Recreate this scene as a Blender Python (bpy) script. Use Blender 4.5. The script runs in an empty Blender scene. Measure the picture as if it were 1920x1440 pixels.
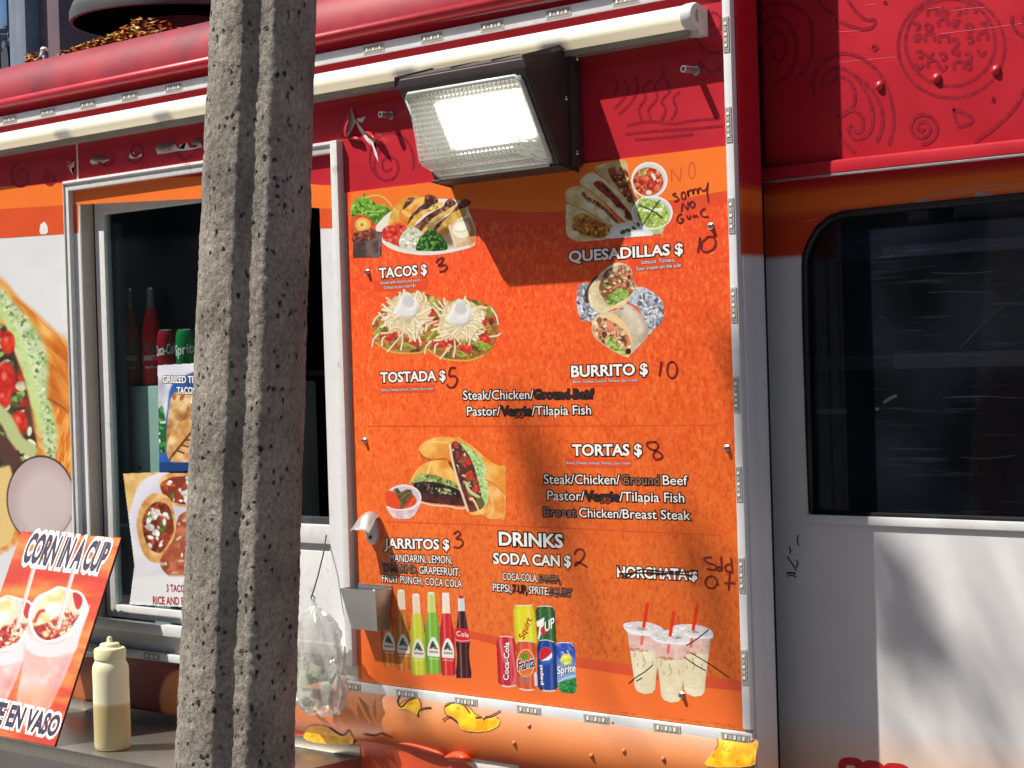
import bpy, bmesh, math, random
import numpy as np
from mathutils import Vector, Matrix

# ------------------------------------------------------------------ camera, light, exposure
SC = bpy.context.scene
COL = SC.collection
F = 3600.0; TH = math.radians(42.5); Z0 = 3.6; EYE = 1.75      # lens in px of a 1920 wide frame, wall angle, distance
s_, c_ = math.sin(TH), math.cos(TH)
CAM = np.array([Z0 * s_, -Z0 * c_, EYE])
_r0 = np.array([c_, s_, 0.0]); _f0 = np.array([-s_, c_, 0.0]); _u0 = np.array([0, 0, 1.0])
_p = math.atan(33 / F)
_f1 = _f0 * math.cos(_p) - _u0 * math.sin(_p); _u1 = _u0 * math.cos(_p) + _f0 * math.sin(_p)
_a = math.atan(0.03); _cr, _sr = math.cos(_a), math.sin(_a)
CU = _u1 * _cr + _r0 * _sr; CR = _r0 * _cr - _u1 * _sr; CF = _f1

cd = bpy.data.cameras.new('camera'); cam = bpy.data.objects.new('camera', cd); COL.objects.link(cam)
cd.sensor_width = 36.0; cd.lens = 36.0 * F / 1920.0; cd.clip_start = 0.05; cd.clip_end = 3000
cam.matrix_world = Matrix(((CR[0], CU[0], -CF[0], CAM[0]), (CR[1], CU[1], -CF[1], CAM[1]),
                           (CR[2], CU[2], -CF[2], CAM[2]), (0, 0, 0, 1)))
SC.camera = cam

SUN = np.array([1.0, 1.0, -2.1]); SUN /= np.linalg.norm(SUN)
w = bpy.data.worlds.new('World'); SC.world = w; w.use_nodes = True
nt = w.node_tree; bg = nt.nodes['Background']
sky = nt.nodes.new('ShaderNodeTexSky'); sky.sky_type = 'NISHITA'; sky.sun_disc = False
sky.sun_elevation = math.asin(-SUN[2]); sky.sun_rotation = math.radians(225)
nt.links.new(sky.outputs[0], bg.inputs[0]); bg.inputs[1].default_value = 0.072
sl = bpy.data.lights.new('sun', 'SUN'); sl.energy = 5.0; sl.angle = math.radians(0.53); sl.color = (1.0, 0.95, 0.86)
so = bpy.data.objects.new('sun', sl); COL.objects.link(so); so.location = (-6, -6, 12)
so.rotation_euler = Vector(SUN).to_track_quat('-Z', 'Y').to_euler()
SC.view_settings.view_transform = 'Standard'; SC.view_settings.look = 'None'
SC.view_settings.exposure = 0.54; SC.view_settings.gamma = 1.0
SC.cycles.max_bounces = 8; SC.cycles.transparent_max_bounces = 16

# ------------------------------------------------------------------ geometry of the place
# The truck's wall is the plane y = 0 (x along it, z up).  at() gives the point of a plane y = D.
def ray(px, py):
    return CF + CR * ((px - 960) / F) - CU * ((py - 720) / F)
def at(px, py, D=0.0):
    d = ray(px, py); return Vector(CAM + d * ((D - CAM[1]) / d[1]))
def at_x(px, py, X):
    d = ray(px, py); return Vector(CAM + d * ((X - CAM[0]) / d[0]))
def at_z(px, py, Z):
    d = ray(px, py); return Vector(CAM + d * ((Z - CAM[2]) / d[2]))
class Plane:                       # a flat printed surface: origin and normal
    def __init__(s, o, n): s.o = np.array(o, float); s.n = np.array(n, float) / np.linalg.norm(n)
    def __call__(s, X, Y, lift=0.0):
        X = np.asarray(X, float); Y = np.asarray(Y, float)
        d = CF + CR * ((X - 960) / F)[..., None] - CU * ((Y - 720) / F)[..., None]
        t = ((s.o + s.n * lift - CAM) @ s.n) / (d @ s.n)
        return CAM + d * t[..., None]
    def pt(s, x, y, lift=0.0): return Vector(s(np.array([x]), np.array([y]), lift)[0])
def wallplane(D): return Plane((0, D, 0), (0, -1, 0))

# ------------------------------------------------------------------ materials
def lin(c):
    c = np.asarray(c, float) / 255.0
    return np.where(c <= 0.04045, c / 12.92, ((c + 0.055) / 1.055) ** 2.4)
def L4(c, k=0.9):
    v = lin(c) * k; return (float(v[0]), float(v[1]), float(v[2]), 1.0)
def nodes(name):
    m = bpy.data.materials.new(name); m.use_nodes = True
    return m, m.node_tree, m.node_tree.nodes['Principled BSDF']
def N(t, kind, **kw):
    n = t.nodes.new(kind)
    for k, v in kw.items(): setattr(n, k, v)
    return n
def mat(name, col, rough=0.5, metal=0.0, var=0.12, scale=30.0, bump=0.0, bscale=200.0, stretch=(1, 1, 1), k=0.9, spec=0.5, dirt=None):
    """a painted or metal surface with uneven tone, small bumps and (dirt) blotches of grime"""
    m, t, b = nodes(name)
    base = np.array(L4(col, k))
    tc = N(t, 'ShaderNodeTexCoord'); mp = N(t, 'ShaderNodeMapping'); mp.inputs['Scale'].default_value = stretch
    t.links.new(tc.outputs['Object'], mp.inputs[0])
    nz = N(t, 'ShaderNodeTexNoise'); nz.inputs['Scale'].default_value = scale; nz.inputs['Detail'].default_value = 6
    t.links.new(mp.outputs[0], nz.inputs[0])
    cr = N(t, 'ShaderNodeValToRGB')
    cr.color_ramp.elements[0].position = 0.3; cr.color_ramp.elements[1].position = 0.7
    cr.color_ramp.elements[0].color = tuple(base[:3] * (1 - var)) + (1,)
    cr.color_ramp.elements[1].color = tuple(np.minimum(base[:3] * (1 + var), 0.95)) + (1,)
    t.links.new(nz.outputs[0], cr.inputs[0]); out = cr.outputs[0]
    if dirt:
        dc, ds, lo, hi = dirt
        n2 = N(t, 'ShaderNodeTexNoise'); n2.inputs['Scale'].default_value = ds; n2.inputs['Detail'].default_value = 8
        n2.inputs['Roughness'].default_value = 0.65
        t.links.new(mp.outputs[0], n2.inputs[0])
        r2 = N(t, 'ShaderNodeMapRange'); r2.inputs[1].default_value = lo; r2.inputs[2].default_value = hi
        t.links.new(n2.outputs[0], r2.inputs[0])
        mx = N(t, 'ShaderNodeMixRGB'); t.links.new(r2.outputs[0], mx.inputs[0]); t.links.new(out, mx.inputs[1])
        mx.inputs[2].default_value = L4(dc, k); out = mx.outputs[0]
    t.links.new(out, b.inputs['Base Color'])
    rr = N(t, 'ShaderNodeMapRange'); rr.inputs[3].default_value = max(rough - 0.08, 0.02); rr.inputs[4].default_value = min(rough + 0.1, 1)
    t.links.new(nz.outputs[0], rr.inputs[0]); t.links.new(rr.outputs[0], b.inputs['Roughness'])
    b.inputs['Metallic'].default_value = metal; b.inputs['Specular IOR Level'].default_value = spec
    if bump:
        n3 = N(t, 'ShaderNodeTexNoise'); n3.inputs['Scale'].default_value = bscale; n3.inputs['Detail'].default_value = 4
        t.links.new(mp.outputs[0], n3.inputs[0])
        bp = N(t, 'ShaderNodeBump'); bp.inputs['Strength'].default_value = 1.0; bp.inputs['Distance'].default_value = bump
        t.links.new(n3.outputs[0], bp.inputs['Height']); t.links.new(bp.outputs[0], b.inputs['Normal'])
    return m
def facing(t, base=0.045):
    lw = N(t, 'ShaderNodeLayerWeight'); lw.inputs[0].default_value = 0.5
    pw = N(t, 'ShaderNodeMath', operation='POWER'); pw.inputs[1].default_value = 5.0; t.links.new(lw.outputs['Facing'], pw.inputs[0])
    ma = N(t, 'ShaderNodeMath', operation='MULTIPLY_ADD'); ma.inputs[1].default_value = 0.9; ma.inputs[2].default_value = base; t.links.new(pw.outputs[0], ma.inputs[0])
    return ma
def glass_mat(name, tint=(0.9, 0.95, 0.93), dust=0.03, dustcol=(0.6, 0.62, 0.65), rough=0.02, scratches=False):
    m, t, b = nodes(name)
    t.nodes.remove(b); out = t.nodes['Material Output']
    tr = N(t, 'ShaderNodeBsdfTransparent'); tr.inputs[0].default_value = (*tint, 1)
    gl = N(t, 'ShaderNodeBsdfGlossy'); gl.inputs['Roughness'].default_value = rough
    fr = facing(t)
    mx = N(t, 'ShaderNodeMixShader'); t.links.new(fr.outputs[0], mx.inputs[0]); t.links.new(tr.outputs[0], mx.inputs[1]); t.links.new(gl.outputs[0], mx.inputs[2])
    df = N(t, 'ShaderNodeBsdfDiffuse'); df.inputs[0].default_value = (*dustcol, 1)
    m2 = N(t, 'ShaderNodeMixShader'); t.links.new(mx.outputs[0], m2.inputs[1]); t.links.new(df.outputs[0], m2.inputs[2])
    tc = N(t, 'ShaderNodeTexCoord')
    nz = N(t, 'ShaderNodeTexNoise'); nz.inputs['Scale'].default_value = 6; nz.inputs['Detail'].default_value = 8
    t.links.new(tc.outputs['Object'], nz.inputs[0])
    mr = N(t, 'ShaderNodeMapRange'); mr.inputs[1].default_value = 0.35; mr.inputs[2].default_value = 0.8
    mr.inputs[3].default_value = dust * 0.4; mr.inputs[4].default_value = dust * 2.2
    t.links.new(nz.outputs[0], mr.inputs[0]); fac = mr.outputs[0]
    if scratches:
        mp = N(t, 'ShaderNodeMapping'); mp.inputs['Scale'].default_value = (2.2, 1, 60)
        t.links.new(tc.outputs['Object'], mp.inputs[0])
        n2 = N(t, 'ShaderNodeTexNoise'); n2.inputs['Scale'].default_value = 3; n2.inputs['Detail'].default_value = 5
        t.links.new(mp.outputs[0], n2.inputs[0])
        r2 = N(t, 'ShaderNodeMapRange'); r2.inputs[1].default_value = 0.60; r2.inputs[2].default_value = 0.8; r2.inputs[4].default_value = 0.045
        t.links.new(n2.outputs[0], r2.inputs[0])
        ad = N(t, 'ShaderNodeMath', operation='ADD'); t.links.new(fac, ad.inputs[0]); t.links.new(r2.outputs[0], ad.inputs[1]); fac = ad.outputs[0]
    t.links.new(fac, m2.inputs[0]); t.links.new(m2.outputs[0], out.inputs[0])
    return m
def print_mat(name, rough=0.42, grain=0.06, spec=0.35):
    """printed vinyl: ink colours from the print's own colour attribute, with a little grain"""
    m, t, b = nodes(name)
    at_ = N(t, 'ShaderNodeAttribute'); at_.attribute_name = 'ink'
    tc = N(t, 'ShaderNodeTexCoord'); nz = N(t, 'ShaderNodeTexNoise'); nz.inputs['Scale'].default_value = 260; nz.inputs['Detail'].default_value = 3
    t.links.new(tc.outputs['Object'], nz.inputs[0])
    mr = N(t, 'ShaderNodeMapRange'); mr.inputs[3].default_value = 1 - grain * 2; mr.inputs[4].default_value = 1 + grain * 2
    t.links.new(nz.outputs[0], mr.inputs[0])
    mu = N(t, 'ShaderNodeVectorMath', operation='SCALE'); t.links.new(at_.outputs['Color'], mu.inputs[0]); t.links.new(mr.outputs[0], mu.inputs['Scale'])
    t.links.new(mu.outputs[0], b.inputs['Base Color']); b.inputs['Roughness'].default_value = rough
    b.inputs['Specular IOR Level'].default_value = spec
    return m
M = {}
M['print'] = print_mat('printed_vinyl')
M['paper'] = print_mat('printed_paper', rough=0.7, grain=0.03, spec=0.2)
M['red'] = mat('red_wrap', (190, 36, 50), rough=0.36, var=0.10, scale=9, bump=0.0006, bscale=14)
M['red_dirty'] = mat('dusty_red_roof', (158, 26, 40), rough=0.45, var=0.16, scale=10, bump=0.0004, bscale=30, dirt=((70, 18, 30), 5, 0.5, 0.72))
M['dkred'] = mat('dark_red_ink', (146, 20, 40), rough=0.4, var=0.25, scale=120)
M['orange'] = mat('orange_wrap', (247, 122, 44), rough=0.38, var=0.05, scale=8, bump=0.0004, bscale=12)
M['dkorange'] = mat('dark_orange_wrap', (222, 84, 38), rough=0.38, var=0.06, scale=10, bump=0.0004, bscale=12)
M['white'] = mat('white_wrap', (226, 226, 228), rough=0.4, var=0.03, scale=8, bump=0.0006, bscale=9, dirt=((196, 190, 184), 7, 0.55, 0.85))
M['whiteframe'] = mat('white_painted_aluminium', (222, 222, 220), rough=0.35, var=0.06, scale=60, bump=0.0001, bscale=300, dirt=((150, 138, 126), 22, 0.62, 0.8))
M['alu'] = mat('brushed_aluminium', (205, 206, 208), rough=0.33, metal=0.75, var=0.10, scale=40, stretch=(1, 1, 14))
M['alu_strip'] = mat('white_led_channel', (230, 232, 234), rough=0.3, metal=0.0, var=0.06, scale=30)
M['steel'] = mat('stainless_steel', (176, 170, 162), rough=0.34, metal=0.9, var=0.10, scale=30, stretch=(12, 1, 1), dirt=((120, 105, 90), 12, 0.6, 0.85))
M['catcher'] = mat('brushed_catcher_steel', (190, 190, 190), rough=0.36, metal=0.8, var=0.06, scale=60, stretch=(1, 1, 8))
M['chrome'] = mat('screw_steel', (200, 200, 200), rough=0.2, metal=1.0, var=0.05)
M['bronze'] = mat('bronze_lamp_housing', (62, 52, 50), rough=0.5, var=0.08, scale=50, bump=0.0002, bscale=500)
M['black'] = mat('black_rubber', (12, 12, 14), rough=0.5, var=0.2)
M['dark'] = mat('dark_interior', (16, 17, 22), rough=0.7, var=0.3, scale=6)
M['darkgrey'] = mat('dark_grey_paint', (52, 54, 60), rough=0.6, var=0.15)
M['vent'] = mat('grey_fan_metal', (84, 86, 84), rough=0.5, metal=0.3, var=0.12, scale=12)
M['ledgrey'] = mat('led_bezel', (196, 194, 188), rough=0.5, var=0.15, scale=150)
M['leddark'] = mat('led_dark_grey', (158, 153, 144), rough=0.6, var=0.15, scale=150)
M['ledchip'] = mat('led_chip', (252, 250, 238), rough=0.3, var=0.02)
M['ink'] = mat('black_ink', (24, 8, 12), rough=0.45, var=0.1)
M['text'] = mat('white_lettering', (250, 246, 242), rough=0.42, var=0.02)
M['marker'] = mat('dark_red_marker', (116, 10, 12), rough=0.5, var=0.25, scale=90)
M['scrib'] = mat('black_scribble', (40, 28, 22), rough=0.5, var=0.45, scale=220)
M['halfscrib'] = mat('half_inked_letter', (134, 108, 92), rough=0.5, var=0.55, scale=260)
M['tag'] = mat('orange_sticker', (238, 80, 40), rough=0.35, var=0.05)
M['navy'] = mat('navy_lettering', (44, 26, 58), rough=0.5, var=0.1)
M['yellow'] = mat('yellow_body_paint', (250, 190, 24), rough=0.4, var=0.07, scale=14, dirt=((190, 120, 30), 25, 0.62, 0.75))
M['cut'] = mat('torn_vinyl_edge', (66, 34, 24), rough=0.6, var=0.3)
M['torn'] = mat('torn_white_backing', (236, 226, 222), rough=0.6, var=0.08, scale=60)
M['curl'] = mat('curled_vinyl_back', (120, 92, 88), rough=0.5, var=0.2, scale=60)
M['asphalt'] = mat('street_asphalt', (66, 66, 68), rough=0.9, var=0.25, scale=60, bump=0.004, bscale=120)
M['walk'] = mat('concrete_pavement', (138, 134, 130), rough=0.9, var=0.12, scale=25, bump=0.002, bscale=90)
M['cabinet'] = mat('pale_green_cabinet', (176, 194, 188), rough=0.5, var=0.06)
M['bottleplastic'] = mat('cream_squeeze_plastic', (232, 226, 178), rough=0.38, var=0.03, scale=20)
M['knob'] = mat('grey_knob', (92, 90, 98), rough=0.5, var=0.1)

LF = 0.25          # vinyl sheets and ink lie a fraction of a millimetre above one another
# ------------------------------------------------------------------ object helpers
def tag(o, label=None, cat=None, group=None, kind=None):
    if label: o['label'] = label
    if cat: o['category'] = cat
    if group: o['group'] = group
    if kind: o['kind'] = kind
    return o
def thing(name, loc, label, cat, group=None):
    o = bpy.data.objects.new(name, None); COL.objects.link(o); o.location = loc; o.empty_display_size = 0.05
    return tag(o, label, cat, group)
def link(name, me, mats, parent=None):
    if not isinstance(mats, (list, tuple)): mats = [mats]
    for m in mats: me.materials.append(m)
    o = bpy.data.objects.new(name, me); COL.objects.link(o)
    if parent is not None:
        o.parent = parent; o.matrix_parent_inverse = Matrix.Translation(-abs_loc(parent))
    return o
def abs_loc(p):
    v = Vector(p.location); q = p.parent
    if q is not None:                               # a part sits at its thing's inverse, so world = its own location
        v = Vector((0, 0, 0)) + p.location
    return v
def mesh_of(bm, name, smooth=False):
    bmesh.ops.recalc_face_normals(bm, faces=bm.faces)
    me = bpy.data.meshes.new(name); bm.to_mesh(me); bm.free()
    if smooth:
        for p in me.polygons: p.use_smooth = True
    return me
def shade_auto(me, deg=35):
    bm = bmesh.new(); bm.from_mesh(me)
    for f in bm.faces: f.smooth = True
    for e in bm.edges:
        if len(e.link_faces) == 2 and e.calc_face_angle(0) > math.radians(deg): e.smooth = False
    bm.to_mesh(me); bm.free(); return me
def add_box(bm, x0, x1, y0, y1, z0, z1, mi=0):
    vs = [bm.verts.new((x, y, z)) for x in (x0, x1) for y in (y0, y1) for z in (z0, z1)]
    fs = [(0, 1, 3, 2), (4, 6, 7, 5), (0, 4, 5, 1), (2, 3, 7, 6), (0, 2, 6, 4), (1, 5, 7, 3)]
    for f in fs: bm.faces.new([vs[i] for i in f]).material_index = mi
    return vs
def bevel(bm, r, seg=2):
    bmesh.ops.recalc_face_normals(bm, faces=bm.faces)
    bmesh.ops.bevel(bm, geom=list(bm.edges), offset=r, segments=seg, affect='EDGES', profile=0.6, clamp_overlap=True)
def box(name, x0, x1, y0, y1, z0, z1, m, parent=None, bev=0.0015):
    bm = bmesh.new(); add_box(bm, x0, x1, y0, y1, z0, z1)
    if bev: bevel(bm, bev)
    return link(name, shade_auto(mesh_of(bm, name)), m, parent)
def hexa(bm, c):      # 8 corners: bottom ring 4, top ring 4
    v = [bm.verts.new(p) for p in c]
    for f in ((0, 3, 2, 1), (4, 5, 6, 7), (0, 1, 5, 4), (1, 2, 6, 5), (2, 3, 7, 6), (3, 0, 4, 7)):
        bm.faces.new([v[i] for i in f])
    return v
def add_tube(bm, pts, r, n=10, cap=True, mi=0):
    pts = [Vector(p) for p in pts]; rs = r if isinstance(r, (list, tuple)) else [r] * len(pts)
    rings = []
    prev = None
    for i, p in enumerate(pts):
        d = (pts[min(i + 1, len(pts) - 1)] - pts[max(i - 1, 0)]).normalized()
        if prev is None:
            a = d.orthogonal().normalized()
        else:
            a = (prev - d * prev.dot(d)).normalized()
        prev = a; b = d.cross(a)
        rings.append([bm.verts.new(p + (a * math.cos(2 * math.pi * k / n) + b * math.sin(2 * math.pi * k / n)) * rs[i]) for k in range(n)])
    for i in range(len(rings) - 1):
        for k in range(n):
            f = bm.faces.new((rings[i][k], rings[i][(k + 1) % n], rings[i + 1][(k + 1) % n], rings[i + 1][k])); f.material_index = mi; f.smooth = True
    if cap:
        bm.faces.new(rings[0][::-1]).material_index = mi; bm.faces.new(rings[-1]).material_index = mi
def lathe(bm, prof, axis_o, ax, n=32, mi=0):
    """prof: (radius, height) along the axis ax from axis_o"""
    ax = Vector(ax).normalized(); a = ax.orthogonal().normalized(); b = ax.cross(a); o = Vector(axis_o)
    rings = [[bm.verts.new(o + ax * h + (a * math.cos(2 * math.pi * k / n) + b * math.sin(2 * math.pi * k / n)) * r) for k in range(n)] for r, h in prof]
    for i in range(len(rings) - 1):
        for k in range(n):
            f = bm.faces.new((rings[i][k], rings[i][(k + 1) % n], rings[i + 1][(k + 1) % n], rings[i + 1][k])); f.material_index = mi
    for rg, (r, h) in ((rings[0], prof[0]), (rings[-1], prof[-1])):
        if r > 1e-5: bm.faces.new(rg).material_index = mi
    return rings
def cat_rom(pts, sub=6, closed=True):
    pts = np.array(pts, float); n = len(pts); out = []
    rng = range(n) if closed else range(n - 1)
    for i in rng:
        p0 = pts[(i - 1) % n] if closed else pts[max(i - 1, 0)]; p1 = pts[i]
        p2 = pts[(i + 1) % n] if closed else pts[i + 1]; p3 = pts[(i + 2) % n] if closed else pts[min(i + 2, n - 1)]
        for k in range(sub):
            t = k / sub
            out.append(0.5 * ((2 * p1) + (-p0 + p2) * t + (2 * p0 - 5 * p1 + 4 * p2 - p3) * t * t + (-p0 + 3 * p1 - 3 * p2 + p3) * t ** 3))
    if not closed: out.append(pts[-1])
    return np.array(out)
def sheet(name, pts, m, parent, pl, lift, thick=0.0, smooth=False):
    """a flat vinyl shape outlined in photograph pixels, on the plane pl, lift metres proud of it"""
    if smooth: pts = cat_rom(pts, 5)
    P3 = pl(np.array([p[0] for p in pts]), np.array([p[1] for p in pts]), lift * LF)
    bm = bmesh.new(); vs = [bm.verts.new(p) for p in P3]; f = bm.faces.new(vs)
    if thick:
        r = bmesh.ops.extrude_face_region(bm, geom=[f]); n = Vector(pl.n)
        bmesh.ops.translate(bm, vec=-n * thick, verts=[g for g in r['geom'] if isinstance(g, bmesh.types.BMVert)])
    bmesh.ops.triangulate(bm, faces=[x for x in bm.faces if len(x.verts) > 4])
    me = bpy.data.meshes.new(name); 
    bmesh.ops.recalc_face_normals(bm, faces=bm.faces); bm.to_mesh(me); bm.free()
    return link(name, me, m, parent)
def ribbon_bm(bm, pts, wd, pl, lift, closed=False, taper=False):
    lift = lift * LF
    pts = np.array(pts, float); n = len(pts)
    d = np.gradient(pts, axis=0)
    if closed: d = (np.roll(pts, -1, 0) - np.roll(pts, 1, 0)) / 2
    ln = np.maximum(np.hypot(d[:, 0], d[:, 1]), 1e-6); nx, ny = -d[:, 1] / ln, d[:, 0] / ln
    ww = np.full(n, wd / 2.0)
    if taper: ww = ww * (0.45 + 0.55 * np.sin(np.linspace(0.35, 2.9, n)))
    A = pl(pts[:, 0] + nx * ww, pts[:, 1] + ny * ww, lift); B = pl(pts[:, 0] - nx * ww, pts[:, 1] - ny * ww, lift)
    va = [bm.verts.new(p) for p in A]; vb = [bm.verts.new(p) for p in B]
    for i in range(n if closed else n - 1):
        j = (i + 1) % n
        bm.faces.new((va[i], va[j], vb[j], vb[i]))
def ribbons(name, strokes, wd, m, parent, pl, lift, sub=6):
    bm = bmesh.new()
    for k, st in enumerate(strokes):
        ribbon_bm(bm, cat_rom(st, sub, False), wd, pl, lift + k * 4e-5)
    me = bpy.data.meshes.new(name); bm.to_mesh(me); bm.free()
    return link(name, me, m, parent)

# ------------------------------------------------------------------ lettering
_fc = {}
def glyphs(s, offset=0.0, shear=0.0, res=3):
    key = (s, offset, shear)
    if key in _fc: return _fc[key]
    cu = bpy.data.curves.new('t', 'FONT'); cu.body = s; cu.offset = offset; cu.shear = shear; cu.resolution_u = res
    cu.dimensions = '2D'; cu.fill_mode = 'FRONT'
    o = bpy.data.objects.new('t', cu); COL.objects.link(o)
    dg = bpy.context.evaluated_depsgraph_get(); dg.update()
    me = bpy.data.meshes.new_from_object(o.evaluated_get(dg))
    V = np.array([v.co[:2] for v in me.vertices]) if len(me.vertices) else np.zeros((1, 2))
    Fc = [tuple(p.vertices) for p in me.polygons]
    bpy.data.objects.remove(o); bpy.data.curves.remove(cu); bpy.data.meshes.remove(me)
    _fc[key] = (V, Fc); return V, Fc
CAPH = None
def text(name, s, p0, p1, h, pl, lift, parent, m, outline=None, bold=0.018, out=0.05, shear=0.0, up=(-0.03, -1.0), ow=None):
    """one line of lettering from p0 to p1 along its base line, capitals h px high"""
    global CAPH
    if CAPH is None:
        V, _ = glyphs('H'); CAPH = V[:, 1].max()
    V0, _ = glyphs(s, 0.0, shear); x0, x1 = V0[:, 0].min(), V0[:, 0].max()
    p0 = np.array(p0, float); p1 = np.array(p1, float); ex = (p1 - p0) / (x1 - x0); ey = np.array(up) * h / CAPH
    objs = []
    for mm, off, lf in (((outline, out, lift), (m, bold, lift + 0.00025)) if outline else ((m, bold, lift),)):
        V, Fc = glyphs(s, off, shear)
        Q = p0 + (V[:, :1] - x0) * ex + V[:, 1:] * ey
        me = bpy.data.meshes.new(name); me.from_pydata([tuple(p) for p in pl(Q[:, 0], Q[:, 1], lf * LF)], [], Fc)
        objs.append((me, mm))
    if len(objs) == 1: return link(name, objs[0][0], objs[0][1], parent)
    bm = bmesh.new(); bm.from_mesh(objs[0][0]); n0 = len(bm.faces); bm.from_mesh(objs[1][0]); bm.faces.ensure_lookup_table()
    for f in bm.faces[n0:]: f.material_index = 1
    me = bpy.data.meshes.new(name); bm.to_mesh(me); bm.free()
    return link(name, me, [outline, m], parent)

# ------------------------------------------------------------------ printed pictures (ink laid on a fine mesh)
class Print:
    def __init__(s, box_, zoom=(0, 0, 1.0), ss=1.0, bgcol=None, seed=1):
        s.x0, s.y0, s.x1, s.y1 = box_; s.zx, s.zy, s.zs = zoom; s.ss = ss
        W = int((s.x1 - s.x0) * ss) + 1; H = int((s.y1 - s.y0) * ss) + 1
        xs = s.x0 + np.arange(W) / ss; ys = s.y0 + np.arange(H) / ss
        s.X, s.Y = np.meshgrid(xs, ys); s.X = (s.X - s.zx) * s.zs; s.Y = (s.Y - s.zy) * s.zs      # drawing coordinates
        s.c = np.zeros((H, W, 3)); s.a = np.zeros((H, W)); s.rng = np.random.RandomState(seed); s.soft = 0.7 * s.zs / ss
        if bgcol is not None: s.c[:] = bgcol; s.a[:] = 1
    def poly(s, pts, smooth=True, soft=None):
        pts = cat_rom(pts, 5) if smooth else np.array(pts, float)
        sf = soft or s.soft
        x0, y0 = pts.min(0) - sf * 2; x1, y1 = pts.max(0) + sf * 2
        m = np.zeros(s.X.shape); cols = (s.X[0] >= x0) & (s.X[0] <= x1); rows = (s.Y[:, 0] >= y0) & (s.Y[:, 0] <= y1)
        if not cols.any() or not rows.any(): return m
        ix = np.ix_(rows, cols); X = s.X[ix]; Y = s.Y[ix]
        ins = np.zeros(X.shape, bool); d2 = np.full(X.shape, 1e18)
        n = len(pts)
        for i in range(n):
            ax, ay = pts[i]; bx, by = pts[(i + 1) % n]; dx, dy = bx - ax, by - ay
            c = ((ay > Y) != (by > Y))
            if dy != 0: ins ^= c & (X < dx * (Y - ay) / dy + ax)
            t = np.clip(((X - ax) * dx + (Y - ay) * dy) / max(dx * dx + dy * dy, 1e-9), 0, 1)
            d2 = np.minimum(d2, (X - ax - t * dx) ** 2 + (Y - ay - t * dy) ** 2)
        d = np.sqrt(d2); m[ix] = np.clip(0.5 + np.where(ins, d, -d) / (2 * sf), 0, 1); return m
    def ell(s, cx, cy, rx, ry, rot=0.0, soft=None):
        sf = soft or s.soft; c, n = math.cos(rot), math.sin(rot)
        u = ((s.X - cx) * c + (s.Y - cy) * n) / rx; v = (-(s.X - cx) * n + (s.Y - cy) * c) / ry
        return np.clip(0.5 + (1 - np.sqrt(u * u + v * v)) * min(rx, ry) / (2 * sf), 0, 1)
    def stroke(s, pts, w_, smooth=True, soft=None, w2=None):
        pts = cat_rom(pts, 5, False) if smooth else np.array(pts, float); sf = soft or s.soft
        w2 = w_ if w2 is None else w2
        mw = max(w_, w2)
        x0, y0 = pts.min(0) - mw - sf * 2; x1, y1 = pts.max(0) + mw + sf * 2
        m = np.zeros(s.X.shape); cols = (s.X[0] >= x0) & (s.X[0] <= x1); rows = (s.Y[:, 0] >= y0) & (s.Y[:, 0] <= y1)
        if not cols.any() or not rows.any(): return m
        ix = np.ix_(rows, cols); X = s.X[ix]; Y = s.Y[ix]; best = np.full(X.shape, -1e9); n = len(pts)
        for i in range(n - 1):
            ax, ay = pts[i]; bx, by = pts[i + 1]; dx, dy = bx - ax, by - ay
            t = np.clip(((X - ax) * dx + (Y - ay) * dy) / max(dx * dx + dy * dy, 1e-9), 0, 1)
            wl = (w_ + (w2 - w_) * (i + t) / (n - 1)) / 2
            best = np.maximum(best, wl - np.hypot(X - ax - t * dx, Y - ay - t * dy))
        m[ix] = np.clip(0.5 + best / (2 * sf), 0, 1); return m
    def fill(s, m, col, op=1.0, alpha=True):
        k = m * op
        if not alpha: k = k * (s.a > 0)
        a0 = s.a; ao = k + a0 * (1 - k); kk = (k / np.maximum(ao, 1e-6))[..., None]
        s.c = s.c * (1 - kk) + np.asarray(col, float) * kk
        if alpha: s.a = ao
    def noise(s, sc, seed=0, stretch=(1, 1), rot=0.0):
        r = np.random.RandomState(seed); tot = np.zeros(s.X.shape); amp = 1.0; nrm = 0
        c, n = math.cos(rot), math.sin(rot); XX = (s.X * c + s.Y * n) / stretch[0]; YY = (-s.X * n + s.Y * c) / stretch[1]
        for o in range(3):
            g = r.rand(64, 64); u = XX / sc * 2 ** o; v = YY / sc * 2 ** o
            iu = np.floor(u).astype(int); iv = np.floor(v).astype(int); fu = u - iu; fv = v - iv
            fu = fu * fu * (3 - 2 * fu); fv = fv * fv * (3 - 2 * fv)
            G = lambda i, j: g[j % 64, i % 64]
            tot += amp * ((G(iu, iv) * (1 - fu) + G(iu + 1, iv) * fu) * (1 - fv) + (G(iu, iv + 1) * (1 - fu) + G(iu + 1, iv + 1) * fu) * fv)
            nrm += amp; amp *= 0.5
        return tot / nrm
    def tone(s, m, lo, hi, sc, seed=0, **kw):
        """uneven ink between two colours inside m"""
        n = np.clip((s.noise(sc, seed, **kw) - 0.5) * 2.2 + 0.5, 0, 1)[..., None]
        s.fill(m, np.asarray(lo, float) * (1 - n) + np.asarray(hi, float) * n)
    def mul(s, m, f):
        s.c = s.c * (1 + m[..., None] * (np.asarray(f, float) - 1))
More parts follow.
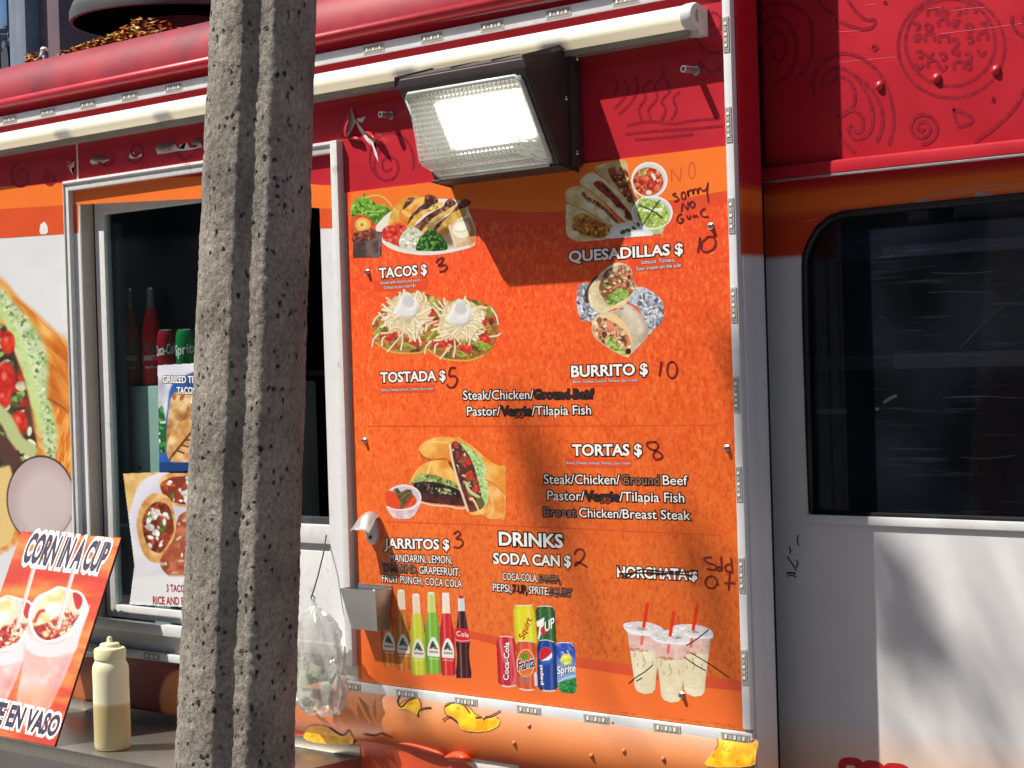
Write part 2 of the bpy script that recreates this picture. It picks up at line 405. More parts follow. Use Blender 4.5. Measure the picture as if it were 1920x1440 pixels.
    def bits(s, region, n, cols, size=(8, 18), asp=(1, 2.2), seed=3, rot=None, edge=0.75):
        r = np.random.RandomState(seed); ys, xs = np.where(region > 0.5)
        if not len(xs): return
        for _ in range(n):
            i = r.randint(len(xs)); cx, cy = s.X[ys[i], xs[i]], s.Y[ys[i], xs[i]]
            a = r.uniform(*size); b = a / r.uniform(*asp); th = r.uniform(0, math.pi) if rot is None else r.normal(rot, 0.35)
            R_ = a + s.soft * 2; col = np.array(cols[r.randint(len(cols))], float) * r.uniform(0.88, 1.1)
            cs = (s.X[0] > cx - R_) & (s.X[0] < cx + R_); rs = (s.Y[:, 0] > cy - R_) & (s.Y[:, 0] < cy + R_)
            if not cs.any() or not rs.any(): continue
            ix = np.ix_(rs, cs); X = s.X[ix] - cx; Y = s.Y[ix] - cy
            c, q = math.cos(th), math.sin(th); u = (X * c + Y * q) / a; v = (-X * q + Y * c) / b; rr = np.sqrt(u * u + v * v)
            mk = np.clip(0.5 + (1 - rr) * b / (2 * s.soft), 0, 1) * region[ix]
            sh = (1 - (1 - edge) * np.clip((v + u * 0.3), 0, 1))[..., None]
            a0 = s.a[ix]; ao = mk + a0 * (1 - mk); kk = (mk / np.maximum(ao, 1e-6))[..., None]
            s.c[ix] = s.c[ix] * (1 - kk) + np.clip(col * sh, 0, 255) * kk; s.a[ix] = ao
    def strands(s, n, centre, spread, ln, w_, cols, seed=1, out=True, under=None, curl=0.5):
        r = np.random.RandomState(seed)
        for _ in range(n):
            a = r.uniform(0, 2 * math.pi); q = math.sqrt(r.uniform(0.0, 1)); x = centre[0] + math.cos(a) * spread[0] * q; y = centre[1] + math.sin(a) * spread[1] * q
            th = (math.atan2(y - centre[1], x - centre[0]) + r.normal(0, 0.6)) if out else r.uniform(0, 6.3)
            l = r.uniform(*ln); k = r.normal(0, curl)
            pts = [(x, y), (x + math.cos(th) * l / 2, y + math.sin(th) * l / 2), (x + math.cos(th) * l / 2 + math.cos(th + k) * l / 2, y + math.sin(th) * l / 2 + math.sin(th + k) * l / 2)]
            if under is not None: s.fill(s.stroke([(px_ + w_ * 0.2, py_ + w_ * 0.25) for px_, py_ in pts], w_ * 1.15), under, 0.8)
            s.fill(s.stroke(pts, w_), cols[r.randint(len(cols))])
    def build(s, name, m, parent, pl, lift, K=0.9, cut=0.5, clip=None):
        H, W = s.a.shape
        px = s.x0 + np.arange(W) / s.ss; py = s.y0 + np.arange(H) / s.ss; PX, PY = np.meshgrid(px, py)
        if clip is not None: s.a = s.a * clip
        V = pl(PX, PY, lift * LF).reshape(-1, 3)
        # colours bleed outwards a little so that cut edges keep their ink
        c = np.clip(s.c, 0, 255)
        col = lin(c.reshape(-1, 3)) * K
        idx = np.arange(H * W).reshape(H, W)
        q = np.stack([idx[:-1, :-1], idx[1:, :-1], idx[1:, 1:], idx[:-1, 1:]], -1).reshape(-1, 4)
        am = s.a.reshape(-1)[q].mean(1); q = q[am > cut]
        used = np.unique(q); rm = -np.ones(H * W, int); rm[used] = np.arange(len(used)); q = rm[q]; V = V[used]; col = col[used]
        me = bpy.data.meshes.new(name); me.vertices.add(len(V)); me.vertices.foreach_set('co', V.astype(np.float32).ravel())
        me.loops.add(len(q) * 4); me.loops.foreach_set('vertex_index', q.astype(np.int32).ravel())
        me.polygons.add(len(q)); me.polygons.foreach_set('loop_start', np.arange(0, len(q) * 4, 4, dtype=np.int32))
        try: me.polygons.foreach_set('loop_total', np.full(len(q), 4, dtype=np.int32))
        except Exception: pass
        me.update(calc_edges=True); me.validate()
        ca = me.color_attributes.new('ink', 'FLOAT_COLOR', 'POINT')
        ca.data.foreach_set('color', np.concatenate([col, np.ones((len(col), 1))], 1).astype(np.float32).ravel())
        return link(name, me, m, parent)

def ramp_mat(name, stops, rough=0.4, mode='LINEAR', mott=None, bump=0.0005, var=0.04, K=0.9):
    """print whose colour changes with height (world z): stops = [(z, colour), ...] from low to high"""
    m, t, b = nodes(name)
    tc = N(t, 'ShaderNodeNewGeometry'); sp = N(t, 'ShaderNodeSeparateXYZ'); t.links.new(tc.outputs['Position'], sp.inputs[0])
    z0, z1 = stops[0][0] - 0.001, stops[-1][0] + 0.001
    mr = N(t, 'ShaderNodeMapRange'); mr.inputs[1].default_value = z0; mr.inputs[2].default_value = z1; t.links.new(sp.outputs[2], mr.inputs[0])
    cr = N(t, 'ShaderNodeValToRGB'); cr.color_ramp.interpolation = mode
    while len(cr.color_ramp.elements) < len(stops): cr.color_ramp.elements.new(0.5)
    for e, (z, c) in zip(cr.color_ramp.elements, stops): e.position = (z - z0) / (z1 - z0); e.color = L4(c, K)
    t.links.new(mr.outputs[0], cr.inputs[0]); out = cr.outputs[0]
    nz = N(t, 'ShaderNodeTexNoise'); nz.inputs['Scale'].default_value = 12; nz.inputs['Detail'].default_value = 6
    t.links.new(tc.outputs['Position'], nz.inputs[0])
    vr = N(t, 'ShaderNodeMapRange'); vr.inputs[3].default_value = 1 - var * 2; vr.inputs[4].default_value = 1 + var * 2; t.links.new(nz.outputs[0], vr.inputs[0])
    mu = N(t, 'ShaderNodeVectorMath', operation='SCALE'); t.links.new(out, mu.inputs[0]); t.links.new(vr.outputs[0], mu.inputs['Scale']); out = mu.outputs[0]
    if mott:
        dark, light = mott
        mp = N(t, 'ShaderNodeMapping'); mp.inputs['Scale'].default_value = (1.25, 1, 0.85); mp.inputs['Rotation'].default_value = (0, 0.25, 0)
        t.links.new(tc.outputs['Position'], mp.inputs[0])
        n2 = N(t, 'ShaderNodeTexNoise'); n2.inputs['Scale'].default_value = 118; n2.inputs['Detail'].default_value = 3; n2.inputs['Roughness'].default_value = 0.6
        n2.inputs['Distortion'].default_value = 0.6
        t.links.new(mp.outputs[0], n2.inputs[0])
        big = N(t, 'ShaderNodeTexNoise'); big.inputs['Scale'].default_value = 7; big.inputs['Detail'].default_value = 3; t.links.new(tc.outputs['Position'], big.inputs[0])
        for lo, hi, col, amt in ((0.53, 0.66, dark, 0.5), (0.47, 0.33, light, 0.52)):
            r2 = N(t, 'ShaderNodeMapRange'); r2.inputs[1].default_value = lo; r2.inputs[2].default_value = hi; r2.inputs[4].default_value = amt
            t.links.new(n2.outputs[0], r2.inputs[0])
            mx = N(t, 'ShaderNodeMixRGB'); t.links.new(r2.outputs[0], mx.inputs[0]); t.links.new(out, mx.inputs[1]); mx.inputs[2].default_value = L4(col, K); out = mx.outputs[0]
        r3 = N(t, 'ShaderNodeMapRange'); r3.inputs[1].default_value = 0.45; r3.inputs[2].default_value = 0.75; r3.inputs[4].default_value = 0.22
        t.links.new(big.outputs[0], r3.inputs[0]); mx = N(t, 'ShaderNodeMixRGB'); t.links.new(r3.outputs[0], mx.inputs[0]); t.links.new(out, mx.inputs[1])
        mx.inputs[2].default_value = L4((206, 62, 26), K); out = mx.outputs[0]
    t.links.new(out, b.inputs['Base Color']); b.inputs['Roughness'].default_value = rough; b.inputs['Specular IOR Level'].default_value = 0.4
    if bump:
        n3 = N(t, 'ShaderNodeTexNoise'); n3.inputs['Scale'].default_value = 10; t.links.new(tc.outputs['Position'], n3.inputs[0])
        bp = N(t, 'ShaderNodeBump'); bp.inputs['Distance'].default_value = bump; t.links.new(n3.outputs[0], bp.inputs['Height']); t.links.new(bp.outputs[0], b.inputs['Normal'])
    return m

# ------------------------------------------------------------------ street and pavement
def flat(name, x0, x1, y0, y1, z, m):
    me = bpy.data.meshes.new(name); me.from_pydata([(x0, y0, z), (x1, y0, z), (x1, y1, z), (x0, y1, z)], [], [(0, 1, 2, 3)])
    return tag(link(name, me, m), kind='structure')
flat('street', -400, 400, -400, 400, -0.13, M['asphalt'])
tag(box('pavement', -60, 60, -9, -0.55, -0.13, 0.0, M['walk'], bev=0.01), kind='structure')

# ------------------------------------------------------------------ food truck body
W0 = wallplane(0.0)
XC = at(1397, 700).x                                     # outer corner of the kitchen body
ZTOP = at(0, 196, -0.01).z                                # rail under the curved roof edge
ox0, ox1 = at(157, 640).x, at(606, 600).x                 # serving window opening
oz0, oz1 = at(220, 1168).z, at(260, 360).z
truck = thing('food_truck', (-0.6, 1.0, -0.13), 'red, orange and white food truck with a menu on its side', 'food truck')
xL = -3.2
bm = bmesh.new()
add_box(bm, xL, ox0, 0, 0.03, 0.35, ZTOP); add_box(bm, ox1, XC - 0.004, 0, 0.03, 0.35, ZTOP)
add_box(bm, ox0, ox1, 0, 0.03, oz1, ZTOP); add_box(bm, ox0, ox1, 0, 0.03, 0.35, oz0)
body = link('body_wall', mesh_of(bm, 'body_wall'), M['white'], truck)
bm = bmesh.new()                                          # dark closed kitchen behind the wall
add_box(bm, xL, XC - 0.06, 1.9, 1.92, 0.3, 2.5); add_box(bm, xL, XC - 0.06, 0.03, 1.9, 0.3, 0.32); add_box(bm, xL, XC - 0.06, 0.2, 1.9, 2.50, 2.52)
add_box(bm, xL - 0.02, xL, 0.0, 1.92, 0.3, 2.52); add_box(bm, XC - 0.06, XC - 0.05, 0.03, 1.92, 0.3, 2.52)
link('kitchen_shell', mesh_of(bm, 'kitchen_shell'), M['dark'], truck)

# curved roof edge and roof
R_ = 0.115
bm = bmesh.new(); prof = [(-0.012 + R_ - R_ * math.cos(a), ZTOP + R_ * math.sin(a)) for a in np.linspace(0, math.pi / 2, 15)] + [(0.25, ZTOP + R_ + 0.004), (2.0, ZTOP + R_ + 0.02)]
cols_ = [[bm.verts.new((x, y, z)) for y, z in prof] for x in np.linspace(xL, XC - 0.05, 60)]
for i in range(len(cols_) - 1):
    for j in range(len(prof) - 1): bm.faces.new((cols_[i][j], cols_[i + 1][j], cols_[i + 1][j + 1], cols_[i][j + 1]))
link('roof', mesh_of(bm, 'roof', True), M['red_dirty'], truck)
bm = bmesh.new(); add_tube(bm, [(xL, -0.018, ZTOP - 0.002), (XC - 0.05, -0.018, ZTOP - 0.002)], 0.0115, 12)
add_box(bm, xL, XC - 0.0505, -0.012, 0.0, ZTOP - 0.012, ZTOP + 0.004)
link('roof_rail', mesh_of(bm, 'roof_rail', False), M['red'], truck)
def rivets(points, r, m, par):
    bm = bmesh.new(); lathe(bm, [(r, 0.0), (r * .92, r * .38), (r * .55, r * .72), (0, r * .84)], (0, 0, 0), (0, -1, 0), 12); me = mesh_of(bm, 'rivet', True); first = None
    for p_ in points:
        o = link('rivet', me, m, par) if first is None else first.copy()
        if first is not None: COL.objects.link(o)
        first = first or o; o.location = p_
rivets([(-1.95 + k * 0.0725, -0.0005, ZTOP - 0.034) for k in range(34)], 0.0062, M['red'], truck)

# vinyl wrap on the kitchen wall (thin sheets on the wall plane)
sheet('red_wrap', [(-420, 283), (0, 205), (390, 126), (700, 64), (1362, -55), (1371, 272), (1200, 295), (900, 332), (700, 356), (648, 362), (592, 349), (384, 330), (145, 343), (0, 351), (-420, 414)], M['red'], truck, W0, 0.0008)
sheet('orange_band', [(-420, 413), (0, 350), (135, 342), (384, 330), (606, 347), (640, 347), (640, 392), (606, 391), (384, 372), (135, 384), (0, 392), (-420, 456)], M['orange'], truck, W0, 0.0014)
sheet('dark_orange_band', [(-420, 455), (0, 391), (135, 384), (147, 384), (147, 437), (135, 438), (0, 447), (-420, 508)], M['dkorange'], truck, W0, 0.0011)
sheet('dark_orange_band', [(600, 391), (640, 391), (640, 428), (600, 428)], M['dkorange'], truck, W0, 0.0012)
# panel seam left of the window
box('panel_seam', at(146, 300).x - 0.002, at(146, 300).x + 0.002, -0.0025, 0.0, at(146, 344).z, at(143, 240).z, M['torn'], truck, bev=0.0008)

# faint line ornaments printed on the red vinyl
def spiral(cx, cy, r0, r1, turns, a0=0.0, sx=1.0, n=40, dirn=1):
    return [(cx + sx * (r0 + (r1 - r0) * t) * math.cos(a0 + dirn * turns * 2 * math.pi * t), cy + (r0 + (r1 - r0) * t) * math.sin(a0 + dirn * turns * 2 * math.pi * t)) for t in np.linspace(0, 1, n)]
orn = [spiral(728, 312, 6, 34, 1.6, 0.5, 0.85), spiral(730, 300, 42, 58, 0.7, 2.2, 0.8),
       [(1170, 150), (1178, 170), (1165, 190), (1150, 205)], [(1190, 140), (1196, 168), (1180, 196), (1160, 215)], [(1150, 145), (1158, 160), (1150, 180)],
       [(1205, 230), (1198, 205), (1210, 185), (1206, 165), (1222, 150)], [(1222, 230), (1216, 205), (1232, 185), (1228, 160), (1245, 140), (1240, 122)],
       [(1240, 228), (1248, 205), (1240, 190), (1256, 170), (1250, 150)], [(1258, 226), (1268, 205), (1262, 185), (1275, 172)],
       [(1175, 236), (1215, 228), (1260, 232), (1300, 226), (1350, 222)], [(1172, 252), (1225, 246), (1290, 242), (1355, 236)], [(1190, 262), (1240, 258), (1300, 252)],
       spiral(1335, 40, 4, 30, 1.3, 1.0, 0.8), spiral(1340, 62, 34, 44, 0.6, 0.2, 0.8), [(1310, 110), (1330, 135), (1352, 128)],
       spiral(255, 285, 5, 22, 1.4, 0.2, 0.8), spiral(40, 330, 4, 26, 1.5, 1.2, 0.8), spiral(95, 335, 3, 16, 1.4, 2.0, 0.8), [(180, 300), (200, 312), (214, 300), (210, 285)],
       [(330, 285), (345, 300), (362, 290)], spiral(275, 320, 3, 16, 1.2, 3.0, 0.8)]
M['softred'] = mat('soft_red_ink', (150, 24, 44), rough=0.36, var=0.30, scale=160); ribbons('ornament_lines', orn, 5.0, M['softred'], truck, W0, 0.0016, sub=4)

# torn vinyl above the serving window and beside the menu
def z1(p, z=(0, 0, 3.0)): return [(z[0] + x / z[2], z[1] + y / z[2]) for x, y in p]
tears = [z1([(875, 830), (905, 838), (950, 845), (985, 810), (1000, 835), (1020, 808), (1035, 838), (1048, 800), (1070, 832), (1100, 828), (1125, 800), (1140, 828), (1060, 845), (1000, 850), (940, 862), (885, 868)]),
         z1([(735, 850), (752, 856), (760, 880), (792, 868), (806, 850), (800, 878), (770, 888), (722, 894)]),
         z1([(515, 890), (560, 900), (600, 885), (616, 900), (580, 918), (520, 925), (505, 910)]),
         z1([(228, 1262), (250, 1246), (266, 1270), (270, 1305), (255, 1318), (226, 1316), (222, 1295)]),
         z1([(375, 905), (395, 925), (420, 900), (415, 940), (400, 945), (412, 985), (395, 960)]),
         z1([(30, 690), (55, 600), (72, 650), (80, 690), (60, 730), (30, 770)], (640, 0, 3)),
         z1([(70, 660), (100, 700), (130, 740), (150, 775), (190, 790), (180, 810), (200, 860), (208, 910), (190, 875), (175, 825), (140, 790), (100, 730)], (640, 0, 3)),
         z1([(85, 668), (115, 662), (136, 655), (120, 690), (95, 685)], (640, 0, 3))]
for i, t_ in enumerate(tears): sheet('torn_patch', t_, M['torn'], truck, W0, 0.0021)
def curl(pts, wd, m, lift=0.012, D=0.0):
    """a strip of vinyl that has come loose and bends away from the wall"""
    pts = cat_rom(pts, 5, False); bm = bmesh.new(); prev = None
    pl = wallplane(D)
    for i, p in enumerate(pts):
        k = math.sin(math.pi * i / (len(pts) - 1))
        row = []
        for j in range(6):
            f = j / 5.0; row.append(bm.verts.new(pl.pt(p[0], p[1] + wd * k * (f - 0.15), 0.003 + lift * k * math.sin(f * 2.6))))
        if prev:
            for j in range(5): bm.faces.new((prev[j], row[j], row[j + 1], prev[j + 1]))
        prev = row
    return link('loose_flap', mesh_of(bm, 'loose_flap', True), m, truck)
curl(z1([(872, 828), (900, 815), (950, 808), (990, 800)]), 14, M['curl']); curl(z1([(1075, 800), (1105, 785), (1138, 790)]), 12, M['curl'])
curl(z1([(505, 890), (555, 885), (615, 890)]), 10, M['curl']); curl(z1([(130, 740), (165, 745), (200, 775), (234, 798)], (640, 0, 3)), 12, M['red'], 0.02)
curl(z1([(10, 720), (22, 680), (40, 640), (55, 605)], (640, 0, 3)), 40, M['red'], 0.016); curl(z1([(375, 930), (392, 905), (410, 890)]), 12, M['red'])
curl(z1([(40, 775), (80, 765), (120, 790)], (640, 0, 3)), 10, M['red'], 0.01)

# moulding under the menu: a rounded orange panel
zb1, zb0 = at(700, 1291, -0.01).z, at(700, 1392, -0.01).z
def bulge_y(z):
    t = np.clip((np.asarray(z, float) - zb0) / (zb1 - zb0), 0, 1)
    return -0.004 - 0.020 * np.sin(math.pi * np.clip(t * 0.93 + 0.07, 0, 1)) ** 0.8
class Bulge:
    n = np.array([0, -1.0, 0])
    def __call__(s, X, Y, lift=0.0):
        v = wallplane(-0.045)(X, Y); v = v.copy(); v[..., 1] = bulge_y(v[..., 2]) - lift; return v
    def pt(s, x, y, lift=0.0): return Vector(s(np.array([x]), np.array([y]), lift)[0])
BU = Bulge()
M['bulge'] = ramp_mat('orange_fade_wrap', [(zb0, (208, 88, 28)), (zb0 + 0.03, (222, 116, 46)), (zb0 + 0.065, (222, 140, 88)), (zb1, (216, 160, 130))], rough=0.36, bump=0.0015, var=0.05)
bx0, bx1 = at(440, 1350).x, XC - 0.002
bm = bmesh.new(); zs = np.linspace(zb1, zb0, 20)
g = [[bm.verts.new((x, float(bulge_y(z)) + 0.0003 * math.sin(x * 37 + z * 60), z)) for z in zs] for x in np.linspace(bx0, bx1, 70)]
for i in range(len(g) - 1):
    for j in range(len(zs) - 1): bm.faces.new((g[i][j], g[i + 1][j], g[i + 1][j + 1], g[i][j + 1]))
for col_ in (g[0], g[-1]):
    bm.faces.new(col_)
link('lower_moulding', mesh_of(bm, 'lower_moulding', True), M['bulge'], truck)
M['lowred'] = mat('red_orange_lower_wrap', (226, 86, 46), rough=0.4, var=0.08, scale=9, bump=0.0008, bscale=12, dirt=((170, 60, 40), 9, 0.55, 0.8))
box('lower_panel', bx0, XC - 0.003, -0.006, 0.0, 0.45, zb0 - 0.001, M['lowred'], truck, bev=0)
def curved_patch(name, pts, m, lift=0.005, smooth=True):
    """a worn patch that follows the rounded panel"""
    q = np.array(cat_rom(pts, 4) if smooth else pts); x0, y0 = q.min(0); x1, y1 = q.max(0)
    p = Print((x0 - 1, y0 - 1, x1 + 1, y1 + 1), ss=1.0); mk = p.poly(q, smooth=False); p.fill(mk, (250, 190, 24))
    r = p.noise(9, 5); p.tone(mk, (236, 160, 20), (253, 206, 44), 14, 3); p.fill(np.clip((r - 0.66) * 8, 0, 1) * mk, (190, 116, 30), 0.7)
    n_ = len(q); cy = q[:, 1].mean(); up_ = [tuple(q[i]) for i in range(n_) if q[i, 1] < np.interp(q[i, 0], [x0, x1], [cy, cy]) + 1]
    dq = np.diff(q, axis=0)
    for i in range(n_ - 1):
        if q[i, 1] < cy + 2 and np.hypot(*dq[i]) < 30: p.fill(p.stroke([tuple(q[i]), tuple(q[i + 1])], 2.2, smooth=False), (110, 62, 28), .6)  # dark upper outline: torn vinyl edge with its shadow painted in
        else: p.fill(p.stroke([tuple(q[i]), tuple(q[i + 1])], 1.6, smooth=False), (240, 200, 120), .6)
    return p.build(name, M['print'], truck, BU, lift)
z2 = (640, 960, 3.0)
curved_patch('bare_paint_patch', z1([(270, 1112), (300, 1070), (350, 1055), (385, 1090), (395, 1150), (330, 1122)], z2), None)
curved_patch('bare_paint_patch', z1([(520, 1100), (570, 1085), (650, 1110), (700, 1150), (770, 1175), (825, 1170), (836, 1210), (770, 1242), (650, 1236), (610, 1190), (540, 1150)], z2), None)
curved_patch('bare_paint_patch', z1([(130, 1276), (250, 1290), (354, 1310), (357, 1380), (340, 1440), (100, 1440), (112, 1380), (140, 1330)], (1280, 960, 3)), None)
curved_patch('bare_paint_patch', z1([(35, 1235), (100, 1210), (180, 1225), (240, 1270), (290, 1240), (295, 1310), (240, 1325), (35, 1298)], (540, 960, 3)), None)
ribbons('torn_edges', [z1(q, z2) for q in ([(265, 1030), (256, 1070), (285, 1106), (318, 1070), (352, 1058)], [(520, 1108), (560, 1086), (620, 1100), (667, 1142)], [(704, 1168), (780, 1160), (828, 1130)],
    [(385, 1160), (395, 1120), (450, 1110)], [(525, 1180), (560, 1160), (610, 1190)])] + [z1(q, (540, 960, 3)) for q in ([(370, 1262), (430, 1272), (480, 1258), (540, 1285)], [(180, 1225), (240, 1272), (290, 1240)])], 2.6, M['cut'], truck, BU, 0.009)
rivets([BU.pt(x, y, 0.0) for x, y in ((890, 1350), (975, 1365), (1045, 1347), (1125, 1360), (1207, 1372), (950, 1397), (1156, 1412), (1230, 1427), (1095, 1421), (1386, 1395))], 0.005, M['bulge'], truck)
WL = wallplane(-0.006)
sheet('torn_patch', z1([(590, 1345), (650, 1340), (720, 1375), (800, 1390), (985, 1390), (1000, 1440), (740, 1440), (700, 1410), (600, 1395)], z2), M['torn'], truck, WL, 0.001)
curl(z1([(575, 1380), (640, 1350), (700, 1362), (745, 1400)], z2), 22, M['lowred'], 0.03, -0.006)
curl(z1([(280, 1290), (400, 1298), (540, 1340), (590, 1375)], z2), 14, M['lowred'], 0.012, -0.006)

# serving window: outer frame, reveal, sash, glass
fx0, fx1 = at(133, 560).x, at(650, 500).x; fzt = at(132, 340).z; fzb = at(660, 1250, -0.018).z
tl = at(625, 500, -0.018).x
win = None
fr = box('window_frame', tl, fx1, -0.018, 0.0, fzb, fzt, M['whiteframe'], truck, bev=0.002)
FR = fr
bm = bmesh.new(); add_box(bm, fx0, fx0 + 0.022, -0.014, 0.0, fzb, fzt); add_box(bm, fx0 + 0.022, tl, -0.014, 0.0, fzt - 0.024, fzt); bevel(bm, 0.002)
link('frame_trim', shade_auto(mesh_of(bm, 'frame_trim')), M['whiteframe'], FR)
bm = bmesh.new(); add_box(bm, fx0 + 0.006, fx0 + 0.010, -0.0165, -0.0135, fzb, fzt - 0.006); add_box(bm, fx0 + 0.006, tl, -0.0165, -0.0135, fzt - 0.010, fzt - 0.006)
link('frame_bead', mesh_of(bm, 'frame_bead'), M['alu'], FR)
DG = 0.030                                                # the sash stands back in the opening
M['reveal'] = mat('beige_window_reveal', (196, 188, 172), rough=0.5, var=0.06, scale=20, dirt=((120, 92, 72), 18, 0.6, 0.8))
bm = bmesh.new()
add_box(bm, ox0 - 0.02, ox1 + 0.02, 0.0305, 0.075, oz1, oz1 + 0.02); add_box(bm, ox1, ox1 + 0.02, 0.0305, 0.075, oz0, oz1)
link('window_reveal', mesh_of(bm, 'window_reveal'), M['reveal'], truck)
bm = bmesh.new(); add_box(bm, ox0 - 0.001, ox0 + 0.0025, 0.001, DG, oz0, oz1); add_box(bm, ox0 + 0.0026, at(183, 700, DG).x, DG - 0.001, DG + 0.02, oz0, oz1); add_box(bm, at(183, 700, DG).x, ox1 - 0.001, DG + 0.004, DG + 0.02, at(300, 367, DG).z, oz1 - 0.0005)
link('window_reveal', mesh_of(bm, 'window_reveal'), M['reveal'], truck)
sx0 = at(186, 700, DG).x; sx0b = at(203, 700, DG).x; zst = at(215, 375, DG).z; zgt = at(225, 398, DG).z
zsb = at(250, 1160, DG).z; zgb = at(250, 1137, DG).z; sx1 = at(485, 700, DG).x
bm = bmesh.new()
add_box(bm, sx0, sx0b, DG, DG + 0.02, zsb, zst); add_box(bm, sx0b, sx1, DG, DG + 0.02, zgt, zst); add_box(bm, sx0b, sx1, DG, DG + 0.02, zsb, zgb); add_box(bm, sx1 - 0.03, sx1, DG, DG + 0.02, zgb, zgt)
bevel(bm, 0.002)
sash = link('window_sash', shade_auto(mesh_of(bm, 'window_sash')), M['whiteframe'], truck)
box('rubber_seal', sx0 - 0.006, sx0 - 0.0005, DG + 0.001, DG + 0.018, zsb, zst, M['cut'], sash, bev=0)
M['glass'] = glass_mat('serving_window_glass', (0.88, 0.95, 0.94), dust=0.004, dustcol=(0.5, 0.56, 0.66))
GW = wallplane(DG + 0.008)
box('glass_pane', sx0b + 0.0005, sx1 - 0.0305, DG + 0.008, DG + 0.012, zgb + 0.0005, zgt - 0.0005, M['glass'], sash, bev=0)
bm = bmesh.new(); gx = at(213, 700, DG + 0.03).x; add_box(bm, sx0b - 0.03, gx, DG + 0.025, DG + 0.04, zgb, zgt); add_box(bm, gx + 0.004, at(232, 700, DG + 0.03).x, DG + 0.028, DG + 0.04, zgb + 0.02, zgt - 0.02)
link('inner_track', mesh_of(bm, 'inner_track'), M['darkgrey'], sash)
# open half: sill box with rails
px0, px1 = at(480, 1000, 0.03).x, ox1
zs1 = at(600, 984, 0.035).z; zs0 = oz0
bm = bmesh.new(); add_box(bm, px0, px1 - 0.0005, 0.034, 0.05, zs0 + 0.0005, at(600, 1033, 0.035).z); add_box(bm, px0, px1 - 0.0005, 0.030, 0.05, at(600, 1019, 0.035).z, zs1)
bevel(bm, 0.002); link('window_sill', shade_auto(mesh_of(bm, 'window_sill')), M['whiteframe'], truck)
box('sill_rail', px0, px1 - 0.001, 0.038, 0.06, at(600, 1032, 0.035).z, at(600, 1020, 0.035).z, M['alu'], truck, bev=0)
box('sill_rail', px0, px1 - 0.001, 0.045, 0.075, zs1, at(600, 972, 0.035).z, M['darkgrey'], truck, bev=0.001)
# rails below the closed half
xa = at(184, 1200).x
for (ya, yb, d, mm, nm) in ((1165, 1196, -0.012, 'whiteframe', 'sill_rail'), (1198, 1212, -0.006, 'steel', 'sill_rail')):
    pass
box('sill_rail', fx0, tl - 0.0005, -0.020, -0.001, at(300, 1192, -0.02).z, at(300, 1172, -0.02).z, M['whiteframe'], FR, bev=0.002)
box('sill_rail', fx0, tl - 0.0005, -0.011, -0.001, at(300, 1171, -0.01).z, oz0, M['whiteframe'], FR, bev=0.001)
box('sill_rail', xL + 0.5, at(560, 1270).x, -0.014, -0.0005, at(300, 1241, -0.014).z, at(300, 1223, -0.014).z, M['steel'], FR, bev=0.001)

# printed pictures on the wall around the window
def zz(p, z): return [(z[0] + x / z[2], z[1] + y / z[2]) for x, y in p]
p = Print((-60, 505, 134, 1130), (0, 480, 2.77), ss=0.8, seed=4); p.tone(np.ones(p.X.shape), (222, 222, 226), (232, 232, 234), 200, 1)
bun = p.poly([(-200, 60), (-40, 95), (20, 130), (90, 210), (160, 270), (240, 345), (330, 430), (385, 485), (395, 600), (398, 800), (400, 1000), (405, 1260), (380, 1320), (200, 1420), (-200, 1500)], soft=14)
p.tone(bun, (206, 120, 40), (244, 186, 104), 70, 2, stretch=(0.35, 1.6), rot=-0.7); p.mul(p.poly([(240, 560), (300, 430), (380, 480), (395, 820), (330, 800), (260, 740)], soft=40), (0.93, 0.8, 0.62))
p.fill(p.poly([(-200, 90), (0, 130), (60, 200), (20, 230), (-200, 200)], soft=18), (236, 176, 96))
gr = p.poly([(-160, 170), (0, 170), (60, 230), (150, 330), (215, 430), (250, 560), (245, 700), (260, 760), (290, 840), (300, 960), (280, 1050), (240, 1030), (210, 930), (150, 700), (90, 520), (20, 330), (-160, 260)], soft=14)
p.tone(gr, (156, 190, 116), (216, 226, 186), 60, 7); p.bits(gr, 420, [(196, 214, 160), (222, 228, 200), (140, 170, 106), (168, 196, 130)], (4, 11), (1, 2), seed=8, edge=.92); p.tone(p.poly([(60, 330), (150, 430), (200, 600), (215, 800), (180, 780), (120, 560)], soft=16) * .55, (214, 226, 176), (236, 238, 214), 26, 5); p.bits(gr, 60, [(104, 136, 70), (120, 150, 84)], (4, 12), (1, 2.5), seed=18)
p.fill(p.stroke([(-60, 215), (40, 340), (110, 480), (170, 700), (215, 900)], 40, soft=8), (196, 222, 142), 0.8)
fl = p.poly([(-200, 330), (0, 350), (40, 400), (75, 500), (110, 600), (150, 740), (175, 880), (190, 1020), (120, 1090), (-200, 1100)], soft=7)
p.tone(fl, (52, 42, 38), (110, 70, 50), 50, 4); p.bits(fl, 130, [(196, 40, 30), (214, 60, 40), (60, 50, 40), (150, 190, 100), (224, 220, 190), (90, 110, 60)], (12, 40), seed=12)
for c in ((40, 450, 38, 60), (30, 640, 50, 90), (100, 865, 42, 62), (18, 740, 40, 50)):
    mk = p.ell(*c, soft=6); p.tone(mk, (186, 34, 24), (226, 66, 46), 24, 3); p.fill(p.ell(c[0] - 8, c[1] - 16, c[2] * .3, c[3] * .25, soft=5), (244, 130, 110), .7)
p.fill(p.stroke([(-60, 760), (30, 850), (90, 960), (160, 1010)], 70, soft=8), (186, 196, 136)); p.fill(p.stroke([(-60, 930), (20, 1000), (80, 1090)], 90, soft=8), (88, 58, 50))
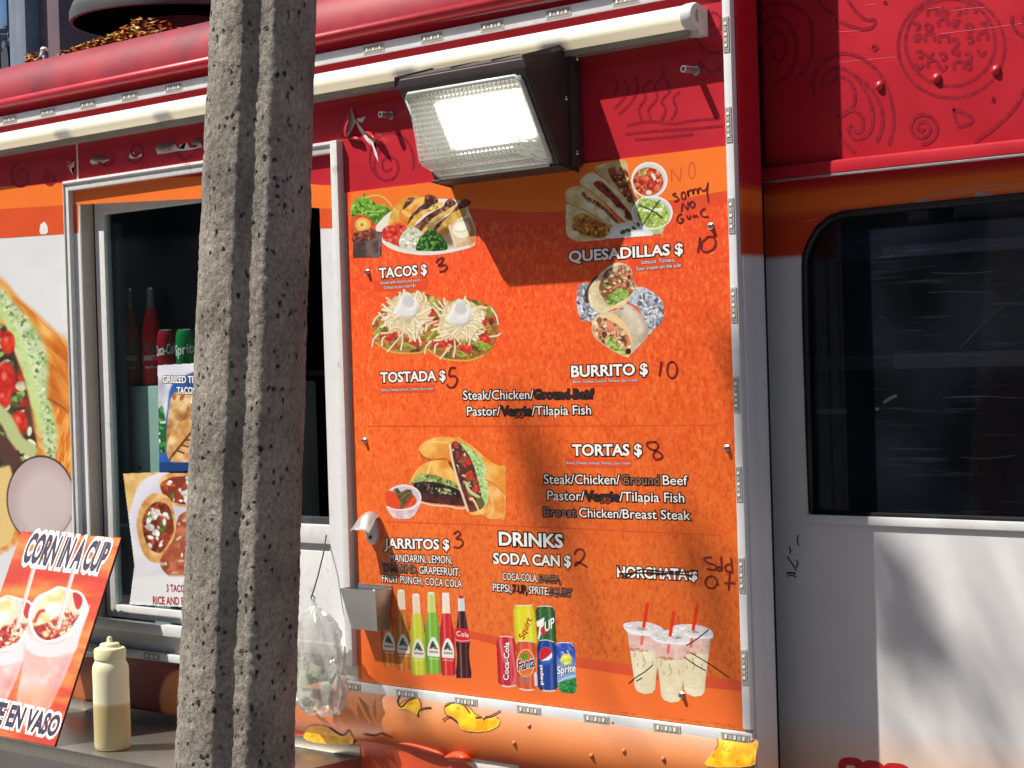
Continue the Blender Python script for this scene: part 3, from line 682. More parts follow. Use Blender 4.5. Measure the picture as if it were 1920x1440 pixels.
p.fill(p.stroke([(250, 740), (330, 790), (380, 840), (398, 835)], 10, soft=5), (150, 84, 40)); low = p.poly([(275, 790), (340, 810), (398, 850), (404, 1250), (380, 1310), (300, 1100), (300, 930)], soft=12)
p.tone(low, (214, 112, 30), (246, 186, 100), 26, 6, stretch=(0.35, 1.8), rot=.15)
p.fill(p.poly([(-160, 1100), (0, 1100), (60, 1120), (60, 1480), (-160, 1480)], soft=6), (226, 196, 128))
ds = p.ell(212, 1262, 178, 226, soft=3); p.fill(ds, (36, 20, 24)); ds = p.ell(212, 1264, 172, 220, soft=3); p.fill(ds, (186, 168, 168)); p.fill(p.ell(232, 1290, 140, 190, soft=30), (206, 190, 190))
p.build('sandwich_picture', M['print'], truck, W0, 0.0018)
p = Print((120, 1232, 360, 1392), seed=3); al = np.ones(p.X.shape)
p.fill(al, (150, 52, 30)); p.tone(al, (96, 30, 22), (196, 84, 40), 60, 5); p.fill(p.ell(215, 1290, 46, 60, soft=14), (150, 130, 60), .8); p.fill(p.ell(270, 1300, 40, 62, soft=10), (140, 24, 20)); p.fill(p.ell(345, 1310, 46, 56, soft=3), (246, 150, 84)); p.fill(p.ell(165, 1300, 36, 40, soft=12), (206, 120, 60), .7)
p.build('vegetable_picture', M['print'], truck, W0, 0.0012)

# roof corner post of the kitchen and the cab behind it
zc = [at(1420, y, 0.03).z for y in (350, 397, 475)]
M['cab'] = ramp_mat('cab_wrap', [(0.4, (236, 150, 96)), (0.96, (240, 168, 118)), (1.06, (238, 206, 186)), (1.13, (226, 224, 224)), (zc[2] - 0.002, (228, 228, 232)), (zc[2], (212, 70, 36)), (zc[1] - 0.001, (212, 70, 36)), (zc[1] + 0.001, (240, 114, 44)), (zc[0] - 0.001, (240, 114, 44)), (zc[0] + 0.001, (190, 30, 44)), (2.6, (190, 30, 44))], rough=0.42, bump=0.0012, var=0.03)
bm = bmesh.new(); add_box(bm, XC - 0.05, XC, 0.004, 0.034, 0.4, ZTOP + 0.4); add_box(bm, XC - 0.05, XC - 0.004, 0.0345, 0.072, 0.4, ZTOP + 0.4); bevel(bm, 0.004, 3)
link('corner_post', shade_auto(mesh_of(bm, 'corner_post')), M['cab'], truck)
DC = 0.142; WC = wallplane(DC); cx0 = XC - 0.09; cx1 = 2.6
wl = z1([(690, 1440), (720, 1360), (760, 1290), (830, 1230), (900, 1205)], (1280, 0, 3))
outline = [(1522, 962), (1516, 800), (1510, 600)] + [(1509, 500)] + wl + [(1700, 389), (1920, 368), (2300, 330)]
zwb = at(1522, 962, DC).z
top = [at(x, y, DC) for x, y in outline]; top[-1] = Vector((2.6, DC, at(1920, 368, DC).z + 0.005))
# wall with the window cut out: left part, above, below
bm = bmesh.new()
Lx = [Vector((cx0, DC, p_.z)) for p_ in top]; vs0 = [bm.verts.new(v) for v in Lx]; vs1 = [bm.verts.new(Vector((p_.x, DC, p_.z))) for p_ in top]
nL = 8
for i in range(nL): bm.faces.new((vs0[i], vs0[i + 1], vs1[i + 1], vs1[i]))
zt = 2.60
ab = [bm.verts.new((p_.x, DC, zt)) for p_ in top[nL:]]; bm.faces.new((vs0[nL], vs1[nL], ab[0], bm.verts.new((cx0, DC, zt))))
for i in range(nL, len(top) - 1): bm.faces.new((vs1[i], vs1[i + 1], ab[i + 1 - nL], ab[i - nL]))
b0 = bm.verts.new((cx0, DC, 0.45)); b1 = bm.verts.new((top[-1].x, DC, 0.45)); b2 = bm.verts.new((top[-1].x, DC, zwb)); bm.faces.new((vs0[0], b0, b1, b2, vs1[0]))
link('cab_wall', mesh_of(bm, 'cab_wall'), M['cab'], truck)
box('cab_shell', cx0, 2.65, DC + 0.6, DC + 0.62, 0.4, 2.6, M['dark'], truck, bev=0)
box('cab_shell', cx0 - 0.005, cx0, 0.08, DC + 0.61, 0.4, 2.6, M['dark'], truck, bev=0)
bm = bmesh.new(); add_box(bm, cx0, 2.65, DC + 0.013, DC + 0.6, 2.40, 2.42); add_box(bm, cx0, 2.65, DC + 0.013, DC + 0.6, 1.20, 1.22); add_box(bm, 2.63, 2.65, DC + 0.013, DC + 0.6, 1.2, 2.4)
link('cab_shell', mesh_of(bm, 'cab_shell'), M['dark'], truck)
bm = bmesh.new(); add_tube(bm, [(p_.x, DC + 0.001, p_.z) for p_ in top], 0.0065, 8); add_tube(bm, [(top[0].x, DC + 0.001, zwb), (top[-1].x, DC + 0.001, zwb)], 0.005, 8)
sealc = link('window_seal', mesh_of(bm, 'window_seal'), M['black'], truck)
M['cabglass'] = glass_mat('dusty_cab_glass', (0.34, 0.37, 0.44), dust=0.014, dustcol=(0.34, 0.44, 0.66), rough=0.05, scratches=True)
bm = bmesh.new(); vs = [bm.verts.new((p_.x, DC + 0.006, p_.z)) for p_ in top] + [bm.verts.new((top[-1].x, DC + 0.006, zwb))]; bm.faces.new(vs)
bmesh.ops.triangulate(bm, faces=bm.faces)
cabwin = link('cab_window', mesh_of(bm, 'cab_window'), M['cabglass'], truck)
def cabbox(nm, a, b, y0, y1, m):
    A = at(*a, D=DC + y0); B = at(*b, D=DC + y0); box(nm, A.x, B.x, DC + y0, DC + y1, B.z, A.z, M[m], cabwin, bev=0)
M['innergrey'] = mat('inside_grey_trim', (150, 150, 158), rough=0.6, var=0.2, scale=20)
cabbox('inner_trim', (1702, 398), (1742, 428), 0.03, 0.05, 'innergrey'); cabbox('inner_trim', (1788, 372), (2200, 424), 0.035, 0.05, 'innergrey')
M['innerdim'] = mat('inside_dull_rail', (66, 64, 62), rough=0.5, var=0.3, scale=40)
cabbox('inner_rail', (1526, 668), (2200, 679), 0.03, 0.04, 'innerdim'); cabbox('inner_rail', (1560, 434), (2200, 446), 0.02, 0.03, 'darkgrey')
cabbox('inner_trim', (1530, 767), (1582, 776), 0.02, 0.03, 'innergrey')
M['scuff'] = mat('dull_glass_scuff', (30, 32, 38), rough=.6, var=.4, scale=90)
ribbons('scratches', [z1(q, (1280, 480, 3)) for q in ([(1600, 480), (1700, 370), (1820, 270), (1920, 180)], [(1560, 520), (1650, 420)], [(1380, 205), (1550, 200), (1720, 208)], [(1400, 95), (1600, 98), (1750, 85)], [(1460, 800), (1700, 790), (1900, 800)], [(1090, 570), (1300, 560), (1500, 555), (1700, 560)], [(1560, 1130), (1700, 1140), (1880, 1120)], [(1110, 340), (1150, 355)], [(1800, 335), (1830, 330)])], 0.75, M['scuff'], cabwin, wallplane(DC + 0.0058), 0.0004)
ribbons('smear', [z1(q, (1280, 480, 3)) for q in ([(1130, 825), (1170, 800), (1205, 785)], [(1084, 860), (1104, 862)])], 6, M['scuff'], cabwin, wallplane(DC + 0.0056), 0.0004)
# ledge below the cab window and loose vinyl above it
A = at(1520, 966, DC); box('window_ledge', A.x - 0.004, 2.55, DC - 0.006, DC + 0.001, at(1600, 984, DC - 0.006).z, zwb - 0.002, M['white'], sealc, bev=0.002)
tr2 = [z1(q, (1280, 0, 3)) for q in ([(1030, 1185), (1065, 1165), (1100, 1175), (1075, 1192)], [(1225, 1160), (1250, 1135), (1275, 1150), (1330, 1125), (1440, 1130), (1445, 1150), (1330, 1160), (1260, 1172)], [(1640, 1095), (1660, 1080), (1740, 1095), (1720, 1115), (1650, 1120)], [(860, 1195), (870, 1185), (885, 1205), (872, 1212)], [(1845, 1065), (1870, 1070), (1860, 1095)])]
for q in tr2: sheet('torn_patch', q, M['innergrey'], truck, WC, 0.0012)
ribbons('scratches', [z1(q, (1280, 0, 3)) for q in ([(1330, 1115), (1500, 1075), (1700, 1045), (1920, 1030)], [(1440, 1110), (1600, 1080), (1800, 1060)], [(700, 1245), (760, 1228)], [(740, 1300), (790, 1285)])], 1.4, M['innergrey'], truck, WC, 0.0014)
# red letter tops on the cab door, grime beside the post
ribbons('red_lettering', [[(1578, 1440), (1582, 1429), (1600, 1428), (1611, 1433), (1610, 1442)], [(1619, 1446), (1624, 1434), (1640, 1434), (1651, 1440), (1650, 1450)], [(1662, 1446), (1667, 1438), (1690, 1440), (1702, 1448)], [(1578, 1455), (1580, 1440)], [(1618, 1460), (1620, 1444)]], 15, mat('red_letter_vinyl', (206, 30, 36), var=0.06), truck, WC, 0.0012)
ribbons('grime_marks', [z1(q, (1280, 960, 3)) for q in ([(600, 195), (606, 215), (603, 235)], [(588, 250), (605, 275), (622, 300), (640, 330)], [(640, 268), (648, 292), (638, 315)], [(585, 350), (610, 340), (638, 352)], [(590, 362), (615, 356), (640, 368)], [(586, 338), (606, 346), (634, 340)], [(650, 130), (646, 160), (652, 190)])], 2.6, M['darkgrey'], truck, WC, 0.0012)

# red flap panel over the cab window
DF = 0.118; WF = wallplane(DF)
fxl = at(1432, 200, DF).x; zf0 = at(1600, 300, DF).z
flap = box('upper_panel', fxl, 2.6, DF, DC - 0.0005, zf0, 2.62, M['red'], truck, bev=0.003)
bm = bmesh.new(); a0, a1 = at(1430, 322, DF - 0.02), at(1920, 268, DF - 0.02)
zl = at(1430, 318, DF - 0.02).z
hexa(bm, [(fxl - 0.004, DF - 0.015, zf0 - 0.020), (2.6, DF - 0.015, zf0 - 0.020), (2.6, DC - 0.001, zf0 - 0.018), (fxl - 0.004, DC - 0.001, zf0 - 0.018),
          (fxl - 0.004, DF - 0.014, zf0 + 0.001), (2.6, DF - 0.014, zf0 + 0.001), (2.6, DF - 0.001, zf0 + 0.004), (fxl - 0.004, DF - 0.001, zf0 + 0.004)])
bevel(bm, 0.003, 2)
link('panel_lip', shade_auto(mesh_of(bm, 'panel_lip')), M['red'], flap)
box('lip_edge', fxl - 0.002, 2.59, DF - 0.0145, DF - 0.004, zf0 - 0.0245, zf0 - 0.0205, M['alu'], flap, bev=0.001)
def arc(cx, cy, rx, ry, a0, a1, n=24): return [(cx + rx * math.cos(a), cy + ry * math.sin(a)) for a in np.linspace(a0, a1, n)]
zF = (1280, 0, 3)
o2 = [arc(1784, 88, 100, 96, 0, 6.26, 40), arc(1782, 80, 84, 82, 0, 6.26, 40)]
rg = random.Random(5)
for r in range(5):                                        # carved signs inside the round stone
    for c in range(6):
        x = 1722 + c * 24 + rg.uniform(-4, 4); y = 22 + r * 26 + rg.uniform(-4, 4)
        if (x - 1782) ** 2 + (y - 80) ** 2 < 74 ** 2:
            k = rg.randint(0, 3)
            o2.append([(x - 9, y + 6), (x - 8, y - 7), (x + 7, y - 8), (x + 8, y + 5)] if k == 0 else spiral(x, y, 2, 9, 1.1, rg.uniform(0, 6), 1, 12) if k == 1 else [(x - 8, y - 5), (x, y + 6), (x + 8, y - 4)] if k == 2 else [(x - 8, y), (x + 2, y - 3), (x + 4, y + 8), (x - 4, y + 9)])
o2 += [z1(q, zF) for q in ([(740, 540), (730, 440), (790, 350), (900, 300), (1010, 330), (1110, 420), (1170, 560), (1185, 700), (1160, 820)], [(780, 500), (800, 420), (880, 380), (980, 440), (1050, 560), (1070, 680), (1040, 760), (970, 780), (930, 730), (950, 700)],
    [(820, 480), (880, 430), (950, 470), (970, 560), (930, 630), (880, 660)], [(960, 420), (1060, 500), (1120, 620), (1120, 720), (1090, 800)], [(870, 660), (950, 620), (1010, 660), (1010, 730), (980, 745), (960, 730)], [(880, 740), (910, 800), (970, 860)],
    [(930, 0), (970, 60), (1030, 110), (1080, 110), (1070, 150), (1010, 165), (930, 140), (860, 110)], [(760, 0), (800, 50), (850, 85)], [(1920, 500), (1880, 590), (1800, 680), (1700, 760), (1640, 800)], [(1520, 610), (1550, 710), (1630, 680), (1590, 640), (1520, 615)],
    [(440, 250), (430, 180), (480, 110), (560, 100), (620, 170), (640, 300), (600, 420), (520, 470)], [(480, 240), (520, 180), (570, 200), (580, 290), (540, 350), (505, 300)], [(420, 60), (520, 20), (640, 40), (720, 130), (720, 330), (650, 430)])]
o2 += [spiral(1729, 240, 3, 31, 2.2, 0.4), [(1635, 88), (1640, 86), (1644, 90), (1639, 94), (1635, 89)], [(1860, 184), (1864, 184), (1863, 190), (1859, 188)], [(1656, 6), (1660, 4), (1662, 8)], spiral(1930, 40, 8, 34, 1.2, 2.2)]
ribbons('ornament_lines', o2, 6.5, M['softred'], flap, WF, 0.0008, sub=3)
rivets([at(x, y, DF) for x, y in ((1650, 161), (1757, 147), (1868, 132))], 0.0088, M['red'], flap)
ribbons('scratches', [z1(q, zF) for q in ([(880, 350), (1100, 330), (1200, 320)], [(870, 180), (1000, 172)], [(1450, 190), (1700, 160), (1920, 130)], [(1030, 28), (1090, 22)], [(1520, 62), (1600, 48), (1700, 42)], [(1380, 50), (1450, 40)])], 1.0, mat('pale_scratch', (226, 110, 116), var=0.1), flap, WF, 0.0016)

# ------------------------------------------------------------------ LED strips
def led_module_mesh():
    bm = bmesh.new(); add_box(bm, -0.030, 0.030, -0.0013, 0, -0.0078, 0.0078, 0); bevel(bm, 0.0005)
    add_box(bm, -0.0272, 0.0272, -0.0016, -0.0012, -0.0058, 0.0058, 1)
    for k in (-1, 0, 1):
        add_box(bm, k * 0.0185 - 0.0024, k * 0.0185 + 0.0024, -0.0026, -0.0015, -0.0030, 0.0036, 2)
        if k < 1: add_box(bm, k * 0.0185 + 0.006, k * 0.0185 + 0.0125, -0.0022, -0.0015, -0.0035, 0.0030, 0)
    return mesh_of(bm, 'led_module')
LEDM = led_module_mesh()
for m_ in ('ledgrey', 'leddark', 'ledchip'): LEDM.materials.append(M[m_])
def led_strip(label, pts, n_at, vertical, x0, x1, z0, z1_, depth=0.010):
    root = thing('led_strip', ((x0 + x1) / 2, 0, min(z0, z1_)), label, 'led strip', 'white LED strips round the menu')
    bm = bmesh.new(); add_box(bm, x0, x1, -depth, -0.0022, z0, z1_); bevel(bm, 0.003 if vertical else 0.0015, 2)
    link('channel', shade_auto(mesh_of(bm, 'channel')), M['alu_strip'], root)
    proto = bpy.data.objects.new('led_module', LEDM)
    for k, q in enumerate(n_at):
        o = proto if k == 0 else proto.copy()
        COL.objects.link(o); o.parent = root; o.matrix_parent_inverse = Matrix.Translation(-root.location)
        p = at(q[0], q[1], -depth)
        if vertical: o.location = (x0 + 0.0078, -depth, p.z); o.rotation_euler = (0, math.pi / 2, 0); o.scale = (1, 1, .78)
        else: o.location = (p.x, -depth, (z0 + z1_) / 2); o.rotation_euler = (0, 0, 0)
    return root
za, zb_ = at(0, 237, -0.01).z, at(0, 219, -0.01).z
led_strip('white LED strip running along the top under the red roof rail', None, [(-40, 245)] + [(x / 3, y / 3) for x, y in ((55, 680), (270, 635), (495, 590), (730, 547), (978, 497))] + [(640 + x / 3, y / 3) for x, y in ((-560, 375), (-240, 340), (183, 285), (510, 222), (850, 157), (1223, 82), (1600, 15))] + [(420, 150)], False, xL + 0.6, at(1358, 0, -0.01).x, za, zb_)
vx0, vx1 = 0.5165, XC - 0.0005
led_strip('upright white LED strip on the corner right of the menu', None, [(1370, y) for y in (63, 233, 404, 572, 740, 907, 1077, 1248)], True, vx0, vx1, at(1400, 1368, -0.01).z, ZTOP + 0.4, 0.013)
led_strip('white LED strip along the bottom edge of the menu', None, [(x, 1280) for x in (657, 762, 873, 990, 1116, 1248, 1376)], False, at(628, 1280, -0.01).x, vx1, at(900, 1330, -0.01).z, at(900, 1309, -0.01).z)
led_strip('grey LED strip below the serving window, above the shelf', None, [(285, 1232), (170, 1218)], False, xL + 0.7, at(560, 1270).x - 0.02, at(300, 1239, -0.018).z, at(300, 1225, -0.018).z, 0.021)

# ------------------------------------------------------------------ wall lamp over the menu
xl_, xr_ = at(742, 147, -0.1433).x, at_x(1085, 200, 0.1838).x
lamp = thing('wall_lamp', ((xl_ + xr_) / 2, 0, 2.105), 'big dark brown floodlight shining over the menu', 'wall lamp')
T0, T1, B1, B0 = (-0.143, 2.2925), (-0.143, 2.278), (-0.050, 2.104), (0.0, 2.100)      # (y, z) of the side outline
side = [(-0.0042, 2.322), (-0.035, 2.322), T0, T1, B1, (-0.0042, 2.100)]
bm = bmesh.new(); A = [bm.verts.new((xl_, y, z)) for y, z in side]; B = [bm.verts.new((xr_, y, z)) for y, z in side]
bm.faces.new(A); bm.faces.new(B[::-1])
for i in range(len(side)):
    if i != 3: bm.faces.new((A[i], A[(i + 1) % 6], B[(i + 1) % 6], B[i]))
dn = Vector((0, B1[0] - T1[0], B1[1] - T1[1])); Ln = dn.length; dn.normalize(); nn = Vector((0, dn.z, -dn.y)); 
if nn.y > 0: nn = -nn
def face(u, v, o=0.0): return Vector((xl_ + (xr_ - xl_) * u, T1[0], T1[1])) + dn * (Ln * v) + nn * o
lu0, lu1, lv0, lv1 = 0.055, 0.945, 0.085, 0.955
o4 = [bm.verts.new(face(u, v)) for u, v in ((0, 0), (1, 0), (1, 1), (0, 1))]; i4 = [bm.verts.new(face(u, v)) for u, v in ((lu0, lv0), (lu1, lv0), (lu1, lv1), (lu0, lv1))]
for i in range(4): bm.faces.new((o4[i], o4[(i + 1) % 4], i4[(i + 1) % 4], i4[i]))
k4 = [bm.verts.new(face(u, v, -0.03)) for u, v in ((lu0 + .03, lv0 + .04), (lu1 - .03, lv0 + .04), (lu1 - .03, lv1 - .04), (lu0 + .03, lv1 - .04))]
bmesh.ops.remove_doubles(bm, verts=bm.verts, dist=1e-5)
bevel_edges = [e for e in bm.edges if len(e.link_faces) == 2 and e.calc_face_angle(0) > 0.4]
bmesh.ops.bevel(bm, geom=bevel_edges, offset=0.004, segments=3, affect='EDGES', clamp_overlap=True)
for v in list(bm.verts):
    if not v.link_faces: bm.verts.remove(v)
link('housing', shade_auto(mesh_of(bm, 'housing')), M['bronze'], lamp)
for u in (0.30, 0.62, 0.93):                                  # shallow ribs on the sloping top
    bm = bmesh.new(); c0 = Vector((xl_ + (xr_ - xl_) * u, -0.045, 2.3195)); hexa(bm, [c0 + Vector(q) for q in ((-0.03, 0.01, -0.004), (0.03, 0.01, -0.004), (0.024, -0.075, -0.025), (-0.024, -0.075, -0.025), (-0.026, 0.01, 0.003), (0.026, 0.01, 0.003), (0.02, -0.072, -0.0165), (-0.02, -0.072, -0.0165))]); link('top_rib', mesh_of(bm, 'top_rib'), M['bronze'], lamp)
box('back_plate', xr_ - 0.004, xr_ + 0.010, -0.030, -0.0042, 2.106, 2.314, M['bronze'], lamp, bev=0.002)
m, t, b = nodes('reflector_grey'); b.inputs['Base Color'].default_value = (0.6, 0.6, 0.55, 1); b.inputs['Roughness'].default_value = 0.45; b.inputs['Metallic'].default_value = 0.2; M['reflector'] = m
bm = bmesh.new(); r0 = [bm.verts.new(face(u, v, -0.001)) for u, v in ((lu0, lv0), (lu1, lv0), (lu1, lv1), (lu0, lv1))]; r1 = [bm.verts.new(face(u, v, -0.028)) for u, v in ((lu0 + .1, lv0 + .17), (lu1 - .12, lv0 + .17), (lu1 - .12, lv1 - .22), (lu0 + .1, lv1 - .22))]
for i in range(4): bm.faces.new((r0[i], r0[(i + 1) % 4], r1[(i + 1) % 4], r1[i]))
bm.faces.new(r1)
refl = link('reflector', mesh_of(bm, 'reflector'), M['reflector'], lamp)
m, t, b = nodes('lit_led_panel'); b.inputs['Base Color'].default_value = (0.9, 0.9, 0.85, 1); b.inputs['Emission Color'].default_value = (1.0, 0.98, 0.90, 1)
tc = N(t, 'ShaderNodeTexCoord'); vo = N(t, 'ShaderNodeTexVoronoi'); vo.inputs['Scale'].default_value = 150; t.links.new(tc.outputs['Object'], vo.inputs[0])
mr = N(t, 'ShaderNodeMapRange'); mr.inputs[1].default_value = 0.0; mr.inputs[2].default_value = 0.6; mr.inputs[3].default_value = 3.6; mr.inputs[4].default_value = 2.4; t.links.new(vo.outputs[0], mr.inputs[0])
t.links.new(mr.outputs[0], b.inputs['Emission Strength']); M['led'] = m
bm = bmesh.new(); bm.faces.new([bm.verts.new(face(u, v, -0.024)) for u, v in ((lu0 + .105, lv0 + .175), (lu1 - .125, lv0 + .175), (lu1 - .125, lv1 - .225), (lu0 + .105, lv1 - .225))])
link('led_panel', mesh_of(bm, 'led_panel'), M['led'], refl)
def lens_mat():
    m, t, b = nodes('prismatic_lens'); t.nodes.remove(b); out = t.nodes['Material Output']
    tc = N(t, 'ShaderNodeTexCoord'); w1 = N(t, 'ShaderNodeTexWave'); w1.wave_type = 'BANDS'; w1.bands_direction = 'Z'; w1.inputs['Scale'].default_value = 34
    w2 = N(t, 'ShaderNodeTexWave'); w2.wave_type = 'BANDS'; w2.bands_direction = 'X'; w2.inputs['Scale'].default_value = 30
    t.links.new(tc.outputs['Object'], w1.inputs[0]); t.links.new(tc.outputs['Object'], w2.inputs[0])
    mx = N(t, 'ShaderNodeMath', operation='MAXIMUM'); t.links.new(w1.outputs['Fac'], mx.inputs[0]); t.links.new(w2.outputs['Fac'], mx.inputs[1])
    bp = N(t, 'ShaderNodeBump'); bp.inputs['Distance'].default_value = 0.0035; t.links.new(mx.outputs[0], bp.inputs['Height'])
    tr = N(t, 'ShaderNodeBsdfTransparent'); tr.inputs[0].default_value = (0.93, 0.94, 0.92, 1)
    rf = N(t, 'ShaderNodeBsdfRefraction'); rf.inputs['IOR'].default_value = 1.12; rf.inputs['Roughness'].default_value = 0.28; t.links.new(bp.outputs[0], rf.inputs['Normal'])
    gl = N(t, 'ShaderNodeBsdfGlossy'); gl.inputs['Roughness'].default_value = 0.12; t.links.new(bp.outputs[0], gl.inputs['Normal'])
    tl_ = N(t, 'ShaderNodeBsdfTranslucent'); tl_.inputs[0].default_value = (0.8, 0.82, 0.78, 1); t.links.new(bp.outputs[0], tl_.inputs['Normal'])
    df = N(t, 'ShaderNodeBsdfDiffuse'); df.inputs[0].default_value = (0.62, 0.64, 0.60, 1); t.links.new(bp.outputs[0], df.inputs['Normal'])
    def mix(a, b_, f):
        x = N(t, 'ShaderNodeMixShader'); x.inputs[0].default_value = f; t.links.new(a, x.inputs[1]); t.links.new(b_, x.inputs[2]); return x.outputs[0]
    o = mix(tr.outputs[0], rf.outputs[0], 0.72); o = mix(o, df.outputs[0], 0.22); o = mix(o, tl_.outputs[0], 0.12)
    fr = facing(t, 0.06)
    x = N(t, 'ShaderNodeMixShader'); t.links.new(fr.outputs[0], x.inputs[0]); t.links.new(o, x.inputs[1]); t.links.new(gl.outputs[0], x.inputs[2])
    t.links.new(x.outputs[0], out.inputs[0]); return m
M['lens'] = lens_mat()
bm = bmesh.new()
q = [face(lu0, lv0, 0.002), face(lu1, lv0, 0.002), face(lu1, lv1, 0.002), face(lu0, lv1, 0.002), face(lu0 + 0.02, lv1 - 0.24, 0.046), face(lu1 - 0.10, lv1 - 0.24, 0.046)]
v = [bm.verts.new(p_) for p_ in q]
for f in ((0, 1, 5, 4), (4, 5, 2, 3), (1, 2, 5), (0, 4, 3)): bm.faces.new([v[i] for i in f])
es = [e for e in bm.edges if len(e.link_faces) == 2]
bmesh.ops.bevel(bm, geom=es, offset=0.006, segments=3, affect='EDGES')
link('lens', shade_auto(mesh_of(bm, 'lens'), 50), M['lens'], lamp)
bm = bmesh.new(); add_tube(bm, [face(u, v_, 0.003) for u, v_ in ((lu0, lv0 + .05), (lu0 + .03, lv0), (lu1 - .03, lv0), (lu1, lv0 + .05), (lu1, lv1 - .05), (lu1 - .03, lv1), (lu0 + .03, lv1), (lu0, lv1 - .05), (lu0, lv0 + .05))], 0.0042, 8)
M['lensrim'] = mat('clear_lens_rim', (206, 212, 206), rough=0.25, var=0.1); link('lens_rim', mesh_of(bm, 'lens_rim'), M['lensrim'], lamp)
for yy, zz_ in ((-0.012, 2.300), (-0.035, 2.228), (-0.02, 2.13)):
    bm = bmesh.new(); lathe(bm, [(0.0055, 0), (0.0055, 0.003), (0.003, 0.005), (0, 0.005)], (xr_ + (0.0 if zz_ == 2.228 else 0.0095), yy, zz_), (1, 0, 0), 12); link('screw', mesh_of(bm, 'screw', False), M['chrome'], lamp)

# ------------------------------------------------------------------ tube light under the top strip
yt = -0.030; rt = 0.0215
zt0, zt1 = at(0, 258, yt - 0.01).z, at(1290, 30, yt - 0.01).z
xe = at(1296, 35, yt - 0.02).x; zt_ = zt1
tube = thing('tube_light', (-0.7, yt, zt_), 'long lit tube lamp under the top of the truck', 'tube light')
m, t, b = nodes('lit_tube_diffuser'); b.inputs['Base Color'].default_value = (0.80, 0.78, 0.72, 1); b.inputs['Roughness'].default_value = 0.35
b.inputs['Emission Color'].default_value = (1.0, 0.86, 0.50, 1)
tc = N(t, 'ShaderNodeTexCoord'); sp = N(t, 'ShaderNodeSeparateXYZ'); t.links.new(tc.outputs['Object'], sp.inputs[0])
w1 = N(t, 'ShaderNodeMath', operation='MULTIPLY_ADD'); w1.inputs[1].default_value = 2.63; w1.inputs[2].default_value = 0.56; t.links.new(sp.outputs[0], w1.inputs[0])
w2 = N(t, 'ShaderNodeMath', operation='PINGPONG'); w2.inputs[1].default_value = 0.5; t.links.new(w1.outputs[0], w2.inputs[0])
mr = N(t, 'ShaderNodeMapRange'); mr.inputs[1].default_value = 0.05; mr.inputs[2].default_value = 0.11; mr.inputs[3].default_value = 0.06; mr.inputs[4].default_value = 1.0; t.links.new(w2.outputs[0], mr.inputs[0])
zr = N(t, 'ShaderNodeMapRange'); zr.inputs[1].default_value = zt_ + 0.012; zr.inputs[2].default_value = zt_ - 0.004; zr.inputs[3].default_value = 0.0; zr.inputs[4].default_value = 0.26; t.links.new(sp.outputs[2], zr.inputs[0])
mm = N(t, 'ShaderNodeMath', operation='MULTIPLY'); t.links.new(mr.outputs[0], mm.inputs[0]); t.links.new(zr.outputs[0], mm.inputs[1]); t.links.new(mm.outputs[0], b.inputs['Emission Strength']); M['tube'] = m
M['tubebase'] = mat('tube_base', (166, 160, 150), rough=0.4, metal=0.3, var=0.1, scale=20)
bm = bmesh.new(); angs = np.linspace(math.radians(115), math.radians(322 - 65), 14)      # diffuser: top to lower front
xs_ = [xL + 0.4, xe - 0.02]
rows = [[bm.verts.new((x, yt + rt * math.cos(a), zt_ + rt * math.sin(a))) for a in angs] for x in xs_]
rows_top = [bm.verts.new((x, yt + rt * 0.75, zt_ + rt * 0.55)) for x in xs_]
for j in range(len(angs) - 1): bm.faces.new((rows[0][j], rows[1][j], rows[1][j + 1], rows[0][j + 1]))
bm.faces.new((rows_top[0], rows_top[1], rows[1][0], rows[0][0]))
link('diffuser', shade_auto(mesh_of(bm, 'diffuser'), 50), M['tube'], tube)
bm = bmesh.new(); la = angs[-1]
pr = [(yt + rt * math.cos(la) - 0.001, zt_ + rt * math.sin(la) - 0.0002), (yt + rt * math.cos(la) + 0.001, zt_ - rt * 1.45), (-0.003, zt_ - rt * 1.45), (-0.003, zt_ + rt * 0.5), (yt + rt * 0.74, zt_ + rt * 0.5)]
a_ = [bm.verts.new((xs_[0], y, z)) for y, z in pr]; b_ = [bm.verts.new((xs_[1], y, z)) for y, z in pr]
for i in range(4): bm.faces.new((a_[i], a_[i + 1], b_[i + 1], b_[i]))
link('lamp_base', mesh_of(bm, 'lamp_base'), M['tubebase'], tube)
bm = bmesh.new(); lathe(bm, [(rt * 1.06, 0.0), (rt * 1.08, 0.016), (rt * 0.98, 0.021), (rt * 0.5, 0.022), (rt * 0.45, 0.016), (0, 0.016)], (xe - 0.022, yt, zt_), (1, 0, 0), 24)
add_box(bm, xe - 0.022, xe - 0.001, yt + 0.002, -0.002, zt_ - rt * 1.5, zt_ + rt * 0.8); link('end_cap', shade_auto(mesh_of(bm, 'end_cap')), M['whiteframe'], tube)

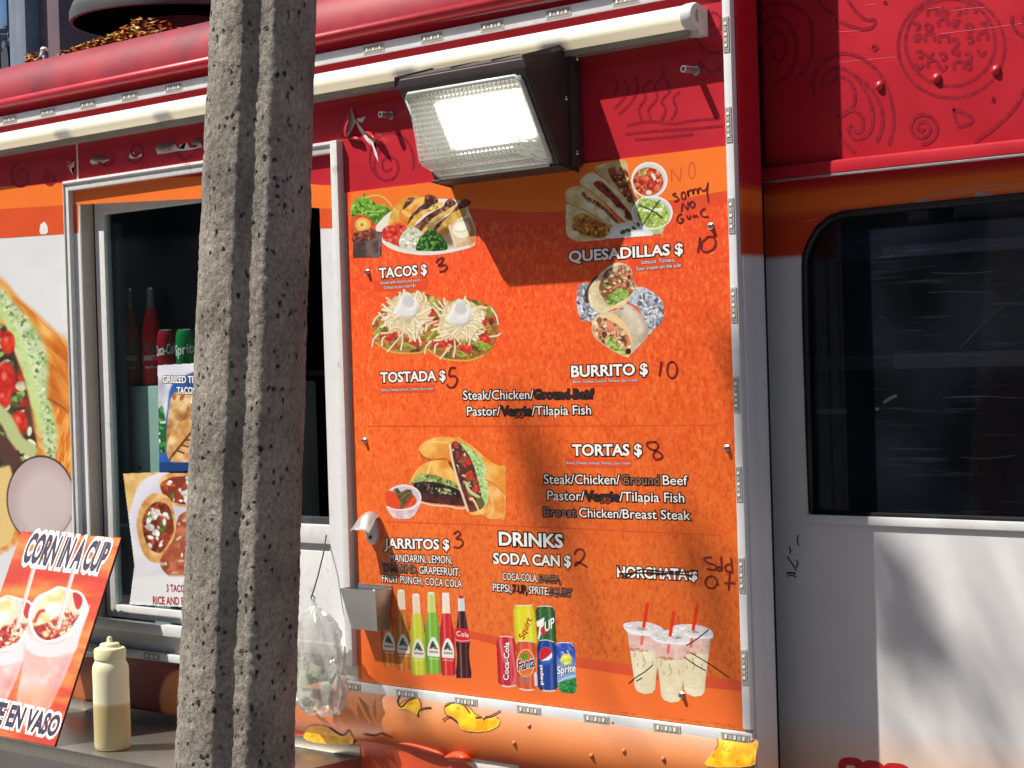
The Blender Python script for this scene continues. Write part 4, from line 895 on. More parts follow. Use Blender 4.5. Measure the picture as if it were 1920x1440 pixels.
# ------------------------------------------------------------------ menu board
bzt = at(660, 360).z; bx0_, bx1_ = at(660, 700).x, vx0 - 0.0006; bzb = at(900, 1308, -0.01).z
MB = wallplane(-0.004)
M['menu'] = ramp_mat('mottled_orange_menu_print', [(bzb, (245, 122, 44)), (1.55, (243, 108, 40)), (1.85, (238, 88, 36)), (2.12, (232, 70, 34))], rough=0.4, mott=((196, 50, 24), (250, 146, 72)), bump=0.0006, var=0.03)
board = box('menu_board', bx0_, bx1_, -0.004, -0.0012, bzb, bzt, M['menu'], None, bev=0.0005)
tag(board, 'big orange menu board with food pictures and prices', 'menu sign')
sheet('orange_header', [(657, 361), (1363.5, 273.4), (1367, 357), (1330, 364), (1280, 372), (1200, 385), (1100, 395), (1000, 398), (870, 390), (760, 392), (659, 396)], M['orange'], board, MB, 0.0003)
sheet('dark_header_band', [(660, 397), (760, 393), (870, 390.5), (1000, 398.5), (1100, 395.5), (1200, 385.5), (1280, 372.5), (1330, 364.5), (1367, 357.5), (1368, 381), (1280, 398), (1200, 410), (1100, 418), (1000, 420), (870, 414), (660, 412)], mat('red_orange_band', (226, 78, 42), rough=0.4, var=0.05), board, MB, 0.0002)
sheet('footer_swoosh', [(668, 1170), (720, 1168), (770, 1180), (880, 1197), (940, 1212), (1060, 1248), (1180, 1267), (1330, 1290), (1399, 1297), (1400, 1362), (1180, 1336), (900, 1305), (690, 1274), (672, 1271)], mat('plain_orange_footer', (242, 112, 44), rough=0.38, var=0.05, scale=7), board, MB, 0.0003)
sheet('footer_band', [(668, 1140), (700, 1148), (770, 1166), (880, 1182), (940, 1196), (1060, 1229), (1181, 1246), (1332, 1270), (1398, 1277), (1398.5, 1296.5), (1330, 1289.5), (1180, 1266.5), (1060, 1247.5), (940, 1211.5), (880, 1196.5), (770, 1179.5), (720, 1167.5), (668, 1169)], mat('dark_orange_footer_band', (218, 80, 42), rough=0.4, var=0.05), board, MB, 0.0003)
ribbons('divider_line', [[(690, 799), (1000, 799), (1345, 797)]], 2.6, M['dkorange'], board, MB, 0.0004); ribbons('divider_line', [[(722, 978), (1000, 988), (1352, 1003.5)]], 2.6, M['dkorange'], board, MB, 0.0004)

def words(nm, s, p0, p1, h, m='text', o='ink', bold=0.012, out=0.048, lf=0.0016): return text(nm, s, p0, p1, h, MB, lf, board, M[m], M[o] if o else None, bold, out)
for s, p0, p1, h in (('TACOS $', (711.5, 521.4), (800, 514), 18), ('TOSTADA $', (714, 716.8), (835, 713), 18), ('QUESADILLAS $', (1067.5, 491), (1280, 476), 19.5), ('BURRITO $', (1072, 706.7), (1214, 701.7), 20),
                     ('TORTAS $', (1074, 854), (1203, 853.3), 20), ('JARRITOS $', (721, 1027.5), (842, 1030), 18), ('DRINKS', (936.7, 1021.7), (1055, 1026.8), 24), ('SODA CAN $', (925.7, 1056.5), (1070, 1062), 19.5)):
    words('heading', s, p0, p1, h, bold=0.028, out=0.095)
for s, p0, p1, h, m_ in (('Steak/Chicken/', (868.5, 749.5), (1000, 748), 17, 'text'), ('Ground Beef', (1001.7, 747.7), (1113, 746.8), 17, 'scrib'), ('Pastor/', (876, 779.3), (938, 779), 17, 'text'), ('Veggie', (940, 779), (996.7, 778.7), 17, 'scrib'), ('/Tilapia Fish', (997.3, 778.6), (1108.3, 776.7), 17, 'text'),
                     ('Steak/Chicken/', (1020, 907), (1162, 908), 17.5, 'text'), ('Ground', (1165, 908), (1236, 909), 17.5, 'halfscrib'), ('Beef', (1243, 909), (1289, 909.6), 17.5, 'text'), ('Pastor/', (1026.7, 937.5), (1096, 938.5), 17.5, 'text'), ('Veggie', (1097, 938.5), (1160.7, 939.5), 17.5, 'scrib'), ('/Tilapia Fish', (1161.5, 939.5), (1283, 942), 17.5, 'text'),
                     ('Breast', (1019.5, 968), (1080, 969.3), 17, 'halfscrib'), ('Chicken/', (1086, 969.5), (1167, 971.5), 17, 'text'), ('Breast Steak', (1168, 971.6), (1294, 974.6), 17, 'text'),
                     ('MANDARIN, LEMON,', (731, 1053), (848, 1056.8), 14, 'text'), ('TAMARIND,', (717.3, 1071), (783, 1075), 14, 'halfscrib'), ('GRAPEFRUIT,', (786, 1075.2), (862.7, 1080), 14, 'text'), ('FRUIT PUNCH, COCA COLA', (716.7, 1091), (866, 1101.5), 13.5, 'text'),
                     ('COCA-COLA,', (942.7, 1087), (1008.3, 1091.2), 13.5, 'text'), ('FANTA,', (1011, 1091.4), (1051.7, 1094), 13.5, 'halfscrib'), ('PEPSI,', (924.3, 1108), (959, 1110.6), 14, 'text'), ('7 UP,', (961.7, 1110.8), (988.3, 1112.8), 14, 'scrib'), ('SPRITE,', (991.7, 1113), (1029.3, 1115.6), 14, 'text'), ('SQUIRT', (1031, 1115.8), (1072.7, 1118.8), 14, 'halfscrib')):
    words('menu_line', s, p0, p1, h, m_, bold=0.004, out=0.085)
words('heading', 'HORCHATA', (1158, 1081.5), (1288, 1087), 19.5, bold=0.028, out=0.095); words('heading', '$', (1293, 1087.4), (1307, 1088), 17, bold=0.028, out=0.095)
for poly_ in ([(699.8, 526), (800.4, 518.6), (801, 542), (700, 546.4)], [(713.2, 724), (815.6, 721), (815.6, 735), (714.3, 737.8)], [(1180, 486.5), (1280, 480.8), (1281, 501.6), (1182, 510)], [(1072.3, 713.3), (1196.7, 710), (1196.7, 721.6), (1073.3, 725)], [(1060, 859), (1183.3, 861), (1183.3, 876.6), (1060.6, 876)]):
    sheet('sticker', poly_, M['tag'], board, MB, 0.0008)
ing = 'Beans, Cheese, Lettuce, Tomato, Sour cream'
for s, p0, p1, h in (('Served with cilantro and onion', (712.8, 533.4), (788, 527.6), 6.2), ('Cheese or sour cream $1', (720.6, 542.2), (778.5, 538), 6.2), (ing, (715.5, 733.6), (813.5, 730.6), 5.2), ('Lettuce  Tomato,', (1203.3, 495), (1265.8, 490.2), 7.4), ('Sour cream on the side', (1193.3, 507.4), (1276.7, 500.4), 7.4), (ing, (1074.3, 718.4), (1196, 714.8), 5.2), (ing, (1062.5, 870.3), (1182, 871), 5.2)):
    words('fine_print', s, p0, p1, h, bold=0.0, out=0.06)
zT = (640, 340, 6.857); zQ = (1040, 290, 6.0); z5 = (640, 480, 3.0); zO = (680, 530, 6.857); zS = (1280, 960, 3.0)
def el(cx, cy, rx, ry, n=14, a0=-1.7): return [(cx + rx * math.cos(a0 + k * 6.5 / n), cy + ry * math.sin(a0 + k * 6.5 / n)) for k in range(n + 1)]
def marks(nm, strokes, z, wd=3.6, m='marker', lf=0.0028): ribbons(nm, [zz(q, z) for q in strokes], wd, M[m], board, MB, lf, sub=5)
marks('handwritten_price', [[(1220, 1050), (1250, 1000), (1310, 985), (1290, 1040), (1250, 1085), (1330, 1075), (1355, 1110), (1320, 1150), (1260, 1162)]], zT)
marks('handwritten_price', [[(1195, 1095), (1130, 1098), (1110, 1195), (1180, 1200), (1215, 1250), (1180, 1330), (1120, 1345), (1075, 1310)]], zO)
marks('handwritten_price', [[(1635, 930), (1625, 1000), (1610, 1100)], [(1720, 930), (1660, 980), (1650, 1060), (1700, 1095), (1780, 1060), (1810, 990), (1780, 925), (1710, 925)]], zQ)
marks('handwritten_price', [[(1800, 592), (1795, 630), (1788, 676)], el(1860, 640, 28, 46)], z5)
marks('handwritten_price', [[(1770, 1045), (1722, 1050), (1730, 1080), (1790, 1105), (1805, 1130), (1770, 1145), (1755, 1115), (1782, 1070), (1765, 1043)]], z5)
marks('handwritten_price', [[(630, 125), (655, 107), (668, 125), (645, 150), (675, 155), (683, 180), (660, 200), (630, 195)]], (640, 960, 3), 3.0)
marks('handwritten_price', [[(1310, 240), (1325, 212), (1358, 212), (1365, 250), (1330, 290), (1312, 300), (1325, 282), (1350, 290), (1382, 308)]], (640, 960, 3), 3.2)
marks('handwritten_note', [[(1365, 430), (1328, 452), (1380, 478), (1390, 508), (1345, 530)], el(1448, 460, 24, 40), [(1492, 405), (1505, 470), (1500, 420), (1535, 392)], [(1548, 385), (1560, 445), (1560, 402), (1590, 378)], [(1600, 380), (1612, 440), (1615, 395), (1640, 365)], [(1640, 372), (1662, 405), (1700, 392), (1718, 350)], [(1722, 312), (1714, 420), (1722, 480), (1728, 535)],
    [(1425, 640), (1437, 552), (1462, 575), (1492, 612), (1500, 528)], el(1547, 560, 26, 34), [(1432, 660), (1386, 690), (1374, 745), (1412, 768), (1450, 728), (1412, 716)], [(1488, 680), (1496, 716), (1520, 712), (1524, 678)], [(1552, 702), (1566, 682), (1578, 706)], [(1584, 690), (1598, 684), (1606, 700)], [(1692, 598), (1644, 636), (1645, 676), (1690, 700), (1728, 690)]], zQ, 3.0)
marks('faded_note', [[(1320, 305), (1316, 240), (1315, 160)], [(1315, 160), (1370, 240), (1410, 305)], [(1410, 300), (1425, 140)], el(1545, 180, 36, 90)], zQ, 2.2, 'orange2' if False else 'dkorange', 0.0006)
marks('handwritten_note', [[(165, 255), (120, 260), (140, 285), (185, 300), (180, 325), (135, 320)], el(205, 320, 10, 12, 8), [(215, 250), (218, 290), (222, 330)], [(268, 292), (240, 302), (245, 332), (276, 336)], [(272, 258), (276, 300), (279, 346)], el(160, 395, 33, 34), [(192, 392), (196, 406), (204, 408)], [(265, 330), (262, 380), (257, 441)], [(234, 402), (262, 398), (296, 402)]], zS, 3.2)
marks('crossing_out', [[(1157, 1060), (1175, 1083), (1200, 1068), (1260, 1073), (1309, 1070)], [(1160, 1076), (1220, 1074), (1300, 1079)], [(1165, 1083), (1190, 1074), (1250, 1078)]], (0, 0, 1), 2.4, 'ink')
marks('crossing_out', [[(1003, 741), (1040, 738), (1080, 742), (1112, 735)], [(1006, 746), (1060, 744), (1100, 748)], [(1076, 733), (1090, 747), (1100, 731), (1110, 746)]], (0, 0, 1), 3.2, 'scrib', 0.0022)
marks('crossing_out', [[(942, 772), (960, 778), (975, 770), (994, 776)], [(1098, 930), (1120, 936), (1140, 929), (1160, 936)]], (0, 0, 1), 3.0, 'scrib', 0.0022)
marks('crossing_out', [[(962, 1104), (975, 1110), (987, 1105)], [(1032, 1110), (1050, 1114), (1070, 1110)], [(1012, 1086), (1030, 1090), (1050, 1087)]], (0, 0, 1), 2.2, 'scrib', 0.0022)

# screws of the board
for x, y, lab in ((690, 510, 'small silver screw left of the first heading, TACOS'), (685, 826, 'small silver screw at the left edge of the menu, level with the sandwich'), (1364, 840, 'small silver screw at the right edge of the menu, right of TORTAS'), (1334, 424, 'small silver screw just above the price 10 of the quesadillas'), (1280, 1303, 'small silver screw between the printed milky drink cups')):
    p_ = at(x, y, -0.004); bm = bmesh.new()
    lathe(bm, [(0.0062, 0.0), (0.0062, 0.002), (0.0042, 0.0034), (0.0042, 0.008), (0.0015, 0.009), (0, 0.009)], (0, 0, 0), (0, -1, 0), 6)
    o = link('screw', mesh_of(bm, 'screw', False), M['chrome']); o.location = p_; tag(o, lab, 'screw', 'screws holding the menu board')

# pegs
for (bx, by), (tx, ty), lab in (((1307, 133), (1281, 130), 'short hollow steel peg right of the floodlight'), ((735, 217), (713, 213), 'short hollow steel peg left of the floodlight')):
    p_ = at(bx, by); L_ = -at_x(tx, ty, p_.x).y; bm = bmesh.new()
    r_ = 0.0062
    lathe(bm, [(r_, 0), (r_, L_), (r_ * 0.62, L_), (r_ * 0.6, L_ - 0.012), (0, L_ - 0.012)], (0, 0, 0), (0, -1, 0), 16)
    lathe(bm, [(r_ * 1.35, 0.0012), (r_ * 1.3, 0.004), (r_, 0.0045)], (0, 0, 0), (0, -1, 0), 16)
    o = link('peg', shade_auto(mesh_of(bm, 'peg')), M['alu']); o.location = p_; tag(o, lab, 'peg', 'steel pegs beside the floodlight')

# ------------------------------------------------------------------ food pictures printed on the menu
# tacos with their plate
p = Print((656, 352, 896, 490), zT, ss=1.25, seed=2)
m = p.poly([(130, 450), (125, 310), (200, 215), (270, 205), (290, 140), (320, 200), (400, 250), (480, 305), (540, 290), (600, 340), (650, 380), (560, 470), (470, 560), (380, 500), (250, 430)])
p.tone(m, (66, 116, 30), (140, 190, 70), 60, 3); p.bits(m, 90, [(150, 206, 80), (180, 220, 100), (60, 110, 30), (100, 160, 50)], (14, 34), (2, 4), 6)
p.fill(p.stroke([(310, 210), (430, 180), (540, 205), (620, 275), (655, 330)], 20), (204, 196, 96)); p.fill(p.stroke([(260, 420), (340, 385), (480, 390), (560, 360)], 14), (170, 214, 110)); p.fill(p.stroke([(300, 190), (290, 270), (330, 340)], 14), (120, 180, 60))
pl_ = p.poly([(440, 640), (470, 540), (600, 410), (760, 330), (1000, 250), (1250, 225), (1480, 240), (1590, 290), (1680, 480), (1730, 640), (1720, 760), (1690, 840), (1400, 915), (1150, 948), (950, 942), (700, 892), (540, 800)])
p.fill(pl_, (232, 228, 218)); p.fill(p.poly([(560, 640), (700, 560), (1300, 560), (1640, 700), (1660, 800), (1400, 870), (1150, 900), (950, 895), (740, 850), (600, 770)], soft=10), (208, 200, 184))
p.tone(p.poly([(130, 570), (150, 460), (260, 425), (370, 480), (430, 570), (440, 680), (280, 720), (140, 690)]), (196, 70, 28), (228, 112, 52), 60, 4); p.fill(p.ell(275, 555, 98, 92), (228, 178, 88)); p.fill(p.ell(270, 550, 60, 58, soft=8), (240, 208, 120)); p.fill(p.ell(265, 560, 22, 24), (200, 130, 56))
g_ = p.poly([(143, 690), (300, 660), (440, 640), (522, 650), (515, 965), (440, 982), (150, 985)], smooth=False); p.tone(g_, (72, 58, 56), (118, 98, 90), 90, 5)
mt = p.poly([(145, 720), (170, 660), (260, 640), (400, 610), (440, 680), (420, 740), (260, 770), (150, 770)]); p.fill(mt, (112, 52, 40)); p.bits(mt, 60, [(150, 80, 60), (90, 40, 34), (178, 110, 86)], (12, 26), seed=5)
p.fill(p.stroke([(500, 670), (490, 820), (480, 940)], 14, soft=6), (170, 150, 140), .6)
def shell(pts, lo, hi, sd): 
    k = p.poly(pts); p.tone(k, lo, hi, 70, sd, stretch=(0.7, 1.4), rot=-0.9); return k
def meat(pts, n, sd):
    k = p.poly(pts); p.fill(k, (92, 50, 42)); p.bits(k, n, [(158, 100, 84), (120, 66, 54), (70, 34, 30), (186, 132, 108), (98, 54, 46)], (14, 36), (1.2, 2.6), sd, edge=.55); return k
shell([(600, 560), (640, 400), (720, 290), (840, 198), (930, 172), (1015, 190), (960, 240), (820, 340), (700, 490), (640, 575)], (206, 150, 56), (238, 196, 100), 3); meat([(790, 350), (860, 220), (940, 215), (930, 270), (850, 350)], 26, 4); p.bits(p.poly([(640, 540), (760, 380), (800, 420), (680, 540)]), 14, [(150, 130, 40), (190, 140, 60)], (10, 18), seed=9)
shell([(640, 580), (760, 405), (880, 300), (960, 230), (1060, 200), (1105, 215), (1050, 280), (940, 380), (850, 560), (760, 580)], (222, 140, 56), (242, 196, 104), 5); p.mul(p.poly([(650, 560), (760, 480), (870, 520), (850, 590), (700, 600)], soft=30), (1.0, .78, .6))
meat([(890, 450), (980, 350), (1060, 280), (1085, 180), (1190, 185), (1245, 250), (1190, 340), (1050, 370), (930, 480), (850, 570)], 70, 6)
shell([(835, 610), (900, 500), (1000, 400), (1100, 360), (1200, 290), (1290, 268), (1310, 300), (1200, 370), (1080, 420), (960, 530), (920, 610)], (214, 164, 62), (242, 208, 118), 7); p.bits(p.poly([(1130, 340), (1290, 270), (1310, 330), (1150, 390)]), 12, [(230, 220, 150), (150, 90, 60)], (12, 24), seed=3)
meat([(935, 600), (1010, 520), (1130, 420), (1300, 330), (1340, 265), (1400, 225), (1475, 280), (1400, 345), (1200, 480), (1100, 590), (1030, 645)], 90, 8)
shell([(1030, 645), (1100, 560), (1180, 470), (1300, 400), (1420, 330), (1485, 298), (1440, 375), (1320, 450), (1200, 570), (1110, 660)], (206, 160, 74), (240, 204, 126), 9)
meat([(1180, 620), (1250, 530), (1400, 420), (1500, 300), (1580, 228), (1665, 270), (1580, 345), (1420, 445), (1300, 570), (1230, 650)], 70, 10); p.mul(p.poly([(1100, 560), (1320, 450), (1300, 640), (1150, 700)], soft=30), (.72, .7, .7))
shell([(1225, 655), (1280, 560), (1380, 440), (1500, 370), (1590, 340), (1610, 430), (1500, 490), (1410, 580), (1360, 690), (1280, 700)], (186, 140, 62), (230, 188, 104), 11); p.mul(p.poly([(1240, 650), (1400, 600), (1440, 800), (1330, 800)], soft=24), (.6, .52, .45))
m = p.poly([(522, 640), (590, 575), (700, 560), (760, 535), (835, 590), (790, 700), (775, 835), (640, 795), (540, 745)]); p.fill(m, (214, 56, 40)); p.bits(m, 75, [(238, 90, 72), (198, 36, 26), (246, 130, 110), (222, 60, 44)], (14, 34), (1, 1.8), 12, edge=.7)
m = p.poly([(738, 810), (770, 700), (830, 620), (920, 580), (1040, 660), (1055, 760), (985, 875), (820, 865)]); p.fill(m, (206, 206, 182)); p.bits(m, 80, [(238, 238, 222), (220, 222, 200), (188, 190, 160), (246, 246, 236)], (12, 28), (1, 2.2), 13, edge=.85)
m = p.poly([(958, 875), (1000, 750), (1090, 640), (1150, 625), (1230, 655), (1320, 740), (1368, 865), (1240, 895), (1050, 892)]); p.fill(m, (36, 78, 26)); p.bits(m, 120, [(84, 146, 54), (52, 104, 34), (120, 180, 80), (24, 60, 20)], (10, 30), (1.4, 3), 14, edge=.6)
m = p.poly([(1378, 590), (1430, 545), (1560, 490), (1655, 470), (1725, 690), (1690, 800), (1480, 850), (1445, 820)]); p.tone(m, (196, 168, 130), (232, 206, 168), 80, 15); p.fill(p.ell(1545, 620, 118, 110, soft=8), (240, 236, 214)); p.fill(p.ell(1530, 590, 70, 48, soft=14), (250, 248, 234)); p.fill(p.stroke([(1470, 640), (1550, 650), (1620, 620)], 14, soft=8), (214, 204, 174)); p.fill(p.stroke([(1385, 590), (1420, 660), (1450, 760), (1470, 840)], 14), (240, 226, 200))
p.mul(p.poly([(1640, 480), (1740, 700), (1700, 840), (1640, 800)], soft=24), (1.0, .82, .68))
p.build('taco_picture', M['print'], board, MB, 0.0009)

# tostadas
p = Print((690, 538, 942, 682), zO, ss=1.25, seed=7)
def tostada(dx, dy, sd):
    S = lambda q: [(x + dx, y + dy) for x, y in q]
    bs = p.poly(S([(140, 640), (125, 540), (190, 420), (330, 270), (420, 160), (520, 118), (620, 108), (800, 140), (960, 205), (1040, 290), (1065, 430), (1040, 600), (960, 760), (870, 850), (700, 905), (520, 905), (330, 865), (190, 780)]))
    p.tone(bs, (128, 84, 40), (196, 140, 66), 60, sd); p.bits(bs, 170, [(196, 60, 44), (150, 150, 64), (110, 60, 36), (224, 186, 120), (176, 120, 56), (90, 110, 40)], (16, 44), (1, 2), sd)
    p.fill(p.stroke(S([(170, 770), (320, 872), (520, 908), (720, 902), (880, 840)]), 26), (222, 164, 78))
    for cx, cy, rx, ry in ((860, 400, 64, 68), (450, 640, 62, 56), (345, 700, 72, 48), (670, 755, 66, 50), (285, 450, 36, 64), (900, 640, 66, 60), (250, 690, 40, 34), (600, 730, 40, 34)):
        k = p.ell(cx + dx, cy + dy, rx, ry); p.tone(k, (188, 34, 34), (226, 66, 56), 40, sd + 3); p.fill(p.ell(cx + dx - 14, cy + dy - 16, rx * .35, ry * .25, soft=8), (242, 130, 110), .7)
    for q in ([(140, 660), (260, 510), (290, 560), (230, 640), (160, 690)], [(600, 580), (680, 570), (680, 670), (600, 680)], [(850, 250), (970, 215), (975, 290), (900, 320), (860, 290)], [(510, 790), (560, 780), (680, 850), (600, 870), (530, 850)], [(720, 690), (860, 660), (880, 700), (760, 720)]):
        k = p.poly(S(q), smooth=False); p.tone(k, (118, 126, 40), (170, 176, 78), 50, sd + 1); p.fill(p.stroke(S(q[:3]), 8), (206, 208, 130))
    blob = p.poly(S([(310, 560), (300, 440), (350, 260), (450, 160), (620, 130), (760, 180), (880, 300), (850, 420), (760, 560), (640, 640), (480, 640), (380, 620)]), soft=16); p.tone(blob, (204, 184, 140), (240, 226, 190), 46, sd + 2)
    p.strands(58, (570 + dx, 400 + dy), (235, 205), (110, 210), 25, [(240, 226, 192), (232, 215, 175), (246, 236, 210), (226, 206, 162)], sd, True, (190, 164, 114), .8)
    for q in ([(340, 610), (440, 570), (530, 620), (560, 660)], [(240, 650), (340, 640), (440, 600)], [(200, 660), (140, 730), (122, 820)], [(250, 800), (256, 720), (290, 690)], [(320, 885), (390, 800), (460, 720)], [(490, 860), (510, 760), (505, 660)], [(690, 710), (720, 600), (790, 510), (860, 485)], [(130, 530), (180, 440), (280, 400)], [(660, 650), (665, 560), (650, 470)], [(960, 600), (1050, 590), (1100, 560)], [(980, 240), (1040, 330), (1065, 440)]):
        p.fill(p.stroke(S([(x + 5, y + 7) for x, y in q]), 26), (170, 136, 90), .8); p.fill(p.stroke(S(q), 22, w2=16), (244, 226, 196))
    c = p.poly(S([(400, 370), (440, 270), (490, 200), (540, 120), (600, 130), (640, 200), (700, 210), (725, 290), (700, 380), (640, 440), (560, 470), (470, 440), (420, 410)])); p.fill(c, (228, 226, 222)); p.fill(p.ell(590 + dx, 240 + dy, 88, 70, soft=16), (206, 204, 202)); p.fill(p.stroke(S([(660, 200), (680, 270), (640, 340), (560, 350)]), 22, soft=10), (244, 243, 240)); p.fill(p.stroke(S([(410, 380), (470, 290), (500, 200)]), 40, soft=14), (248, 247, 245), .8); p.mul(p.poly(S([(480, 430), (640, 420), (700, 330), (720, 300), (690, 420), (560, 478)]), soft=14), .88)
tostada(0, 0, 21); tostada(676, 92, 33)
m = p.poly([(1420, 800), (1500, 760), (1620, 790), (1690, 820), (1600, 860), (1570, 880), (1500, 830)]); p.tone(m, (126, 140, 40), (180, 190, 80), 30, 4); p.fill(p.stroke([(1570, 850), (1590, 920), (1600, 980)], 9), (196, 130, 40), .8)
p.build('tostada_picture', M['print'], board, MB, 0.0009)

# quesadillas with two little bowls
p = Print((1056, 292, 1264, 458), zQ, ss=1.25, seed=9)
m = p.poly([(450, 150), (520, 110), (640, 80), (790, 66), (840, 220), (890, 380), (945, 500), (930, 640), (860, 640), (800, 560), (620, 350), (500, 220)]); p.tone(m, (196, 170, 110), (232, 214, 164), 60, 3)
k = p.poly([(600, 170), (690, 140), (810, 180), (850, 300), (890, 430), (930, 520), (860, 600), (720, 380), (630, 260)], soft=10); p.tone(k, (112, 50, 30), (168, 92, 50), 40, 6); p.bits(k, 30, [(222, 190, 120), (90, 36, 24), (196, 150, 90)], (10, 26), seed=4)
p.fill(p.stroke([(470, 205), (600, 345), (760, 520), (880, 650)], 12), (70, 50, 30))
m = p.poly([(290, 320), (320, 250), (400, 205), (460, 205), (530, 260), (700, 400), (880, 600), (900, 760), (800, 760), (600, 570), (420, 420)]); p.tone(m, (206, 188, 130), (240, 228, 184), 70, 5); p.fill(p.ell(420, 260, 80, 50, soft=14), (246, 240, 218), .8)
k = p.poly([(440, 340), (520, 300), (650, 420), (800, 590), (880, 700), (860, 740), (780, 700), (640, 520)]); p.tone(k, (108, 34, 22), (160, 70, 40), 36, 7); p.bits(k, 20, [(180, 90, 60), (80, 24, 18)], (10, 24), seed=6)
p.fill(p.ell(740, 650, 70, 36, 0.8, soft=8), (236, 230, 200), .9)
m = p.poly([(118, 450), (160, 380), (290, 355), (420, 430), (560, 560), (680, 690), (750, 760), (660, 800), (400, 655), (160, 540)]); p.tone(m, (206, 186, 130), (238, 224, 176), 60, 8)
k = p.stroke([(320, 440), (380, 500), (520, 580), (640, 690), (730, 770)], 44); p.tone(k, (122, 48, 22), (190, 110, 56), 30, 9); p.bits(k, 14, [(214, 170, 70), (90, 36, 20)], (10, 24), seed=7)
p.fill(p.ell(395, 575, 46, 40, soft=8), (240, 236, 214)); p.fill(p.ell(530, 660, 70, 40, .7, soft=8), (238, 232, 206)); p.fill(p.stroke([(150, 545), (400, 660), (640, 810)], 8), (120, 80, 40))
m = p.poly([(128, 640), (160, 556), (400, 668), (640, 816), (610, 940), (440, 965), (300, 978), (200, 955), (130, 870)], soft=10); p.tone(m, (210, 188, 130), (240, 226, 184), 70, 10)
k = p.poly([(190, 800), (230, 700), (330, 665), (480, 730), (610, 810), (600, 920), (420, 930), (260, 880)], soft=16); p.tone(k, (146, 80, 22), (212, 150, 66), 36, 11); p.bits(k, 70, [(120, 62, 20), (226, 180, 100), (180, 112, 40)], (8, 24), seed=8)
p.fill(p.ell(230, 880, 50, 26, soft=10), (244, 238, 216), .8)
m = p.poly([(1000, 800), (1245, 800), (1210, 890), (1040, 900), (960, 850)], smooth=False); p.tone(m, (150, 176, 110), (186, 206, 150), 50, 4)
k = p.ell(1066, 284, 204, 202); p.fill(k, (240, 240, 236)); p.fill(p.ell(1066, 286, 188, 186, soft=10), (214, 214, 216)); k = p.ell(1052, 302, 168, 158, soft=8); p.fill(k, (196, 62, 44)); p.bits(k, 110, [(224, 90, 66), (188, 44, 32), (236, 150, 110), (214, 120, 70), (170, 40, 30)], (14, 34), (1, 1.8), 15); p.fill(p.poly([(1080, 220), (1110, 210), (1145, 270), (1120, 300)], smooth=False), (236, 228, 208)); p.fill(p.ell(1060, 425, 34, 26), (236, 220, 196)); p.bits(p.poly([(940, 200), (1000, 160), (1080, 160), (1030, 220), (950, 240)]), 12, [(220, 190, 100), (150, 170, 90)], (14, 26), seed=2)
k = p.ell(1096, 652, 232, 190); p.fill(k, (238, 240, 236)); p.fill(p.ell(1096, 654, 214, 172, soft=10), (200, 208, 204)); k = p.poly([(925, 640), (950, 520), (990, 460), (1020, 490), (1130, 520), (1240, 570), (1290, 660), (1270, 760), (1170, 815), (1060, 815), (970, 760)]); p.fill(k, (160, 188, 88)); p.bits(k, 130, [(190, 212, 112), (140, 172, 70), (214, 228, 150), (120, 150, 60)], (12, 36), (1.3, 3), 16, edge=.8)
p.fill(p.poly([(980, 620), (1220, 596), (1215, 634), (990, 640)], smooth=False), (236, 236, 226))
p.fill(p.stroke([(958, 572), (1080, 622), (1160, 670), (1214, 712)], 15), (46, 56, 10)); p.fill(p.stroke([(1182, 514), (1130, 580), (1090, 645), (1030, 730), (988, 794)], 13), (46, 56, 10))
pl2 = p.poly([(604, 944), (610, 880), (660, 800), (760, 766), (880, 770), (1000, 810), (1092, 912)], soft=5); p.fill(pl2, (222, 224, 226)); p.fill(p.poly([(640, 940), (680, 850), (780, 806), (900, 820), (1010, 880), (1020, 915)], soft=10), (240, 240, 240))
for cx, cy, rx, ry, r_ in ((770, 870, 34, 24, -.4), (828, 850, 34, 20, .2), (890, 826, 28, 18, .6), (940, 786, 26, 18, .9)): p.fill(p.ell(cx, cy, rx, ry, r_), (66, 106, 50))
cutm = np.clip((912 - (p.X - 1090) * -0.066 - p.Y) / 6 + .5, 0, 1); cutm = np.where(p.X < 600, 1, cutm); cutm = np.where((p.X > 600) & (p.Y > 948 - (p.X - 600) * 0.07), 0, 1)
p.build('quesadilla_picture', M['print'], board, MB, 0.0009, clip=cutm)

# burrito halves in foil
zB = (1060, 490, 8.0)
p = Print((1080, 489, 1248, 672), zB, ss=1.25, seed=11)
for q, sd in (([(185, 420), (215, 345), (330, 325), (430, 360), (520, 520), (540, 790), (430, 880), (330, 902), (230, 865), (170, 640)], 3), ([(900, 600), (980, 480), (1060, 386), (1200, 400), (1380, 510), (1470, 640), (1475, 770), (1440, 920), (1320, 1020), (1240, 1085), (1100, 700)], 5)):
    m = p.poly(q); p.tone(m, (120, 122, 134), (224, 226, 234), 46, sd); p.bits(m, 130, [(240, 241, 246), (160, 164, 176), (96, 98, 112), (210, 214, 224)], (14, 52), (2, 5), sd, edge=.7)
p.fill(p.stroke([(470, 240), (380, 360), (320, 470), (330, 600)], 60, soft=12), (56, 40, 40), .85); p.fill(p.poly([(930, 560), (1060, 395), (1180, 430), (1080, 560), (1100, 700)], soft=30), (206, 210, 222), .6)
m = p.poly([(345, 510), (365, 390), (480, 240), (600, 110), (740, 28), (870, 30), (980, 110), (1030, 270), (1050, 390), (960, 560), (870, 640), (690, 730), (520, 782), (420, 710), (360, 610)]); p.tone(m, (206, 190, 148), (236, 224, 188), 120, 4)
